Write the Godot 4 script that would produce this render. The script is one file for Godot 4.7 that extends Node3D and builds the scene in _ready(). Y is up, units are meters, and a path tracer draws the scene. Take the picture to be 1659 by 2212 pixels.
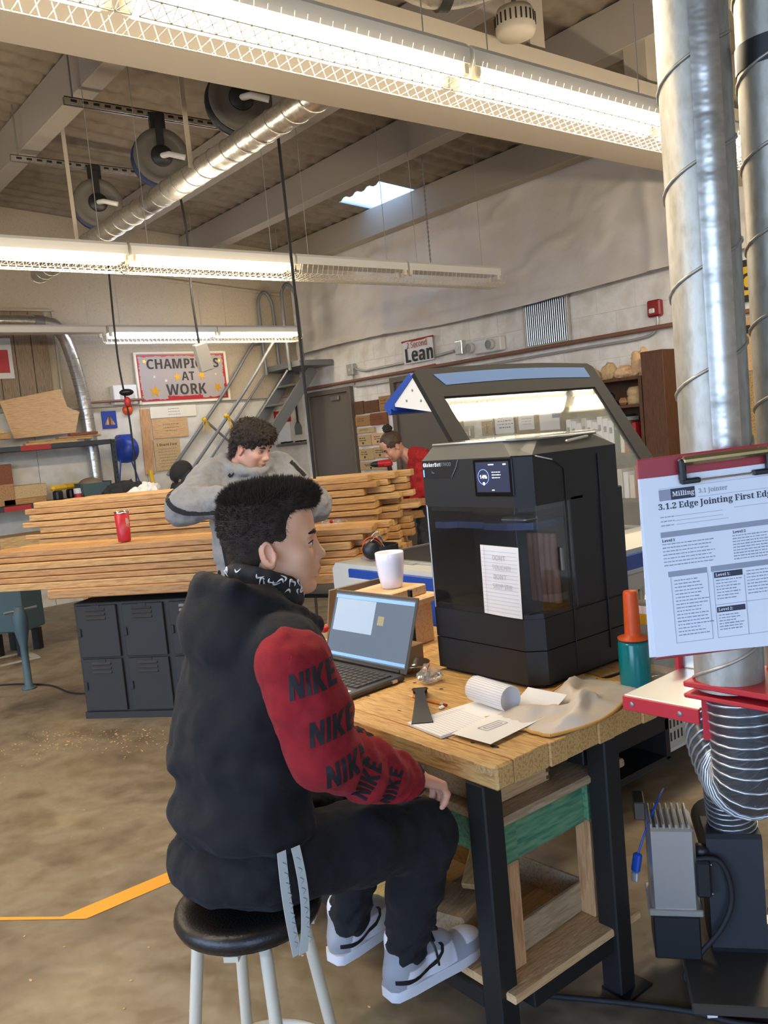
extends Node3D
# A school wood shop: a student on a stool at a bench with a printer, a helper at a lumber bench, lit by hanging tube lights and daylight.

var M := {}
var counts := {}
var rng := RandomNumberGenerator.new()
const V := Vector3.ZERO
const WX := 6.39      # inner face of the block wall with the doors
const WZ := -9.65     # inner face of the wall with the painted sign
const TT := 0.765     # top of the near bench

# ------------------------------------------------------------------ mesh helpers
class MB:
	var st := SurfaceTool.new()
	var on := false
	func _init():
		st.begin(Mesh.PRIMITIVE_TRIANGLES)
	func tri(a: Vector3, b: Vector3, c: Vector3, g := 0xFFFFFFFF):
		st.set_smooth_group(g); st.add_vertex(a)
		st.set_smooth_group(g); st.add_vertex(c)
		st.set_smooth_group(g); st.add_vertex(b)
	# corners counter-clockwise seen from outside
	func quad(a: Vector3, b: Vector3, c: Vector3, d: Vector3, g := 0xFFFFFFFF):
		tri(a, b, c, g); tri(a, c, d, g)
	func quad_uv(a: Vector3, b: Vector3, c: Vector3, d: Vector3):
		var P = [a, c, b, a, d, c]
		var T = [Vector2(0, 1), Vector2(1, 0), Vector2(1, 1), Vector2(0, 1), Vector2(0, 0), Vector2(1, 0)]
		for i in 6:
			st.set_smooth_group(0xFFFFFFFF); st.set_uv(T[i]); st.add_vertex(P[i])
	func box(c: Vector3, s: Vector3, bev := 0.0, b := Basis.IDENTITY):
		var h := s * 0.5
		var e: float = minf(bev, minf(h.x, minf(h.y, h.z)) * 0.9)
		var X := b.x; var Y := b.y; var Z := b.z
		var f := func(x: float, y: float, z: float) -> Vector3: return c + X * x + Y * y + Z * z
		if e <= 0.0:
			var p = []
			for i in 8: p.append(f.call(h.x * (1 if i & 1 else -1), h.y * (1 if i & 2 else -1), h.z * (1 if i & 4 else -1)))
			quad(p[4], p[5], p[7], p[6]); quad(p[1], p[0], p[2], p[3]); quad(p[5], p[1], p[3], p[7])
			quad(p[0], p[4], p[6], p[2]); quad(p[6], p[7], p[3], p[2]); quad(p[0], p[1], p[5], p[4])
			return
		var A := h - Vector3(e, e, e)
		# faces
		for s1 in [-1.0, 1.0]:
			var q = [f.call(s1 * h.x, -A.y, -A.z), f.call(s1 * h.x, A.y, -A.z), f.call(s1 * h.x, A.y, A.z), f.call(s1 * h.x, -A.y, A.z)]
			if s1 > 0: quad(q[0], q[1], q[2], q[3])
			else: quad(q[3], q[2], q[1], q[0])
			q = [f.call(-A.x, s1 * h.y, -A.z), f.call(-A.x, s1 * h.y, A.z), f.call(A.x, s1 * h.y, A.z), f.call(A.x, s1 * h.y, -A.z)]
			if s1 > 0: quad(q[0], q[1], q[2], q[3])
			else: quad(q[3], q[2], q[1], q[0])
			q = [f.call(-A.x, -A.y, s1 * h.z), f.call(A.x, -A.y, s1 * h.z), f.call(A.x, A.y, s1 * h.z), f.call(-A.x, A.y, s1 * h.z)]
			if s1 > 0: quad(q[0], q[1], q[2], q[3])
			else: quad(q[3], q[2], q[1], q[0])
		for s1 in [-1.0, 1.0]:
			for s2 in [-1.0, 1.0]:
				var q = [f.call(s1 * h.x, s2 * A.y, -A.z), f.call(s1 * A.x, s2 * h.y, -A.z), f.call(s1 * A.x, s2 * h.y, A.z), f.call(s1 * h.x, s2 * A.y, A.z)]
				if s1 * s2 > 0: quad(q[0], q[1], q[2], q[3])
				else: quad(q[3], q[2], q[1], q[0])
				q = [f.call(-A.x, s1 * h.y, s2 * A.z), f.call(-A.x, s1 * A.y, s2 * h.z), f.call(A.x, s1 * A.y, s2 * h.z), f.call(A.x, s1 * h.y, s2 * A.z)]
				if s1 * s2 > 0: quad(q[0], q[1], q[2], q[3])
				else: quad(q[3], q[2], q[1], q[0])
				q = [f.call(s2 * A.x, -A.y, s1 * h.z), f.call(s2 * h.x, -A.y, s1 * A.z), f.call(s2 * h.x, A.y, s1 * A.z), f.call(s2 * A.x, A.y, s1 * h.z)]
				if s1 * s2 > 0: quad(q[0], q[1], q[2], q[3])
				else: quad(q[3], q[2], q[1], q[0])
				for s3 in [-1.0, 1.0]:
					var a = f.call(s1 * h.x, s2 * A.y, s3 * A.z); var bb = f.call(s1 * A.x, s2 * h.y, s3 * A.z); var cc = f.call(s1 * A.x, s2 * A.y, s3 * h.z)
					if s1 * s2 * s3 > 0: tri(a, bb, cc)
					else: tri(cc, bb, a)
	# box between two points with a width and a height
	func bar(a: Vector3, b: Vector3, w: float, h: float, up := Vector3.UP, bev := 0.0):
		var x := (b - a).normalized()
		if absf(x.dot(up)) > 0.99: up = Vector3.RIGHT
		var z := x.cross(up).normalized(); var y := z.cross(x)
		box((a + b) * 0.5, Vector3((b - a).length(), h, w), bev, Basis(x, y, z))
	func tube(path: Array, r, n := 10, caps := true):
		var m := path.size()
		var T = []
		for i in m: T.append((path[mini(i + 1, m - 1)] - path[maxi(i - 1, 0)]).normalized())
		var u: Vector3 = T[0].cross(Vector3.UP if absf(T[0].y) < 0.9 else Vector3.RIGHT).normalized()
		var rings = []
		for i in m:
			u = (u - T[i] * u.dot(T[i])).normalized()
			var w: Vector3 = T[i].cross(u)
			var rr: float = r[i] if r is Array else r
			var ring = []
			for k in n:
				var a := TAU * k / n
				ring.append(path[i] + (u * cos(a) + w * sin(a)) * rr)
			rings.append(ring)
		for i in m - 1:
			for k in n:
				var k2 := (k + 1) % n
				quad(rings[i][k], rings[i][k2], rings[i + 1][k2], rings[i + 1][k], 0)
		if caps:
			for k in range(1, n - 1):
				tri(rings[0][0], rings[0][k + 1], rings[0][k])
				tri(rings[m - 1][0], rings[m - 1][k], rings[m - 1][k + 1])
	# profile of (radius, height) from bottom to top, about the y axis of the basis
	func lathe(prof: Array, c := Vector3.ZERO, b := Basis.IDENTITY, n := 24, smooth := true, arc := TAU):
		for i in prof.size() - 1:
			for k in n:
				var a0 := arc * k / n; var a1 := arc * (k + 1) / n
				var p: Vector2 = prof[i]; var q: Vector2 = prof[i + 1]
				var A := c + b * Vector3(cos(a0) * p.x, p.y, -sin(a0) * p.x); var B := c + b * Vector3(cos(a1) * p.x, p.y, -sin(a1) * p.x)
				var C := c + b * Vector3(cos(a1) * q.x, q.y, -sin(a1) * q.x); var D := c + b * Vector3(cos(a0) * q.x, q.y, -sin(a0) * q.x)
				var g := i if smooth else 0xFFFFFFFF
				if smooth: g = 0
				if p.x < 1e-6: tri(A, C, D, g)
				elif q.x < 1e-6: tri(A, B, C, g)
				else: quad(A, B, C, D, g)
	# polygon (x, y) extruded along z from z0 to z1, then put through the transform
	func prism(poly: PackedVector2Array, z0: float, z1: float, t := Transform3D.IDENTITY, smooth_sides := false):
		if Geometry2D.is_polygon_clockwise(poly) == false:
			pass
		var area := 0.0
		for i in poly.size():
			var a: Vector2 = poly[i]; var b: Vector2 = poly[(i + 1) % poly.size()]
			area += a.cross(b)
		if area < 0: poly.reverse()
		var idx := Geometry2D.triangulate_polygon(poly)
		for i in range(0, idx.size(), 3):
			var a := poly[idx[i]]; var b := poly[idx[i + 1]]; var c := poly[idx[i + 2]]
			if (b - a).cross(c - a) < 0:
				var s := b; b = c; c = s
			tri(t * Vector3(a.x, a.y, z1), t * Vector3(b.x, b.y, z1), t * Vector3(c.x, c.y, z1))
			tri(t * Vector3(a.x, a.y, z0), t * Vector3(c.x, c.y, z0), t * Vector3(b.x, b.y, z0))
		for i in poly.size():
			var a: Vector2 = poly[i]; var b: Vector2 = poly[(i + 1) % poly.size()]
			quad(t * Vector3(a.x, a.y, z0), t * Vector3(b.x, b.y, z0), t * Vector3(b.x, b.y, z1), t * Vector3(a.x, a.y, z1), 0 if smooth_sides else 0xFFFFFFFF)
	func ell(c: Vector3, r: Vector3, b := Basis.IDENTITY, n := 16, m := 10):
		var prof = []
		for i in m + 1:
			var a := -PI / 2 + PI * i / m
			prof.append(Vector2(cos(a) if i > 0 and i < m else 0.0, sin(a)))
		lathe(prof, c, b * Basis.from_scale(r), n)
	# grid of points f(u, v), u and v in 0..1; two-sided skin with thickness t when t > 0
	func sheet(f: Callable, nu: int, nv: int, t := 0.0, uv := false):
		var P = []
		for i in nu + 1:
			var row = []
			for j in nv + 1: row.append(f.call(float(i) / nu, float(j) / nv))
			P.append(row)
		var N = []
		if t > 0.0:
			for i in nu + 1:
				var row = []
				for j in nv + 1:
					var du: Vector3 = P[mini(i + 1, nu)][j] - P[maxi(i - 1, 0)][j]
					var dv: Vector3 = P[i][mini(j + 1, nv)] - P[i][maxi(j - 1, 0)]
					row.append(P[i][j] - du.cross(dv).normalized() * t)
				N.append(row)
		for i in nu:
			for j in nv:
				if uv:
					var Q = [[i, j], [i + 1, j + 1], [i + 1, j], [i, j], [i, j + 1], [i + 1, j + 1]]
					for q in Q:
						st.set_smooth_group(0); st.set_uv(Vector2(float(q[0]) / nu, 1.0 - float(q[1]) / nv)); st.add_vertex(P[q[0]][q[1]])
				else: quad(P[i][j], P[i + 1][j], P[i + 1][j + 1], P[i][j + 1], 0)
				if t > 0.0: quad(N[i][j + 1], N[i + 1][j + 1], N[i + 1][j], N[i][j], 1)
		if t > 0.0:
			for i in nu:
				quad(N[i][0], N[i + 1][0], P[i + 1][0], P[i][0]); quad(P[i][nv], P[i + 1][nv], N[i + 1][nv], N[i][nv])
			for j in nv:
				quad(P[0][j], P[0][j + 1], N[0][j + 1], N[0][j]); quad(N[nu][j], N[nu][j + 1], P[nu][j + 1], P[nu][j])
	func mesh() -> ArrayMesh:
		st.generate_normals()
		st.index()
		return st.commit()

func curve(pts: Array, n := 6) -> Array:
	# Catmull-Rom through the points
	var out = []
	for i in pts.size() - 1:
		var p0: Vector3 = pts[maxi(i - 1, 0)]; var p1: Vector3 = pts[i]; var p2: Vector3 = pts[i + 1]; var p3: Vector3 = pts[mini(i + 2, pts.size() - 1)]
		for k in n: out.append(p1.cubic_interpolate(p2, p0, p3, float(k) / n))
	out.append(pts[-1])
	return out

# ------------------------------------------------------------------ scene helpers
func numbered(called: String) -> String:
	counts[called] = counts.get(called, -1) + 1
	return called if counts[called] == 0 else "%s_%03d" % [called, counts[called]]
func tag(o: Node3D, label: String, category := "", group := "", kind := ""):
	if label: o.set_meta("label", label)
	if category: o.set_meta("category", category)
	if group: o.set_meta("group", group)
	if kind: o.set_meta("kind", kind)
	return o
func thing(called: String, label: String, category: String, at := Vector3.ZERO, turn := 0.0, group := "") -> Node3D:
	var o := Node3D.new()
	o.name = numbered(called); add_child(o); o.position = at; o.rotation.y = turn
	return tag(o, label, category, group)
func solo(called: String, mb, m: Material, label: String, category: String, at := Vector3.ZERO, turn := 0.0, group := "") -> MeshInstance3D:
	var o := MeshInstance3D.new()
	o.name = numbered(called); o.mesh = mb.mesh() if mb is MB else mb; o.material_override = m; add_child(o); o.position = at; o.rotation.y = turn
	return tag(o, label, category, group)
func struct(called: String, mb, m: Material, label := "", parent: Node = null) -> MeshInstance3D:
	var o := MeshInstance3D.new()
	o.name = called if parent else numbered(called); o.mesh = mb.mesh() if mb is MB else mb; o.material_override = m
	(parent if parent else self).add_child(o, true)
	if parent == null: tag(o, label, "", "", "structure")
	return o
func part(called: String, mb, m: Material, parent: Node, label := "") -> MeshInstance3D:
	var o := MeshInstance3D.new()
	o.name = called; o.mesh = mb.mesh() if mb is MB else mb; o.material_override = m
	parent.add_child(o, true)
	if label: o.set_meta("label", label)
	return o
func stuff(o: Node3D):
	o.set_meta("kind", "stuff")
	return o
func letters(words: String, size: float, m: Material, parent: Node, t: Transform3D, called := "lettering", bold := false, serif := false, depth := 0.002, align := HORIZONTAL_ALIGNMENT_CENTER) -> MeshInstance3D:
	var f := SystemFont.new()
	f.font_names = PackedStringArray(["Droid Serif" if serif else "Droid Sans"])
	if bold: f.font_weight = 700
	var tm := TextMesh.new()
	tm.text = words; tm.font = f; tm.font_size = 32; tm.pixel_size = size / 32.0 * 1.35; tm.depth = depth; tm.curve_step = 2.0
	tm.horizontal_alignment = align
	var o := part(called, tm, m, parent)
	o.transform = t
	return o
func noise_tex(sd: int, freq: float, cols: Array, size := 512, oct := 4, kind := FastNoiseLite.TYPE_SIMPLEX_SMOOTH) -> NoiseTexture2D:
	var n := FastNoiseLite.new()
	n.seed = sd; n.frequency = freq; n.fractal_octaves = oct; n.noise_type = kind
	var t := NoiseTexture2D.new()
	t.width = size; t.height = size; t.seamless = true; t.noise = n
	if cols.size():
		var g := Gradient.new()
		var off := PackedFloat32Array(); var cc := PackedColorArray()
		for c in cols: off.append(c[0]); cc.append(c[1])
		g.offsets = off; g.colors = cc; t.color_ramp = g
	return t
func bump_tex(sd: int, freq: float, strength: float, size := 512, oct := 4) -> NoiseTexture2D:
	var t := noise_tex(sd, freq, [], size, oct)
	t.as_normal_map = true; t.bump_strength = strength
	return t
func C(hex: String) -> Color: return Color.html(hex)
func mat(key: String, col: Color, rough := 0.6, metal := 0.0) -> StandardMaterial3D:
	var m := StandardMaterial3D.new()
	m.albedo_color = col; m.roughness = rough; m.metallic = metal
	m.cull_mode = BaseMaterial3D.CULL_DISABLED
	M[key] = m
	return m
func tri_tex(m: StandardMaterial3D, tex: Texture2D, scale: Vector3, world := false, nrm: Texture2D = null, ns := 0.5):
	if tex: m.albedo_texture = tex
	m.uv1_triplanar = true; m.uv1_scale = scale; m.uv1_world_triplanar = world
	if nrm: m.normal_enabled = true; m.normal_texture = nrm; m.normal_scale = ns
	return m
func wood(key: String, lo: Color, hi: Color, sd: int, scale := Vector3(0.5, 7, 7), rough := 0.6):
	var mid := lo.lerp(hi, 0.6)
	return tri_tex(mat(key, Color.WHITE, rough), noise_tex(sd, 0.02, [[0.0, lo], [0.42, mid], [0.55, hi], [0.7, mid.lerp(hi, 0.5)], [1.0, lo.lerp(mid, 0.5)]], 512, 5), scale, false, M.get("bump_wood"), 0.25)
func glow(key: String, col: Color, energy: float):
	var m := mat(key, col, 0.5)
	m.emission_enabled = true; m.emission = col; m.emission_energy_multiplier = energy
	return m
func rot_y(a: float) -> Basis: return Basis(Vector3.UP, a)
# orientation with x along d (in the floor plane)
func along(d: Vector3) -> Basis:
	var x := d.normalized()
	var z := x.cross(Vector3.UP).normalized()
	return Basis(x, z.cross(x), z)

func _ready():
	rng.seed = 7
	# ---- camera
	var cam := Camera3D.new()
	cam.name = "camera"; cam.fov = 61.17; cam.near = 0.05; cam.far = 200.0
	cam.position = Vector3(0, 1.54, 0); cam.rotation_degrees = Vector3(-5.21, -38.21, -5.347)
	add_child(cam); cam.current = true
	# ---- sky and exposure
	var env := Environment.new()
	env.background_mode = Environment.BG_SKY
	var sm := ProceduralSkyMaterial.new()
	sm.sky_top_color = C("7fa6de"); sm.sky_horizon_color = C("c9dbf2"); sm.ground_bottom_color = C("6f6a60"); sm.ground_horizon_color = C("b5b6b4")
	sm.sky_energy_multiplier = 2.9; sm.ground_energy_multiplier = 1.4
	var sky := Sky.new(); sky.sky_material = sm
	env.sky = sky; env.background_energy_multiplier = 1.0
	env.tonemap_mode = Environment.TONE_MAPPER_LINEAR; env.tonemap_exposure = 0.92
	env.sdfgi_enabled = true; env.ssao_enabled = true; env.ssil_enabled = true
	var we := WorldEnvironment.new(); we.name = "surroundings"; we.environment = env
	add_child(we)
	materials()
	materials_more()
	room()
	light_rows()
	ceiling_things()
	back_wall_things()
	right_wall_things()
	lumber_bench()
	laser_cutter()
	near_bench()
	printer()
	bench_items()
	under_bench()
	ducts()
	stool()
	people()

const TUBE_E := 2.0

func materials():
	M["bump_wood"] = bump_tex(31, 0.03, 6.0)
	M["bump_fine"] = bump_tex(32, 0.08, 5.0)
	M["bump_cloth"] = bump_tex(33, 0.25, 4.0)
	M["bump_soft"] = bump_tex(34, 0.012, 8.0)
	var m: StandardMaterial3D
	m = tri_tex(mat("floor", Color.WHITE, 0.42), noise_tex(1, 0.006, [[0.0, C("6c5d46")], [0.3, C("7d6e57")], [0.5, C("857761")], [0.7, C("8a7c65")], [1.0, C("9c8b6b")]], 1024, 6), Vector3(0.16, 0.16, 0.16), true, M.bump_fine, 0.12)
	m.detail_enabled = true; m.detail_blend_mode = BaseMaterial3D.BLEND_MODE_MUL
	m.detail_albedo = noise_tex(2, 0.03, [[0.0, C("b9b0a2")], [0.45, C("ffffff")], [0.6, C("ffffff")], [1.0, C("d8cfbd")]], 512, 5)
	m.detail_uv_layer = BaseMaterial3D.DETAIL_UV_1
	tri_tex(mat("block_paint", C("f4f1ea"), 0.55), noise_tex(3, 0.01, [[0.0, C("dedad2")], [0.6, C("ffffff")], [1.0, C("f0ede6")]]), Vector3(0.5, 0.5, 0.5), true, M.bump_fine, 0.15)
	tri_tex(mat("white_panel", C("dcd8cd"), 0.5), noise_tex(4, 0.008, [[0.0, C("e2dcd0")], [0.6, C("ffffff")], [1.0, C("f2eee4")]]), Vector3(0.6, 0.6, 0.6), true)
	tri_tex(mat("back_liner", C("b8ab96"), 0.85), noise_tex(5, 0.05, [[0.0, C("efebe4")], [0.5, C("ffffff")], [1.0, C("f5f1ea")]]), Vector3(0.8, 0.8, 0.8), true, M.bump_fine, 0.3)
	tri_tex(mat("roof_deck", C("958978"), 0.85), noise_tex(6, 0.02, [[0.0, C("c9c0b2")], [0.5, C("ffffff")], [1.0, C("ded6ca")]]), Vector3(0.4, 0.4, 0.4), true)
	mat("beam_paint", C("ada392"), 0.6)
	mat("beam_grey", C("a79f94"), 0.65)
	m = tri_tex(mat("tarp", C("e6e0d8"), 0.6), noise_tex(7, 0.004, [[0.0, C("ebe8e3")], [0.5, C("ffffff")], [1.0, C("f3f0ec")]], 512, 3), Vector3(0.4, 0.4, 0.4), true, M.bump_soft, 0.25)
	mat("door_brown", C("6e665c"), 0.55); mat("door_frame", C("6a6054"), 0.5)
	mat("steel_grey", C("8b8b88"), 0.45, 0.6)
	mat("rail_grey", C("7b7d7e"), 0.5, 0.3)
	tri_tex(mat("galvanized", C("c9c7c0"), 0.3, 0.85), noise_tex(8, 0.02, [[0.0, C("c4c4c2")], [0.5, C("ffffff")], [1.0, C("dcdad4")]]), Vector3(2, 2, 2), false, M.bump_soft, 0.25)
	tri_tex(mat("duct_worn", C("b3afa4"), 0.42, 0.55), noise_tex(9, 0.015, [[0.0, C("cfccc2")], [0.35, C("f0eee8")], [0.6, C("ffffff")], [1.0, C("e8e5de")]]), Vector3(5, 2, 5), false, M.bump_soft, 0.1)
	mat("cage_cream", C("efe6cf"), 0.5); mat("chrome", C("d8d8d6"), 0.15, 1.0)
	mat("alu", C("cfd0ce"), 0.32, 0.9)
	mat("copper", C("86604e"), 0.6, 0.1)
	mat("conduit", C("b9b8b2"), 0.45, 0.5)
	mat("black_plastic", C("1b1c1f"), 0.42); mat("dark_plastic", C("26282d"), 0.5); mat("rubber", C("17171a"), 0.7)
	mat("black_steel", C("242423"), 0.5, 0.3)
	mat("shelf_steel", C("3a3f46"), 0.5, 0.3)
	mat("locker_steel", C("282420"), 0.62, 0.0); mat("locker_dark", C("221f1b"), 0.6)
	mat("white_enamel", C("e3e2dc"), 0.35); mat("grey_enamel", C("c9c8bf"), 0.4); mat("beige_enamel", C("bcb6a4"), 0.45)
	mat("blue_enamel", C("1f49a0"), 0.35); mat("blue_plastic", C("223f9a"), 0.4); mat("blue_grey", C("41618f"), 0.7); mat("teal_vise", C("43585c"), 0.6, 0.0)
	mat("red_tag", C("a8262a"), 0.5); mat("red_paint", C("b3202b"), 0.4); mat("red_alarm", C("8f1c22"), 0.35)
	mat("orange", C("e25a1d"), 0.45); mat("yellow", C("e3b52f"), 0.5); mat("tape_yellow", C("f0a62a"), 0.6); mat("white_line", C("a8a396"), 0.6)
	mat("paper", C("eeeeee"), 0.8); mat("paper_cream", C("e6dfcc"), 0.8); mat("ink", C("2e2c2b"), 0.7); mat("ink_soft", C("6a6258"), 0.8); mat("ink_grey", C("8b8f98"), 0.8)
	mat("ceramic", C("eceaf0"), 0.15); mat("hair_dark", C("1f1712"), 0.55)
	mat("green_paint", C("2f8a4f"), 0.6); mat("teal_film", C("0f7f82"), 0.2)
	mat("cardboard", C("8f6e49"), 0.85)
	mat("gold_star", C("e0a72e"), 0.3, 0.4); mat("silver_star", C("d9d5c4"), 0.3, 0.3)
	mat("sign_grey", C("a79d98"), 0.5); mat("sign_ink", C("3f3937"), 0.7)
	wood("pine", C("9a6f3f"), C("c99f66"), 11); wood("pine_pale", C("ad8450"), C("d6b37b"), 12); wood("pine_tan", C("8c6239"), C("b98c57"), 13)
	wood("plaque_light", C("a98a5c"), C("ceb182"), 14, Vector3(5, 5, 0.6)); wood("plaque_mid", C("8a6240"), C("b48857"), 15, Vector3(5, 5, 0.6)); wood("plaque_dark", C("4d3421"), C("6f4d31"), 16, Vector3(5, 5, 0.6)); wood("plaque_red", C("6e3c24"), C("8f5535"), 17, Vector3(5, 5, 0.6))
	wood("bench_top", C("a5783f"), C("d8b071"), 18, Vector3(9, 9, 0.8), 0.5)
	wood("maple", C("c99d6f"), C("e2be91"), 19, Vector3(6, 6, 0.6)); wood("maple_x", C("b48a5c"), C("d6b080"), 20, Vector3(0.7, 8, 8))
	wood("stool_wood", C("a9784a"), C("cfa274"), 21, Vector3(7, 0.6, 7)); wood("grey_wood", C("8c7455"), C("b39a78"), 22, Vector3(0.7, 8, 8))
	wood("walnut", C("43291a"), C("5f3d27"), 23, Vector3(6, 0.6, 6)); wood("barn_wood", C("6b5a47"), C("9a846a"), 24, Vector3(8, 0.5, 8), 0.85)
	tri_tex(mat("chipboard", Color.WHITE, 0.8), noise_tex(25, 0.05, [[0.0, C("7a5f3f")], [0.4, C("a5854f")], [0.6, C("b8975f")], [1.0, C("8a6b45")]], 512, 3, FastNoiseLite.TYPE_CELLULAR), Vector3(2, 2, 2), true)
	m = mat("glass", C("dfe8ea"), 0.04); m.transparency = BaseMaterial3D.TRANSPARENCY_ALPHA; m.albedo_color.a = 0.12
	m = mat("smoked", C("4a4d4b"), 0.06); m.transparency = BaseMaterial3D.TRANSPARENCY_ALPHA; m.albedo_color.a = 0.42
	m = mat("clear_lid", C("b9bcae"), 0.08); m.transparency = BaseMaterial3D.TRANSPARENCY_ALPHA; m.albedo_color.a = 0.3
	m = mat("skylight", C("ffffff"), 0.5); m.backlight_enabled = true; m.backlight = Color.WHITE
	glow("tube_warm", C("fff0c8"), 9.0); glow("tube_cool", C("d6e2ff"), 9.0); glow("led_green", C("9dff9a"), 2.0); glow("led_blue", C("5f8dff"), 2.5)

# ------------------------------------------------------------------ the room
func roof_y(x: float) -> float: return 3.97 + 0.08 * (WX - x)

func room():
	var b := MB.new()
	b.box(Vector3(0.3, -0.1, -2.4), Vector3(13.0, 0.2, 15.2))
	struct("floor", b, M.floor, "stained grey brown concrete shop floor")
	# block wall with the doors
	b = MB.new()
	b.box(Vector3(WX + 0.11, 2.05, -2.4), Vector3(0.2, 4.1, 15.2))
	var wr := struct("wall_right", b, M.block_paint, "white painted block wall with two brown doors")
	var vb = []
	for i in 3:
		b = MB.new(); b.box(Vector3.ZERO, Vector3(0.012, 0.199, 0.3985 - 0.2 * (1 if i == 1 else 0)), 0.0015)
		vb.append(b.mesh())
	for row in 13:
		var z := WZ + 0.02 + (0.2 if row % 2 else 0.0)
		while z < -3.0:
			var o := part("block", vb[0], M.block_paint, wr)
			o.position = Vector3(WX + 0.006, 0.1 + row * 0.2, z + 0.2)
			z += 0.4
	b = MB.new()
	b.box(Vector3(0.3, 2.6, WZ - 0.1), Vector3(12.4, 5.2, 0.2))
	struct("wall_back", b, M.back_liner, "beige lined end wall behind the painted sign")
	b = MB.new()
	b.box(Vector3(-5.4, 2.6, 5.1), Vector3(1.0, 5.2, 0.2)); b.box(Vector3(2.55, 2.6, 5.1), Vector3(7.9, 5.2, 0.2)); b.box(Vector3(-3.15, 4.3, 5.1), Vector3(3.5, 1.8, 0.2))
	struct("wall_front", b, M.block_paint, "white wall behind the viewer with a wide open shop door")
	# wall with the roll-up door standing open, daylight comes from here
	b = MB.new()
	b.box(Vector3(-5.9, 2.6, -7.3), Vector3(0.2, 5.2, 4.7)); b.box(Vector3(-5.9, 2.6, 4.0), Vector3(0.2, 5.2, 2.2)); b.box(Vector3(-5.9, 4.3, -1.0), Vector3(0.2, 1.8, 8.0))
	struct("wall_left", b, M.block_paint, "white wall with a wide open loading doorway")
	b = MB.new()
	b.box(Vector3(-26.0, -0.15, -1.0), Vector3(40.0, 0.1, 60.0)); b.box(Vector3(0.0, -0.15, 25.2), Vector3(12.0, 0.1, 40.0))
	struct("ground_outside", b, M.floor, "concrete yard outside the loading doorway")
	# lower white boards on the end wall
	var tp := 0
	for i in 5:
		b = MB.new()
		b.box(Vector3(1.5 + i * 1.22 - 0.61 + 0.2, 1.057, WZ + 0.012), Vector3(1.215, 2.114, 0.02), 0.002)
		struct("wall_board", b, M.white_panel, "white board lining the foot of the end wall")
	b = MB.new(); b.box(Vector3(3.6, 2.125, WZ + 0.03), Vector3(5.5, 0.02, 0.06))
	struct("trim_1", b, M.beam_paint, "ledge on top of the white boards")
	b = MB.new(); b.bar(Vector3(1.0, 3.87, WZ + 0.015), Vector3(6.3, 3.42, WZ + 0.015), 0.02, 0.03)
	struct("trim_2", b, M.back_liner, "seam strip running down the beige liner")
	# corrugated roof deck with a skylight opening
	b = MB.new()
	var sx0 := 5.72; var sz0 := -7.62; var sz1 := -6.8
	var zs = []
	var z := WZ - 0.2
	while z < 5.3: zs.append(z); z += 0.05
	for i in zs.size() - 1:
		var z0: float = zs[i]; var z1: float = zs[i + 1]
		var o0 := 0.012 if i % 4 < 2 else -0.012; var o1 := 0.012 if (i + 1) % 4 < 2 else -0.012
		var xa := -6.1; var xb := WX + 0.3
		if z0 > sz0 and z1 < sz1: xb = sx0
		var p := func(x: float, zz: float, o: float) -> Vector3: return Vector3(x, roof_y(x) + o, zz)
		b.quad(p.call(xa, z0, o0), p.call(xb, z0, o0), p.call(xb, z1, o1), p.call(xa, z1, o1), 0)
		b.quad(p.call(xa, z1, o1 + 0.06), p.call(xb, z1, o1 + 0.06), p.call(xb, z0, o0 + 0.06), p.call(xa, z0, o0 + 0.06), 0)
		b.quad(p.call(xb, z0, o0), p.call(xb, z0, o0 + 0.06), p.call(xb, z1, o1 + 0.06), p.call(xb, z1, o1))
	struct("ceiling", b, M.roof_deck, "corrugated beige roof deck")
	b = MB.new()
	for i in 14:
		var z0 := sz0 + i * 0.06; var z1 := z0 + 0.06
		var o0 := 0.015 if i % 2 else -0.01; var o1 := -0.01 if i % 2 else 0.015
		b.quad(Vector3(sx0 - 0.05, roof_y(sx0) + 0.03 + o0, z0), Vector3(WX + 0.2, roof_y(WX) + 0.015 + o0, z0), Vector3(WX + 0.2, roof_y(WX) + 0.015 + o1, z1), Vector3(sx0 - 0.05, roof_y(sx0) + 0.03 + o1, z1))
	struct("window_1", b, M.skylight, "ribbed translucent skylight sheet in the roof")
	# beams
	var i := 0
	for x in [-4.6, -2.3, 0.3, 2.4, 3.88, 4.95, 6.2]:
		b = MB.new()
		b.box(Vector3(x, roof_y(x) - 0.155, -3.5), Vector3(0.15, 0.29, 12.3), 0.004)
		struct("roof_beam", b, M.beam_paint if i == 6 else M.beam_grey, "painted roof beam running towards the end wall")
		i += 1
	b = MB.new()
	var g := PackedVector2Array([Vector2(-5.8, 3.1), Vector2(WX, 3.1), Vector2(WX, 3.5), Vector2(-5.8, 3.5)])
	b.prism(g, -3.4, -3.15)
	for x in [-4.6, -2.3, 0.3, 2.4, 3.88, 4.95, 6.2]: b.box(Vector3(x, (3.5 + roof_y(x) - 0.3) / 2, -3.28), Vector3(0.12, roof_y(x) - 0.3 - 3.5 + 0.01, 0.16))
	struct("roof_girder", b, M.beam_paint, "deep cream girder crossing under the roof beams")

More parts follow.
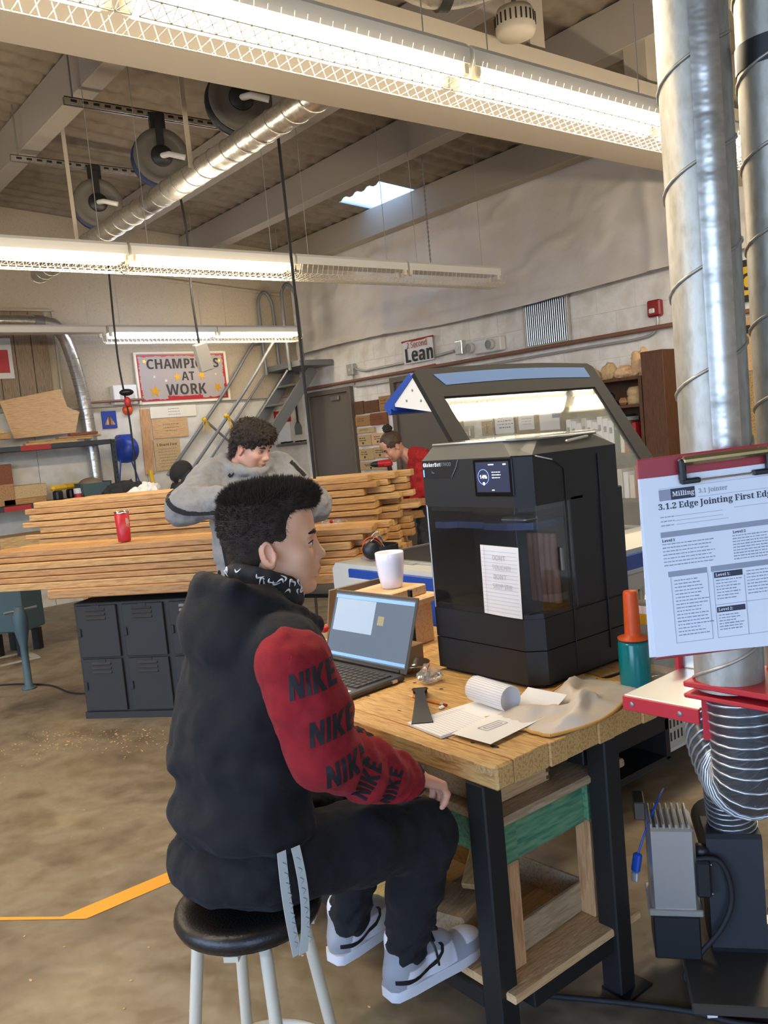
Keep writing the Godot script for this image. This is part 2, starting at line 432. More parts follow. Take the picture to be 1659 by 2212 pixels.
func light_unit(x: float, y: float, z: float, ln: float, lit: String, label: String, hang: float, cage := true, power := 1.0):
	var t := thing("tube_light", label, "light", Vector3(x, y, z), 0.0, "caged tube lights")
	var b := MB.new()
	b.prism(PackedVector2Array([Vector2(-0.075, 0.045), Vector2(0.075, 0.045), Vector2(0.075, 0.1), Vector2(0.06, 0.12), Vector2(-0.06, 0.12), Vector2(-0.075, 0.1)]), 0.0, ln, Transform3D(Basis(Vector3(0, 0, -1), Vector3.UP, Vector3.RIGHT), V))
	part("housing", b, M.white_enamel, t)
	for s in [-1.0, 1.0]:
		for e in [0.02, ln - 0.02]:
			b = MB.new(); b.box(Vector3(e, 0.04, s * 0.055), Vector3(0.03, 0.07, 0.035), 0.005)
			part("lamp_holder", b, M.paper_cream, t)
		if lit != "":
			b = MB.new(); b.tube([Vector3(0.035, 0.015, s * 0.055), Vector3(ln - 0.035, 0.015, s * 0.055)], 0.019, 12)
			part("lamp_tube", b, M.tube_cool if lit == "cool" else M.tube_warm, t)
	if cage:
		b = MB.new()
		var n := int(ln / 0.045)
		for i in n + 1:
			var xx := ln * i / n
			b.tube([Vector3(xx, 0.03, -0.135), Vector3(xx, -0.03, -0.11), Vector3(xx, -0.055, -0.06)], 0.0016, 4, false)
			b.tube([Vector3(xx, -0.055, -0.06), Vector3(xx, -0.055, 0.06)], 0.0016, 4, false)
			b.tube([Vector3(xx, -0.055, 0.06), Vector3(xx, -0.03, 0.11), Vector3(xx, 0.03, 0.135)], 0.0016, 4, false)
			if i < n:
				var x2 := ln * (i + 1) / n
				for s in [-1.0, 1.0]:
					b.tube([Vector3(xx, -0.03, s * 0.11), Vector3(x2, -0.055, s * 0.06)], 0.0015, 4, false)
					b.tube([Vector3(x2, -0.03, s * 0.11), Vector3(xx, -0.055, s * 0.06)], 0.0015, 4, false)
		for q in [Vector2(-0.11, -0.03), Vector2(-0.06, -0.055), Vector2(0.06, -0.055), Vector2(0.11, -0.03)]:
			b.tube([Vector3(0, q.y, q.x), Vector3(ln, q.y, q.x)], 0.002, 4, false)
		part("wire_cage", b, M.cage_cream, t)
	for e in [0.15, ln - 0.15]:
		b = MB.new(); b.tube([Vector3(e, 0.11, 0), Vector3(e, hang - y, 0)], 0.0025, 5); part("hanger", b, M.conduit, t)
	if lit != "":
		for d in [[0.0, -0.012, -90.0, 0.1, 1.0], [0.078, 0.015, 180.0, 0.05, 0.5], [-0.078, 0.015, 0.0, 0.05, 0.5]]:
			var l := AreaLight3D.new()
			l.name = "lamp_light"; l.area_size = Vector2(ln - 0.08, d[3]); l.light_energy = TUBE_E * d[4] * power
			l.light_color = C("dbe6ff") if lit == "cool" else C("ffeed6")
			l.shadow_enabled = true
			t.add_child(l, true); l.position = Vector3(ln / 2, d[1], d[0]); l.rotation_degrees = Vector3(d[2], 0, 0) if d[2] < 0 else Vector3(12, d[2], 0)

func light_rows():
	for k in range(-3, 4):
		var w = ["far beyond the left edge of the frame", "over the open floor", "ending beside the coupling in the top corner", "hung over the seated student", "running behind the big duct", "seen between the two ducts", "next to the block wall"][k + 3]
		light_unit(1.10 + 1.272 * k, 2.77, -2.32, 1.25, "warm", "lit caged tube light in the nearest row, " + w, 3.3)
	for k in range(-3, 2):
		light_unit(2.38 + 1.272 * (k - 1) , 2.78, -5.45, 1.25, "warm", ["lit tube light in the middle row, out over the far floor", "lit tube light in the middle row, left of frame", "lit tube light in the middle row, over the locker bench end", "lit tube light in the middle row, cut by the left edge", "lit tube light in the middle row, above the sign"][k + 3], roof_y(2.0))
	light_unit(3.65, 2.78, -5.45, 1.06, "", "unlit caged tube light in the middle row, next to the lit one", roof_y(4.0))
	light_unit(4.73, 2.78, -5.45, 1.06, "", "unlit caged tube light at the end of the middle row by the tarp", roof_y(5.0))
	light_unit(1.04, 2.77, -8.75, 1.2, "", "unlit tube light in the far row at the left edge", roof_y(1.5))
	light_unit(2.27, 2.77, -8.75, 1.2, "", "unlit tube light in the far row over the steel shelf", roof_y(3.0), false)
	light_unit(3.5, 2.77, -8.75, 1.23, "cool", "bluish lit tube light in the far row above the sign", roof_y(4.0), true, 0.4)
	light_unit(4.74, 2.77, -8.75, 1.08, "warm", "warm lit tube light in the far row beside the ladder stair", roof_y(5.0), true, 0.4)

func materials_more():
	var m: StandardMaterial3D
	for q in [["black_cloth", "1b1c1e", 0.9], ["white_cloth", "d6d4d2", 0.9], ["rag_cloth", "d5cabb", 0.95], ["rag_hem", "cf9a4c", 0.9]]:
		tri_tex(mat(q[0], C(q[1]), q[2]), null, Vector3(6, 6, 6), false, M.bump_cloth, 0.4)
	tri_tex(mat("printer_black", C("1f2023"), 0.5), null, Vector3(20, 20, 20), false, M.bump_fine, 0.06)
	mat("printer_grey", C("5a5850"), 0.4); mat("bay_dark", C("1a1614"), 0.5); mat("bay_blue", C("31456e"), 0.3, 0.3); mat("black_gloss", C("0b0c0f"), 0.12)
	glow("screen_ui", C("232a44"), 0.55); glow("ui_blue", C("8fb0ff"), 0.8); glow("ui_white", C("eef2ff"), 1.0)
	m = mat("door_clear", C("3a3c40"), 0.05); m.transparency = BaseMaterial3D.TRANSPARENCY_ALPHA; m.albedo_color.a = 0.1
	mat("rule_blue", C("9fb0d6"), 0.8); mat("rule_red", C("d79aa6"), 0.8)
	mat("laptop_grey", C("4b4640"), 0.4, 0.3); mat("laptop_key", C("3c3936"), 0.55); mat("laptop_gold", C("a3927a"), 0.35, 0.5)
	m = glow("laptop_screen", C("7d8c9e"), 0.85); m.roughness = 0.08; m.albedo_color = C("20242a")
	m = mat("lid_glass", C("8d9690"), 0.03); m.transparency = BaseMaterial3D.TRANSPARENCY_ALPHA; m.albedo_color.a = 0.16
	glow("screen_bar", C("7fa6d8"), 0.5); glow("screen_pale", C("8b99a8"), 0.8); glow("screen_tan", C("8c8468"), 0.45)
	mat("orange_wood", C("cf7d2c"), 0.5)
	m = tri_tex(mat("green_wash", Color.WHITE, 0.7), noise_tex(41, 0.02, [[0.0, C("2f6a50")], [0.5, C("5b8a66")], [1.0, C("7f9c74")]], 512, 5), Vector3(0.8, 6, 6))
	tri_tex(mat("stool_black", C("1d1a18"), 0.38), noise_tex(42, 0.02, [[0.0, C("b9a9a0")], [0.5, C("ffffff")], [1.0, C("ffe9da")]]), Vector3(3, 3, 3), false, M.bump_fine, 0.2)
	mat("cream_paint", C("cfc4ae"), 0.42)
	mat("red_board", C("a5373f"), 0.4); mat("brass", C("c3b183"), 0.25, 0.9); mat("paper_blue", C("e9ecf2"), 0.75)
	m = mat("hose_film", C("3c4044"), 0.25); m.transparency = BaseMaterial3D.TRANSPARENCY_ALPHA; m.albedo_color.a = 0.72
	mat("hose_wire", C("b9bdc2"), 0.25, 0.7); mat("steel_dark", C("5d564d"), 0.4, 0.7)
	m = mat("glass_grey", C("a9a99c"), 0.08); m.transparency = BaseMaterial3D.TRANSPARENCY_ALPHA; m.albedo_color.a = 0.45
	mat("reel_grey", C("5c5850"), 0.6); mat("reel_blue", C("1b2b52"), 0.5); mat("lid_black", C("0e0d0c"), 0.75); mat("ink_faint", C("b4b6bd"), 0.8); mat("ink_blue", C("3b4152"), 0.8); mat("ink_pale", C("9aa0ad"), 0.8)
	# people
	for q in [["hoodie_black", "121215"], ["hoodie_grey", "8f8f8f"], ["sleeve_red", "8c0f1a"], ["shirt_red", "a61f22"], ["trim_black", "222327"], ["jeans_black", "0f1013"], ["jeans_grey", "33383c"], ["knit_black", "17171a"]]:
		m = tri_tex(mat(q[0], C(q[1]), 0.92), noise_tex(50, 0.03, [[0.0, C("dcdcdc")], [0.5, C("ffffff")], [1.0, C("eeeeee")]], 256), Vector3(3, 3, 3), false, M.bump_cloth, 0.35)
		m.rim_enabled = true; m.rim = 0.12; m.rim_tint = 0.5
	for q in [["skin", 0.5]]:
		m = mat(q[0], Color.WHITE, q[1]); m.vertex_color_use_as_albedo = true
		m.subsurf_scatter_enabled = true; m.subsurf_scatter_strength = 0.1
	mat("eye_white", C("d8d2cc"), 0.2); mat("iris", C("2a1c14"), 0.15); mat("brow", C("2a1d15"), 0.8)
	m = mat("hair_brown", C("2a1f17"), 0.75); m = mat("hair_top", C("33271e"), 0.9); m = mat("hair_light", C("4a3a2c"), 0.6)
	mat("shoe_white", C("dcdcdf"), 0.45); mat("shoe_grey", C("9b9da2"), 0.5); mat("shoe_black", C("18181a"), 0.45); mat("sole_white", C("d2d2d6"), 0.5)
	mat("strap_grey", C("c3cac6"), 0.6); mat("bandana", C("27262a"), 0.85); mat("ring_gold", C("c9a24e"), 0.25, 0.9)
	mat("print_black", C("15161c"), 0.7)
	m = mat("shoe_paint", Color.WHITE, 0.5); m.vertex_color_use_as_albedo = true

# ------------------------------------------------------------------ smooth bodies: distance field on a grid, meshed as surface nets
class SDF:
	var o: Vector3
	var nx: int
	var ny: int
	var nz: int
	var h: float
	var f := PackedFloat32Array()
	func setup(lo: Vector3, hi: Vector3, cell: float):
		h = cell; o = lo
		nx = int((hi.x - lo.x) / h) + 2; ny = int((hi.y - lo.y) / h) + 2; nz = int((hi.z - lo.z) / h) + 2
		f.resize(nx * ny * nz); f.fill(1.0)
	func rng_of(lo: Vector3, hi: Vector3) -> Array:
		return [maxi(0, int((lo.x - o.x) / h)), mini(nx - 1, int((hi.x - o.x) / h) + 1), maxi(0, int((lo.y - o.y) / h)), mini(ny - 1, int((hi.y - o.y) / h) + 1), maxi(0, int((lo.z - o.z) / h)), mini(nz - 1, int((hi.z - o.z) / h) + 1)]
	# tapered capsule joined with smoothness k
	func cap(a: Vector3, b: Vector3, ra: float, rb: float, k := 0.02):
		var m := maxf(ra, rb) + k + 2.5 * h
		var g := rng_of(a.min(b) - Vector3(m, m, m), a.max(b) + Vector3(m, m, m))
		var ab := b - a; var l2 := maxf(ab.length_squared(), 1e-9); var dr := rb - ra
		for z in range(g[4], g[5] + 1):
			for y in range(g[2], g[3] + 1):
				var i: int = (z * ny + y) * nx + g[0]
				var p := Vector3(o.x + g[0] * h, o.y + y * h, o.z + z * h) - a
				for x in range(g[0], g[1] + 1):
					var t := clampf(p.dot(ab) / l2, 0.0, 1.0)
					var d := (p - ab * t).length() - ra - dr * t
					var e := f[i]
					var w := k - absf(d - e)
					if w > 0.0: f[i] = minf(d, e) - w * w / (4.0 * k)
					elif d < e: f[i] = d
					i += 1; p.x += h
	func ell(c: Vector3, r: Vector3, bs := Basis.IDENTITY, k := 0.02, cut := false):
		var ex := Vector3(absf(bs.x.x) * r.x + absf(bs.y.x) * r.y + absf(bs.z.x) * r.z, absf(bs.x.y) * r.x + absf(bs.y.y) * r.y + absf(bs.z.y) * r.z, absf(bs.x.z) * r.x + absf(bs.y.z) * r.y + absf(bs.z.z) * r.z)
		var m := k + 2.5 * h
		var g := rng_of(c - ex - Vector3(m, m, m), c + ex + Vector3(m, m, m))
		var inv := bs.inverse()
		var A := Basis.from_scale(Vector3.ONE / r) * inv
		var B := Basis.from_scale(Vector3(1.0 / (r.x * r.x), 1.0 / (r.y * r.y), 1.0 / (r.z * r.z))) * inv
		for z in range(g[4], g[5] + 1):
			for y in range(g[2], g[3] + 1):
				var i: int = (z * ny + y) * nx + g[0]
				var p := Vector3(o.x + g[0] * h, o.y + y * h, o.z + z * h) - c
				var u := A * p; var v := B * p
				var du := A.x * h; var dv := B.x * h
				for x in range(g[0], g[1] + 1):
					var k0 := u.length()
					var d := k0 * (k0 - 1.0) / maxf(v.length(), 1e-6)
					var e := f[i]
					if cut:
						d = -d
						var w := k - absf(d - e)
						if w > 0.0: f[i] = maxf(d, e) + w * w / (4.0 * k)
						elif d > e: f[i] = d
					else:
						var w := k - absf(d - e)
						if w > 0.0: f[i] = minf(d, e) - w * w / (4.0 * k)
						elif d < e: f[i] = d
					i += 1; u += du; v += dv
	# cut away everything on the positive side of a plane
	func plane(pt: Vector3, n: Vector3, k := 0.01):
		for z in nz:
			for y in ny:
				var i: int = (z * ny + y) * nx
				var d := (Vector3(o.x, o.y + y * h, o.z + z * h) - pt).dot(n)
				for x in nx:
					var e := f[i]
					var w := k - absf(d - e)
					if w > 0.0: f[i] = maxf(d, e) + w * w / (4.0 * k)
					elif d > e: f[i] = d
					i += 1; d += n.x * h
	func rough(sd: float, freq: float, amp: float, stretch := Vector3.ONE):
		var n := FastNoiseLite.new(); n.seed = int(sd); n.frequency = freq; n.fractal_octaves = 2
		for z in nz:
			for y in ny:
				var i: int = (z * ny + y) * nx
				for x in nx:
					if absf(f[i]) < amp * 2.0 + h * 2.0: f[i] += amp * n.get_noise_3d((o.x + x * h) * stretch.x, (o.y + y * h) * stretch.y, (o.z + z * h) * stretch.z)
					i += 1
	func change(c: Callable, band: float):
		for z in nz:
			for y in ny:
				var i: int = (z * ny + y) * nx
				for x in nx:
					if absf(f[i]) < band: f[i] += c.call(Vector3(o.x + x * h, o.y + y * h, o.z + z * h))
					i += 1
	func value(p: Vector3) -> float:
		var q := (p - o) / h
		var x := clampi(int(q.x), 0, nx - 2); var y := clampi(int(q.y), 0, ny - 2); var z := clampi(int(q.z), 0, nz - 2)
		var fx := q.x - x; var fy := q.y - y; var fz := q.z - z
		var i := (z * ny + y) * nx + x; var j := nx * ny
		var a := lerpf(lerpf(f[i], f[i + 1], fx), lerpf(f[i + nx], f[i + nx + 1], fx), fy)
		var b := lerpf(lerpf(f[i + j], f[i + j + 1], fx), lerpf(f[i + j + nx], f[i + j + nx + 1], fx), fy)
		return lerpf(a, b, fz)
	# nearest point of the surface along a direction; NAN when none is met
	func hit(p: Vector3, d: Vector3, most: float):
		var t := 0.0
		for i in 60:
			var v := value(p + d * t)
			if v < 0.0005: return p + d * t
			t += maxf(v * 0.7, 0.001)
			if t > most: return null
		return null
	# arrays of the surface: [vertices, normals, indices]
	func nets() -> Array:
		var at := PackedInt32Array(); at.resize(nx * ny * nz); at.fill(-1)
		var P := PackedVector3Array(); var N := PackedVector3Array(); var I := PackedInt32Array()
		var sy := nx; var sz := nx * ny
		var far := h * 3.5
		for z in nz - 1:
			for y in ny - 1:
				var i := (z * ny + y) * nx
				for x in nx - 1:
					var a := f[i]
					if a < far and a > -far:
						var b := f[i + 1]; var c := f[i + sy]; var d := f[i + sy + 1]
						var e := f[i + sz]; var g := f[i + sz + 1]; var k := f[i + sz + sy]; var l := f[i + sz + sy + 1]
						var neg := int(a < 0) + int(b < 0) + int(c < 0) + int(d < 0) + int(e < 0) + int(g < 0) + int(k < 0) + int(l < 0)
						if neg > 0 and neg < 8:
							var s := Vector3.ZERO; var n := 0
							if (a < 0) != (b < 0): s.x += a / (a - b); n += 1
							if (c < 0) != (d < 0): s += Vector3(c / (c - d), 1, 0); n += 1
							if (e < 0) != (g < 0): s += Vector3(e / (e - g), 0, 1); n += 1
							if (k < 0) != (l < 0): s += Vector3(k / (k - l), 1, 1); n += 1
							if (a < 0) != (c < 0): s.y += a / (a - c); n += 1
							if (b < 0) != (d < 0): s += Vector3(1, b / (b - d), 0); n += 1
							if (e < 0) != (k < 0): s += Vector3(0, e / (e - k), 1); n += 1
							if (g < 0) != (l < 0): s += Vector3(1, g / (g - l), 1); n += 1
							if (a < 0) != (e < 0): s.z += a / (a - e); n += 1
							if (b < 0) != (g < 0): s += Vector3(1, 0, b / (b - g)); n += 1
							if (c < 0) != (k < 0): s += Vector3(0, 1, c / (c - k)); n += 1
							if (d < 0) != (l < 0): s += Vector3(1, 1, d / (d - l)); n += 1
							at[i] = P.size()
							P.append(o + (Vector3(x, y, z) + s / n) * h)
							N.append(Vector3(b + d + g + l - a - c - e - k, c + d + k + l - a - b - e - g, e + g + k + l - a - b - c - d).normalized())
					i += 1
		for z in range(1, nz - 1):
			for y in range(1, ny - 1):
				var i := (z * ny + y) * nx + 1
				for x in range(1, nx - 1):
					var a := f[i]
					if a < far and a > -far:
						var ins := a < 0
						if ins != (f[i + 1] < 0): quad(I, at, i, i - sy, i - sy - sz, i - sz, ins)
						if ins != (f[i + sy] < 0): quad(I, at, i, i - sz, i - sz - 1, i - 1, ins)
						if ins != (f[i + sz] < 0): quad(I, at, i, i - 1, i - 1 - sy, i - sy, ins)
					i += 1
		return [P, N, I]
	func quad(I: PackedInt32Array, at: PackedInt32Array, a: int, b: int, c: int, d: int, flip: bool):
		var p := at[a]; var q := at[b]; var r := at[c]; var s := at[d]
		if p < 0 or q < 0 or r < 0 or s < 0: return
		if flip:
			I.append(p); I.append(r); I.append(q); I.append(p); I.append(s); I.append(r)
		else:
			I.append(p); I.append(q); I.append(r); I.append(p); I.append(r); I.append(s)
	func mesh(t: Transform3D, color = null, uv = null) -> ArrayMesh:
		return join([[self, t, color]], uv)
	static func join(list: Array, uv = null) -> ArrayMesh:
		var P := PackedVector3Array(); var N := PackedVector3Array(); var I := PackedInt32Array(); var K := PackedColorArray(); var U := PackedVector2Array()
		var coloured := false
		for q in list:
			var a: Array = q[0].nets()
			var t: Transform3D = q[1]
			var base := P.size()
			var col = q[2] if q.size() > 2 else null
			if col != null: coloured = true
			for i in a[0].size():
				var p: Vector3 = a[0][i]; var n: Vector3 = a[1][i]
				P.append(t * p); N.append((t.basis * n).normalized())
				K.append(col.call(p, n) if col != null else Color(1, 1, 1))
				if uv != null: U.append(uv.call(p, n))
			for i in a[2]: I.append(base + i)
		var arr := []; arr.resize(Mesh.ARRAY_MAX)
		arr[Mesh.ARRAY_VERTEX] = P; arr[Mesh.ARRAY_NORMAL] = N; arr[Mesh.ARRAY_INDEX] = I
		if coloured: arr[Mesh.ARRAY_COLOR] = K
		if uv != null: arr[Mesh.ARRAY_TEX_UV] = U
		var m := ArrayMesh.new()
		m.add_surface_from_arrays(Mesh.PRIMITIVE_TRIANGLES, arr)
		return m

func spiral_duct(b: MB, a: Vector3, c: Vector3, r: float, pitch: float, rr := 0.006):
	b.tube([a, c], r, 28)
	var d := (c - a); var L := d.length(); var t := d / L
	var u := t.cross(Vector3.UP if absf(t.y) < 0.9 else Vector3.RIGHT).normalized(); var w := t.cross(u)
	var p = []
	var n := int(L / pitch * 20)
	for i in n + 1:
		var s := L * i / n; var an := s / pitch * TAU
		p.append(a + t * s + (u * cos(an) + w * sin(an)) * (r + rr * 0.3))
	b.tube(p, rr, 6)

func ceiling_things():
	# spiral pipe under the beams
	var t := thing("spiral_pipe", "thin spiral metal dust pipe slung under the roof beams", "duct", Vector3(2.61, 3.2, -3.4))
	var b := MB.new()
	spiral_duct(b, Vector3(0, 0, 0.2), Vector3(0, 0, -4.5), 0.072, 0.16, 0.004)
	part("pipe", b, M.galvanized, t)
	b = MB.new(); b.tube([Vector3(0, 0, -3.55), Vector3(0, 0, -3.75)], 0.077, 24); part("collar", b, M.steel_grey, t)
	for s in [-1.35, -3.3]:
		b = MB.new()
		b.bar(Vector3(-0.075, 0, s), Vector3(-0.085, 1.05, s), 0.03, 0.004, Vector3.BACK)
		part("hanging_strap", b, M.beam_paint, t)
	# cord reels on struts
	var i := 0
	for q in [[-5.73, "cord reel in the middle of the three under the roof deck"], [-6.94, "cord reel farthest back under the roof deck"], [-4.62, "cord reel partly hidden by the cream girder"]]:
		var zc: float = q[0]
		t = thing("cord_reel", "black and blue " + q[1], "reel", Vector3(2.83, 3.58, zc), -0.3, "cord reels")
		var R := Basis(Vector3.RIGHT, PI / 2)
		b = MB.new()
		b.lathe([Vector2(0.0, -0.05), Vector2(0.19, -0.05), Vector2(0.2, -0.045), Vector2(0.2, -0.03), Vector2(0.19, -0.025), Vector2(0.16, -0.02), Vector2(0.12, 0.0), Vector2(0.0, 0.0)], V, R, 32)
		part("rear_disc", b, M.reel_blue if i < 2 else M.black_plastic, t)
		b = MB.new()
		b.lathe([Vector2(0.0, 0.03), Vector2(0.17, 0.03), Vector2(0.19, 0.045), Vector2(0.19, 0.055), Vector2(0.14, 0.05), Vector2(0.13, 0.045), Vector2(0.09, 0.06), Vector2(0.0, 0.062)], V, R, 32)
		part("front_disc", b, M.reel_grey, t)
		b = MB.new(); b.lathe([Vector2(0, 0.064), Vector2(0.075, 0.064), Vector2(0.07, 0.072), Vector2(0, 0.075)], V, R, 24); part("hub_cap", b, M.black_plastic, t)
		b = MB.new(); b.lathe([Vector2(0.12, -0.02), Vector2(0.12, 0.035)], V, R, 24); part("wound_cord", b, M.rubber, t)
		b = MB.new(); b.box(Vector3(0, 0.24, 0), Vector3(0.1, 0.12, 0.1), 0.01); b.box(Vector3(0, 0.12, 0.065), Vector3(0.05, 0.25, 0.012)); part("bracket", b, M.black_plastic, t)
		b = MB.new(); b.tube([Vector3(0.0, 0.0, 0.06), Vector3(0.04, -0.01, 0.13), Vector3(0.14, -0.04, 0.16)], 0.02, 10); part("roller_arm", b, M.white_enamel, t)
		i += 1
	for q in [[-5.75, "nearer"], [-6.97, "farther"], [-4.62, "hidden front"]]:
		var o := thing("strut_bar", q[0 + 1] + " slotted metal strut carrying a cord reel", "strut", Vector3(2.2, 3.88, q[0]))
		b = MB.new()
		b.bar(Vector3(0, 0, 0.015), Vector3(1.4, 0, 0.015), 0.005, 0.05); b.bar(Vector3(0, 0.02, 0), Vector3(1.4, 0.02, 0), 0.035, 0.005); b.bar(Vector3(0, 0, -0.015), Vector3(1.4, 0, -0.015), 0.005, 0.05)
		part("channel", b, M.galvanized, o)
		b = MB.new()
		for k in 18: b.box(Vector3(0.06 + k * 0.076, 0, 0.019), Vector3(0.04, 0.016, 0.003))
		stuff(part("slot_row", b, M.black_steel, o))
		b = MB.new(); b.tube([Vector3(0.06, 0, 0), Vector3(0.06, 0.4, 0)], 0.006, 6); part("threaded_rod", b, M.steel_grey, o)
		b = MB.new(); b.tube([Vector3(1.34, 0, 0), Vector3(1.34, 0.3, 0)], 0.006, 6); part("threaded_rod", b, M.steel_grey, o)
	# cords that hang down
	b = MB.new(); b.tube([Vector3(3.05, 3.42, -4.57), Vector3(3.05, 2.6, -4.56), Vector3(3.06, 1.14, -4.56)], 0.0095, 7)
	solo("drop_cable", b, M.rubber, "long black cord hanging down in front of the lumber ends", "cable")
	t = thing("drop_cable", "black cord with a grey switch box hanging before the sign", "cable", Vector3(2.9, 3.5, -5.7))
	b = MB.new(); b.tube(curve([Vector3(0, 0.08, 0), Vector3(0.05, -0.4, 0), Vector3(0.02, -0.85, 0.03), Vector3(0.05, -1.2, 0)], 6), 0.008, 6); part("cable", b, M.rubber, t)
	b = MB.new(); b.box(Vector3(0.07, -1.3, 0), Vector3(0.1, 0.2, 0.06), 0.006, Basis(Vector3(0.5, 0, 0.8).normalized(), 0.32)); part("switch_box", b, M.conduit, t)
	t = thing("drop_cable", "black cord with a black stopper hanging by the steel shelf", "cable", Vector3(2.93, 3.4, -7.1))
	b = MB.new(); b.tube(curve([Vector3(-0.06, 0.18, 0.12), Vector3(0, 0, 0), Vector3(-0.02, -1.0, 0), Vector3(0.02, -1.6, 0), Vector3(0.0, -2.35, 0.02)], 6), 0.008, 6); part("cable", b, M.rubber, t)
	b = MB.new(); b.ell(Vector3(0.02, -1.32, 0), Vector3(0.06, 0.03, 0.06)); part("stopper", b, M.black_plastic, t)
	b = MB.new(); b.ell(Vector3(0.02, -1.4, 0.0), Vector3(0.028, 0.045, 0.028)); part("plug_end", b, M.red_tag, t)
	t = thing("hanging_cable", "twisted steel chain holding up the unlit middle light", "chain", Vector3(5.05, 2.89, -5.47))
	b = MB.new()
	for k in 24: b.lathe([Vector2(0.004, 0.0), Vector2(0.009, 0.018), Vector2(0.004, 0.036)], Vector3(0, k * 0.037, 0), Basis.IDENTITY, 6)
	part("links", b, M.steel_grey, t)
	# metal fan heater fittings at the top of the frame
	t = thing("dust_fitting", "shiny metal pipe elbow hanging above the nearest light row", "duct", Vector3(2.75, 3.42, -2.75))
	b = MB.new()
	b.tube(curve([Vector3(-0.35, 0.3, -0.25), Vector3(-0.2, 0.12, -0.1), Vector3(0.0, 0.02, 0.0), Vector3(0.25, 0.1, 0.2), Vector3(0.4, 0.35, 0.35)], 6), 0.13, 24)
	part("elbow", b, M.galvanized, t)
	b = MB.new(); b.tube([Vector3(-0.02, 0.02, -0.01), Vector3(0.02, 0.02, 0.01)], 0.14, 24); part("clamp_band", b, M.black_steel, t)
	b = MB.new(); b.bar(Vector3(-0.1, 0.1, 0), Vector3(-0.1, 0.95, 0), 0.03, 0.004, Vector3.BACK); part("hanging_strap", b, M.beam_paint, t)
	t = thing("ceiling_fan_heater", "round white ribbed ceiling fixture beside the cream girder", "fixture", Vector3(3.5, 3.52, -3.02))
	b = MB.new(); b.lathe([Vector2(0, -0.07), Vector2(0.09, -0.07), Vector2(0.1, -0.05), Vector2(0.1, 0.03), Vector2(0.085, 0.06), Vector2(0.0, 0.06)], V, Basis.IDENTITY, 28); part("dome", b, M.beam_paint, t)
	b = MB.new()
	for k in 24: b.box(Basis(Vector3.UP, TAU * k / 24) * Vector3(0.1, 0.0, 0), Vector3(0.008, 0.05, 0.007), 0.0, Basis(Vector3.UP, TAU * k / 24))
	stuff(part("rib_ring", b, M.black_steel, t))
	b = MB.new(); b.tube([Vector3(0, 0.05, 0), Vector3(0, roof_y(3.5) - 3.54, 0)], 0.012, 8); part("drop_rod", b, M.steel_grey, t)

func star(b: MB, t: Transform3D, r: float, th := 0.003):
	var p := PackedVector2Array()
	for k in 10: p.append(Vector2(0, r if k % 2 == 0 else r * 0.42).rotated(PI * k / 5))
	b.prism(p, 0.0, th, t)

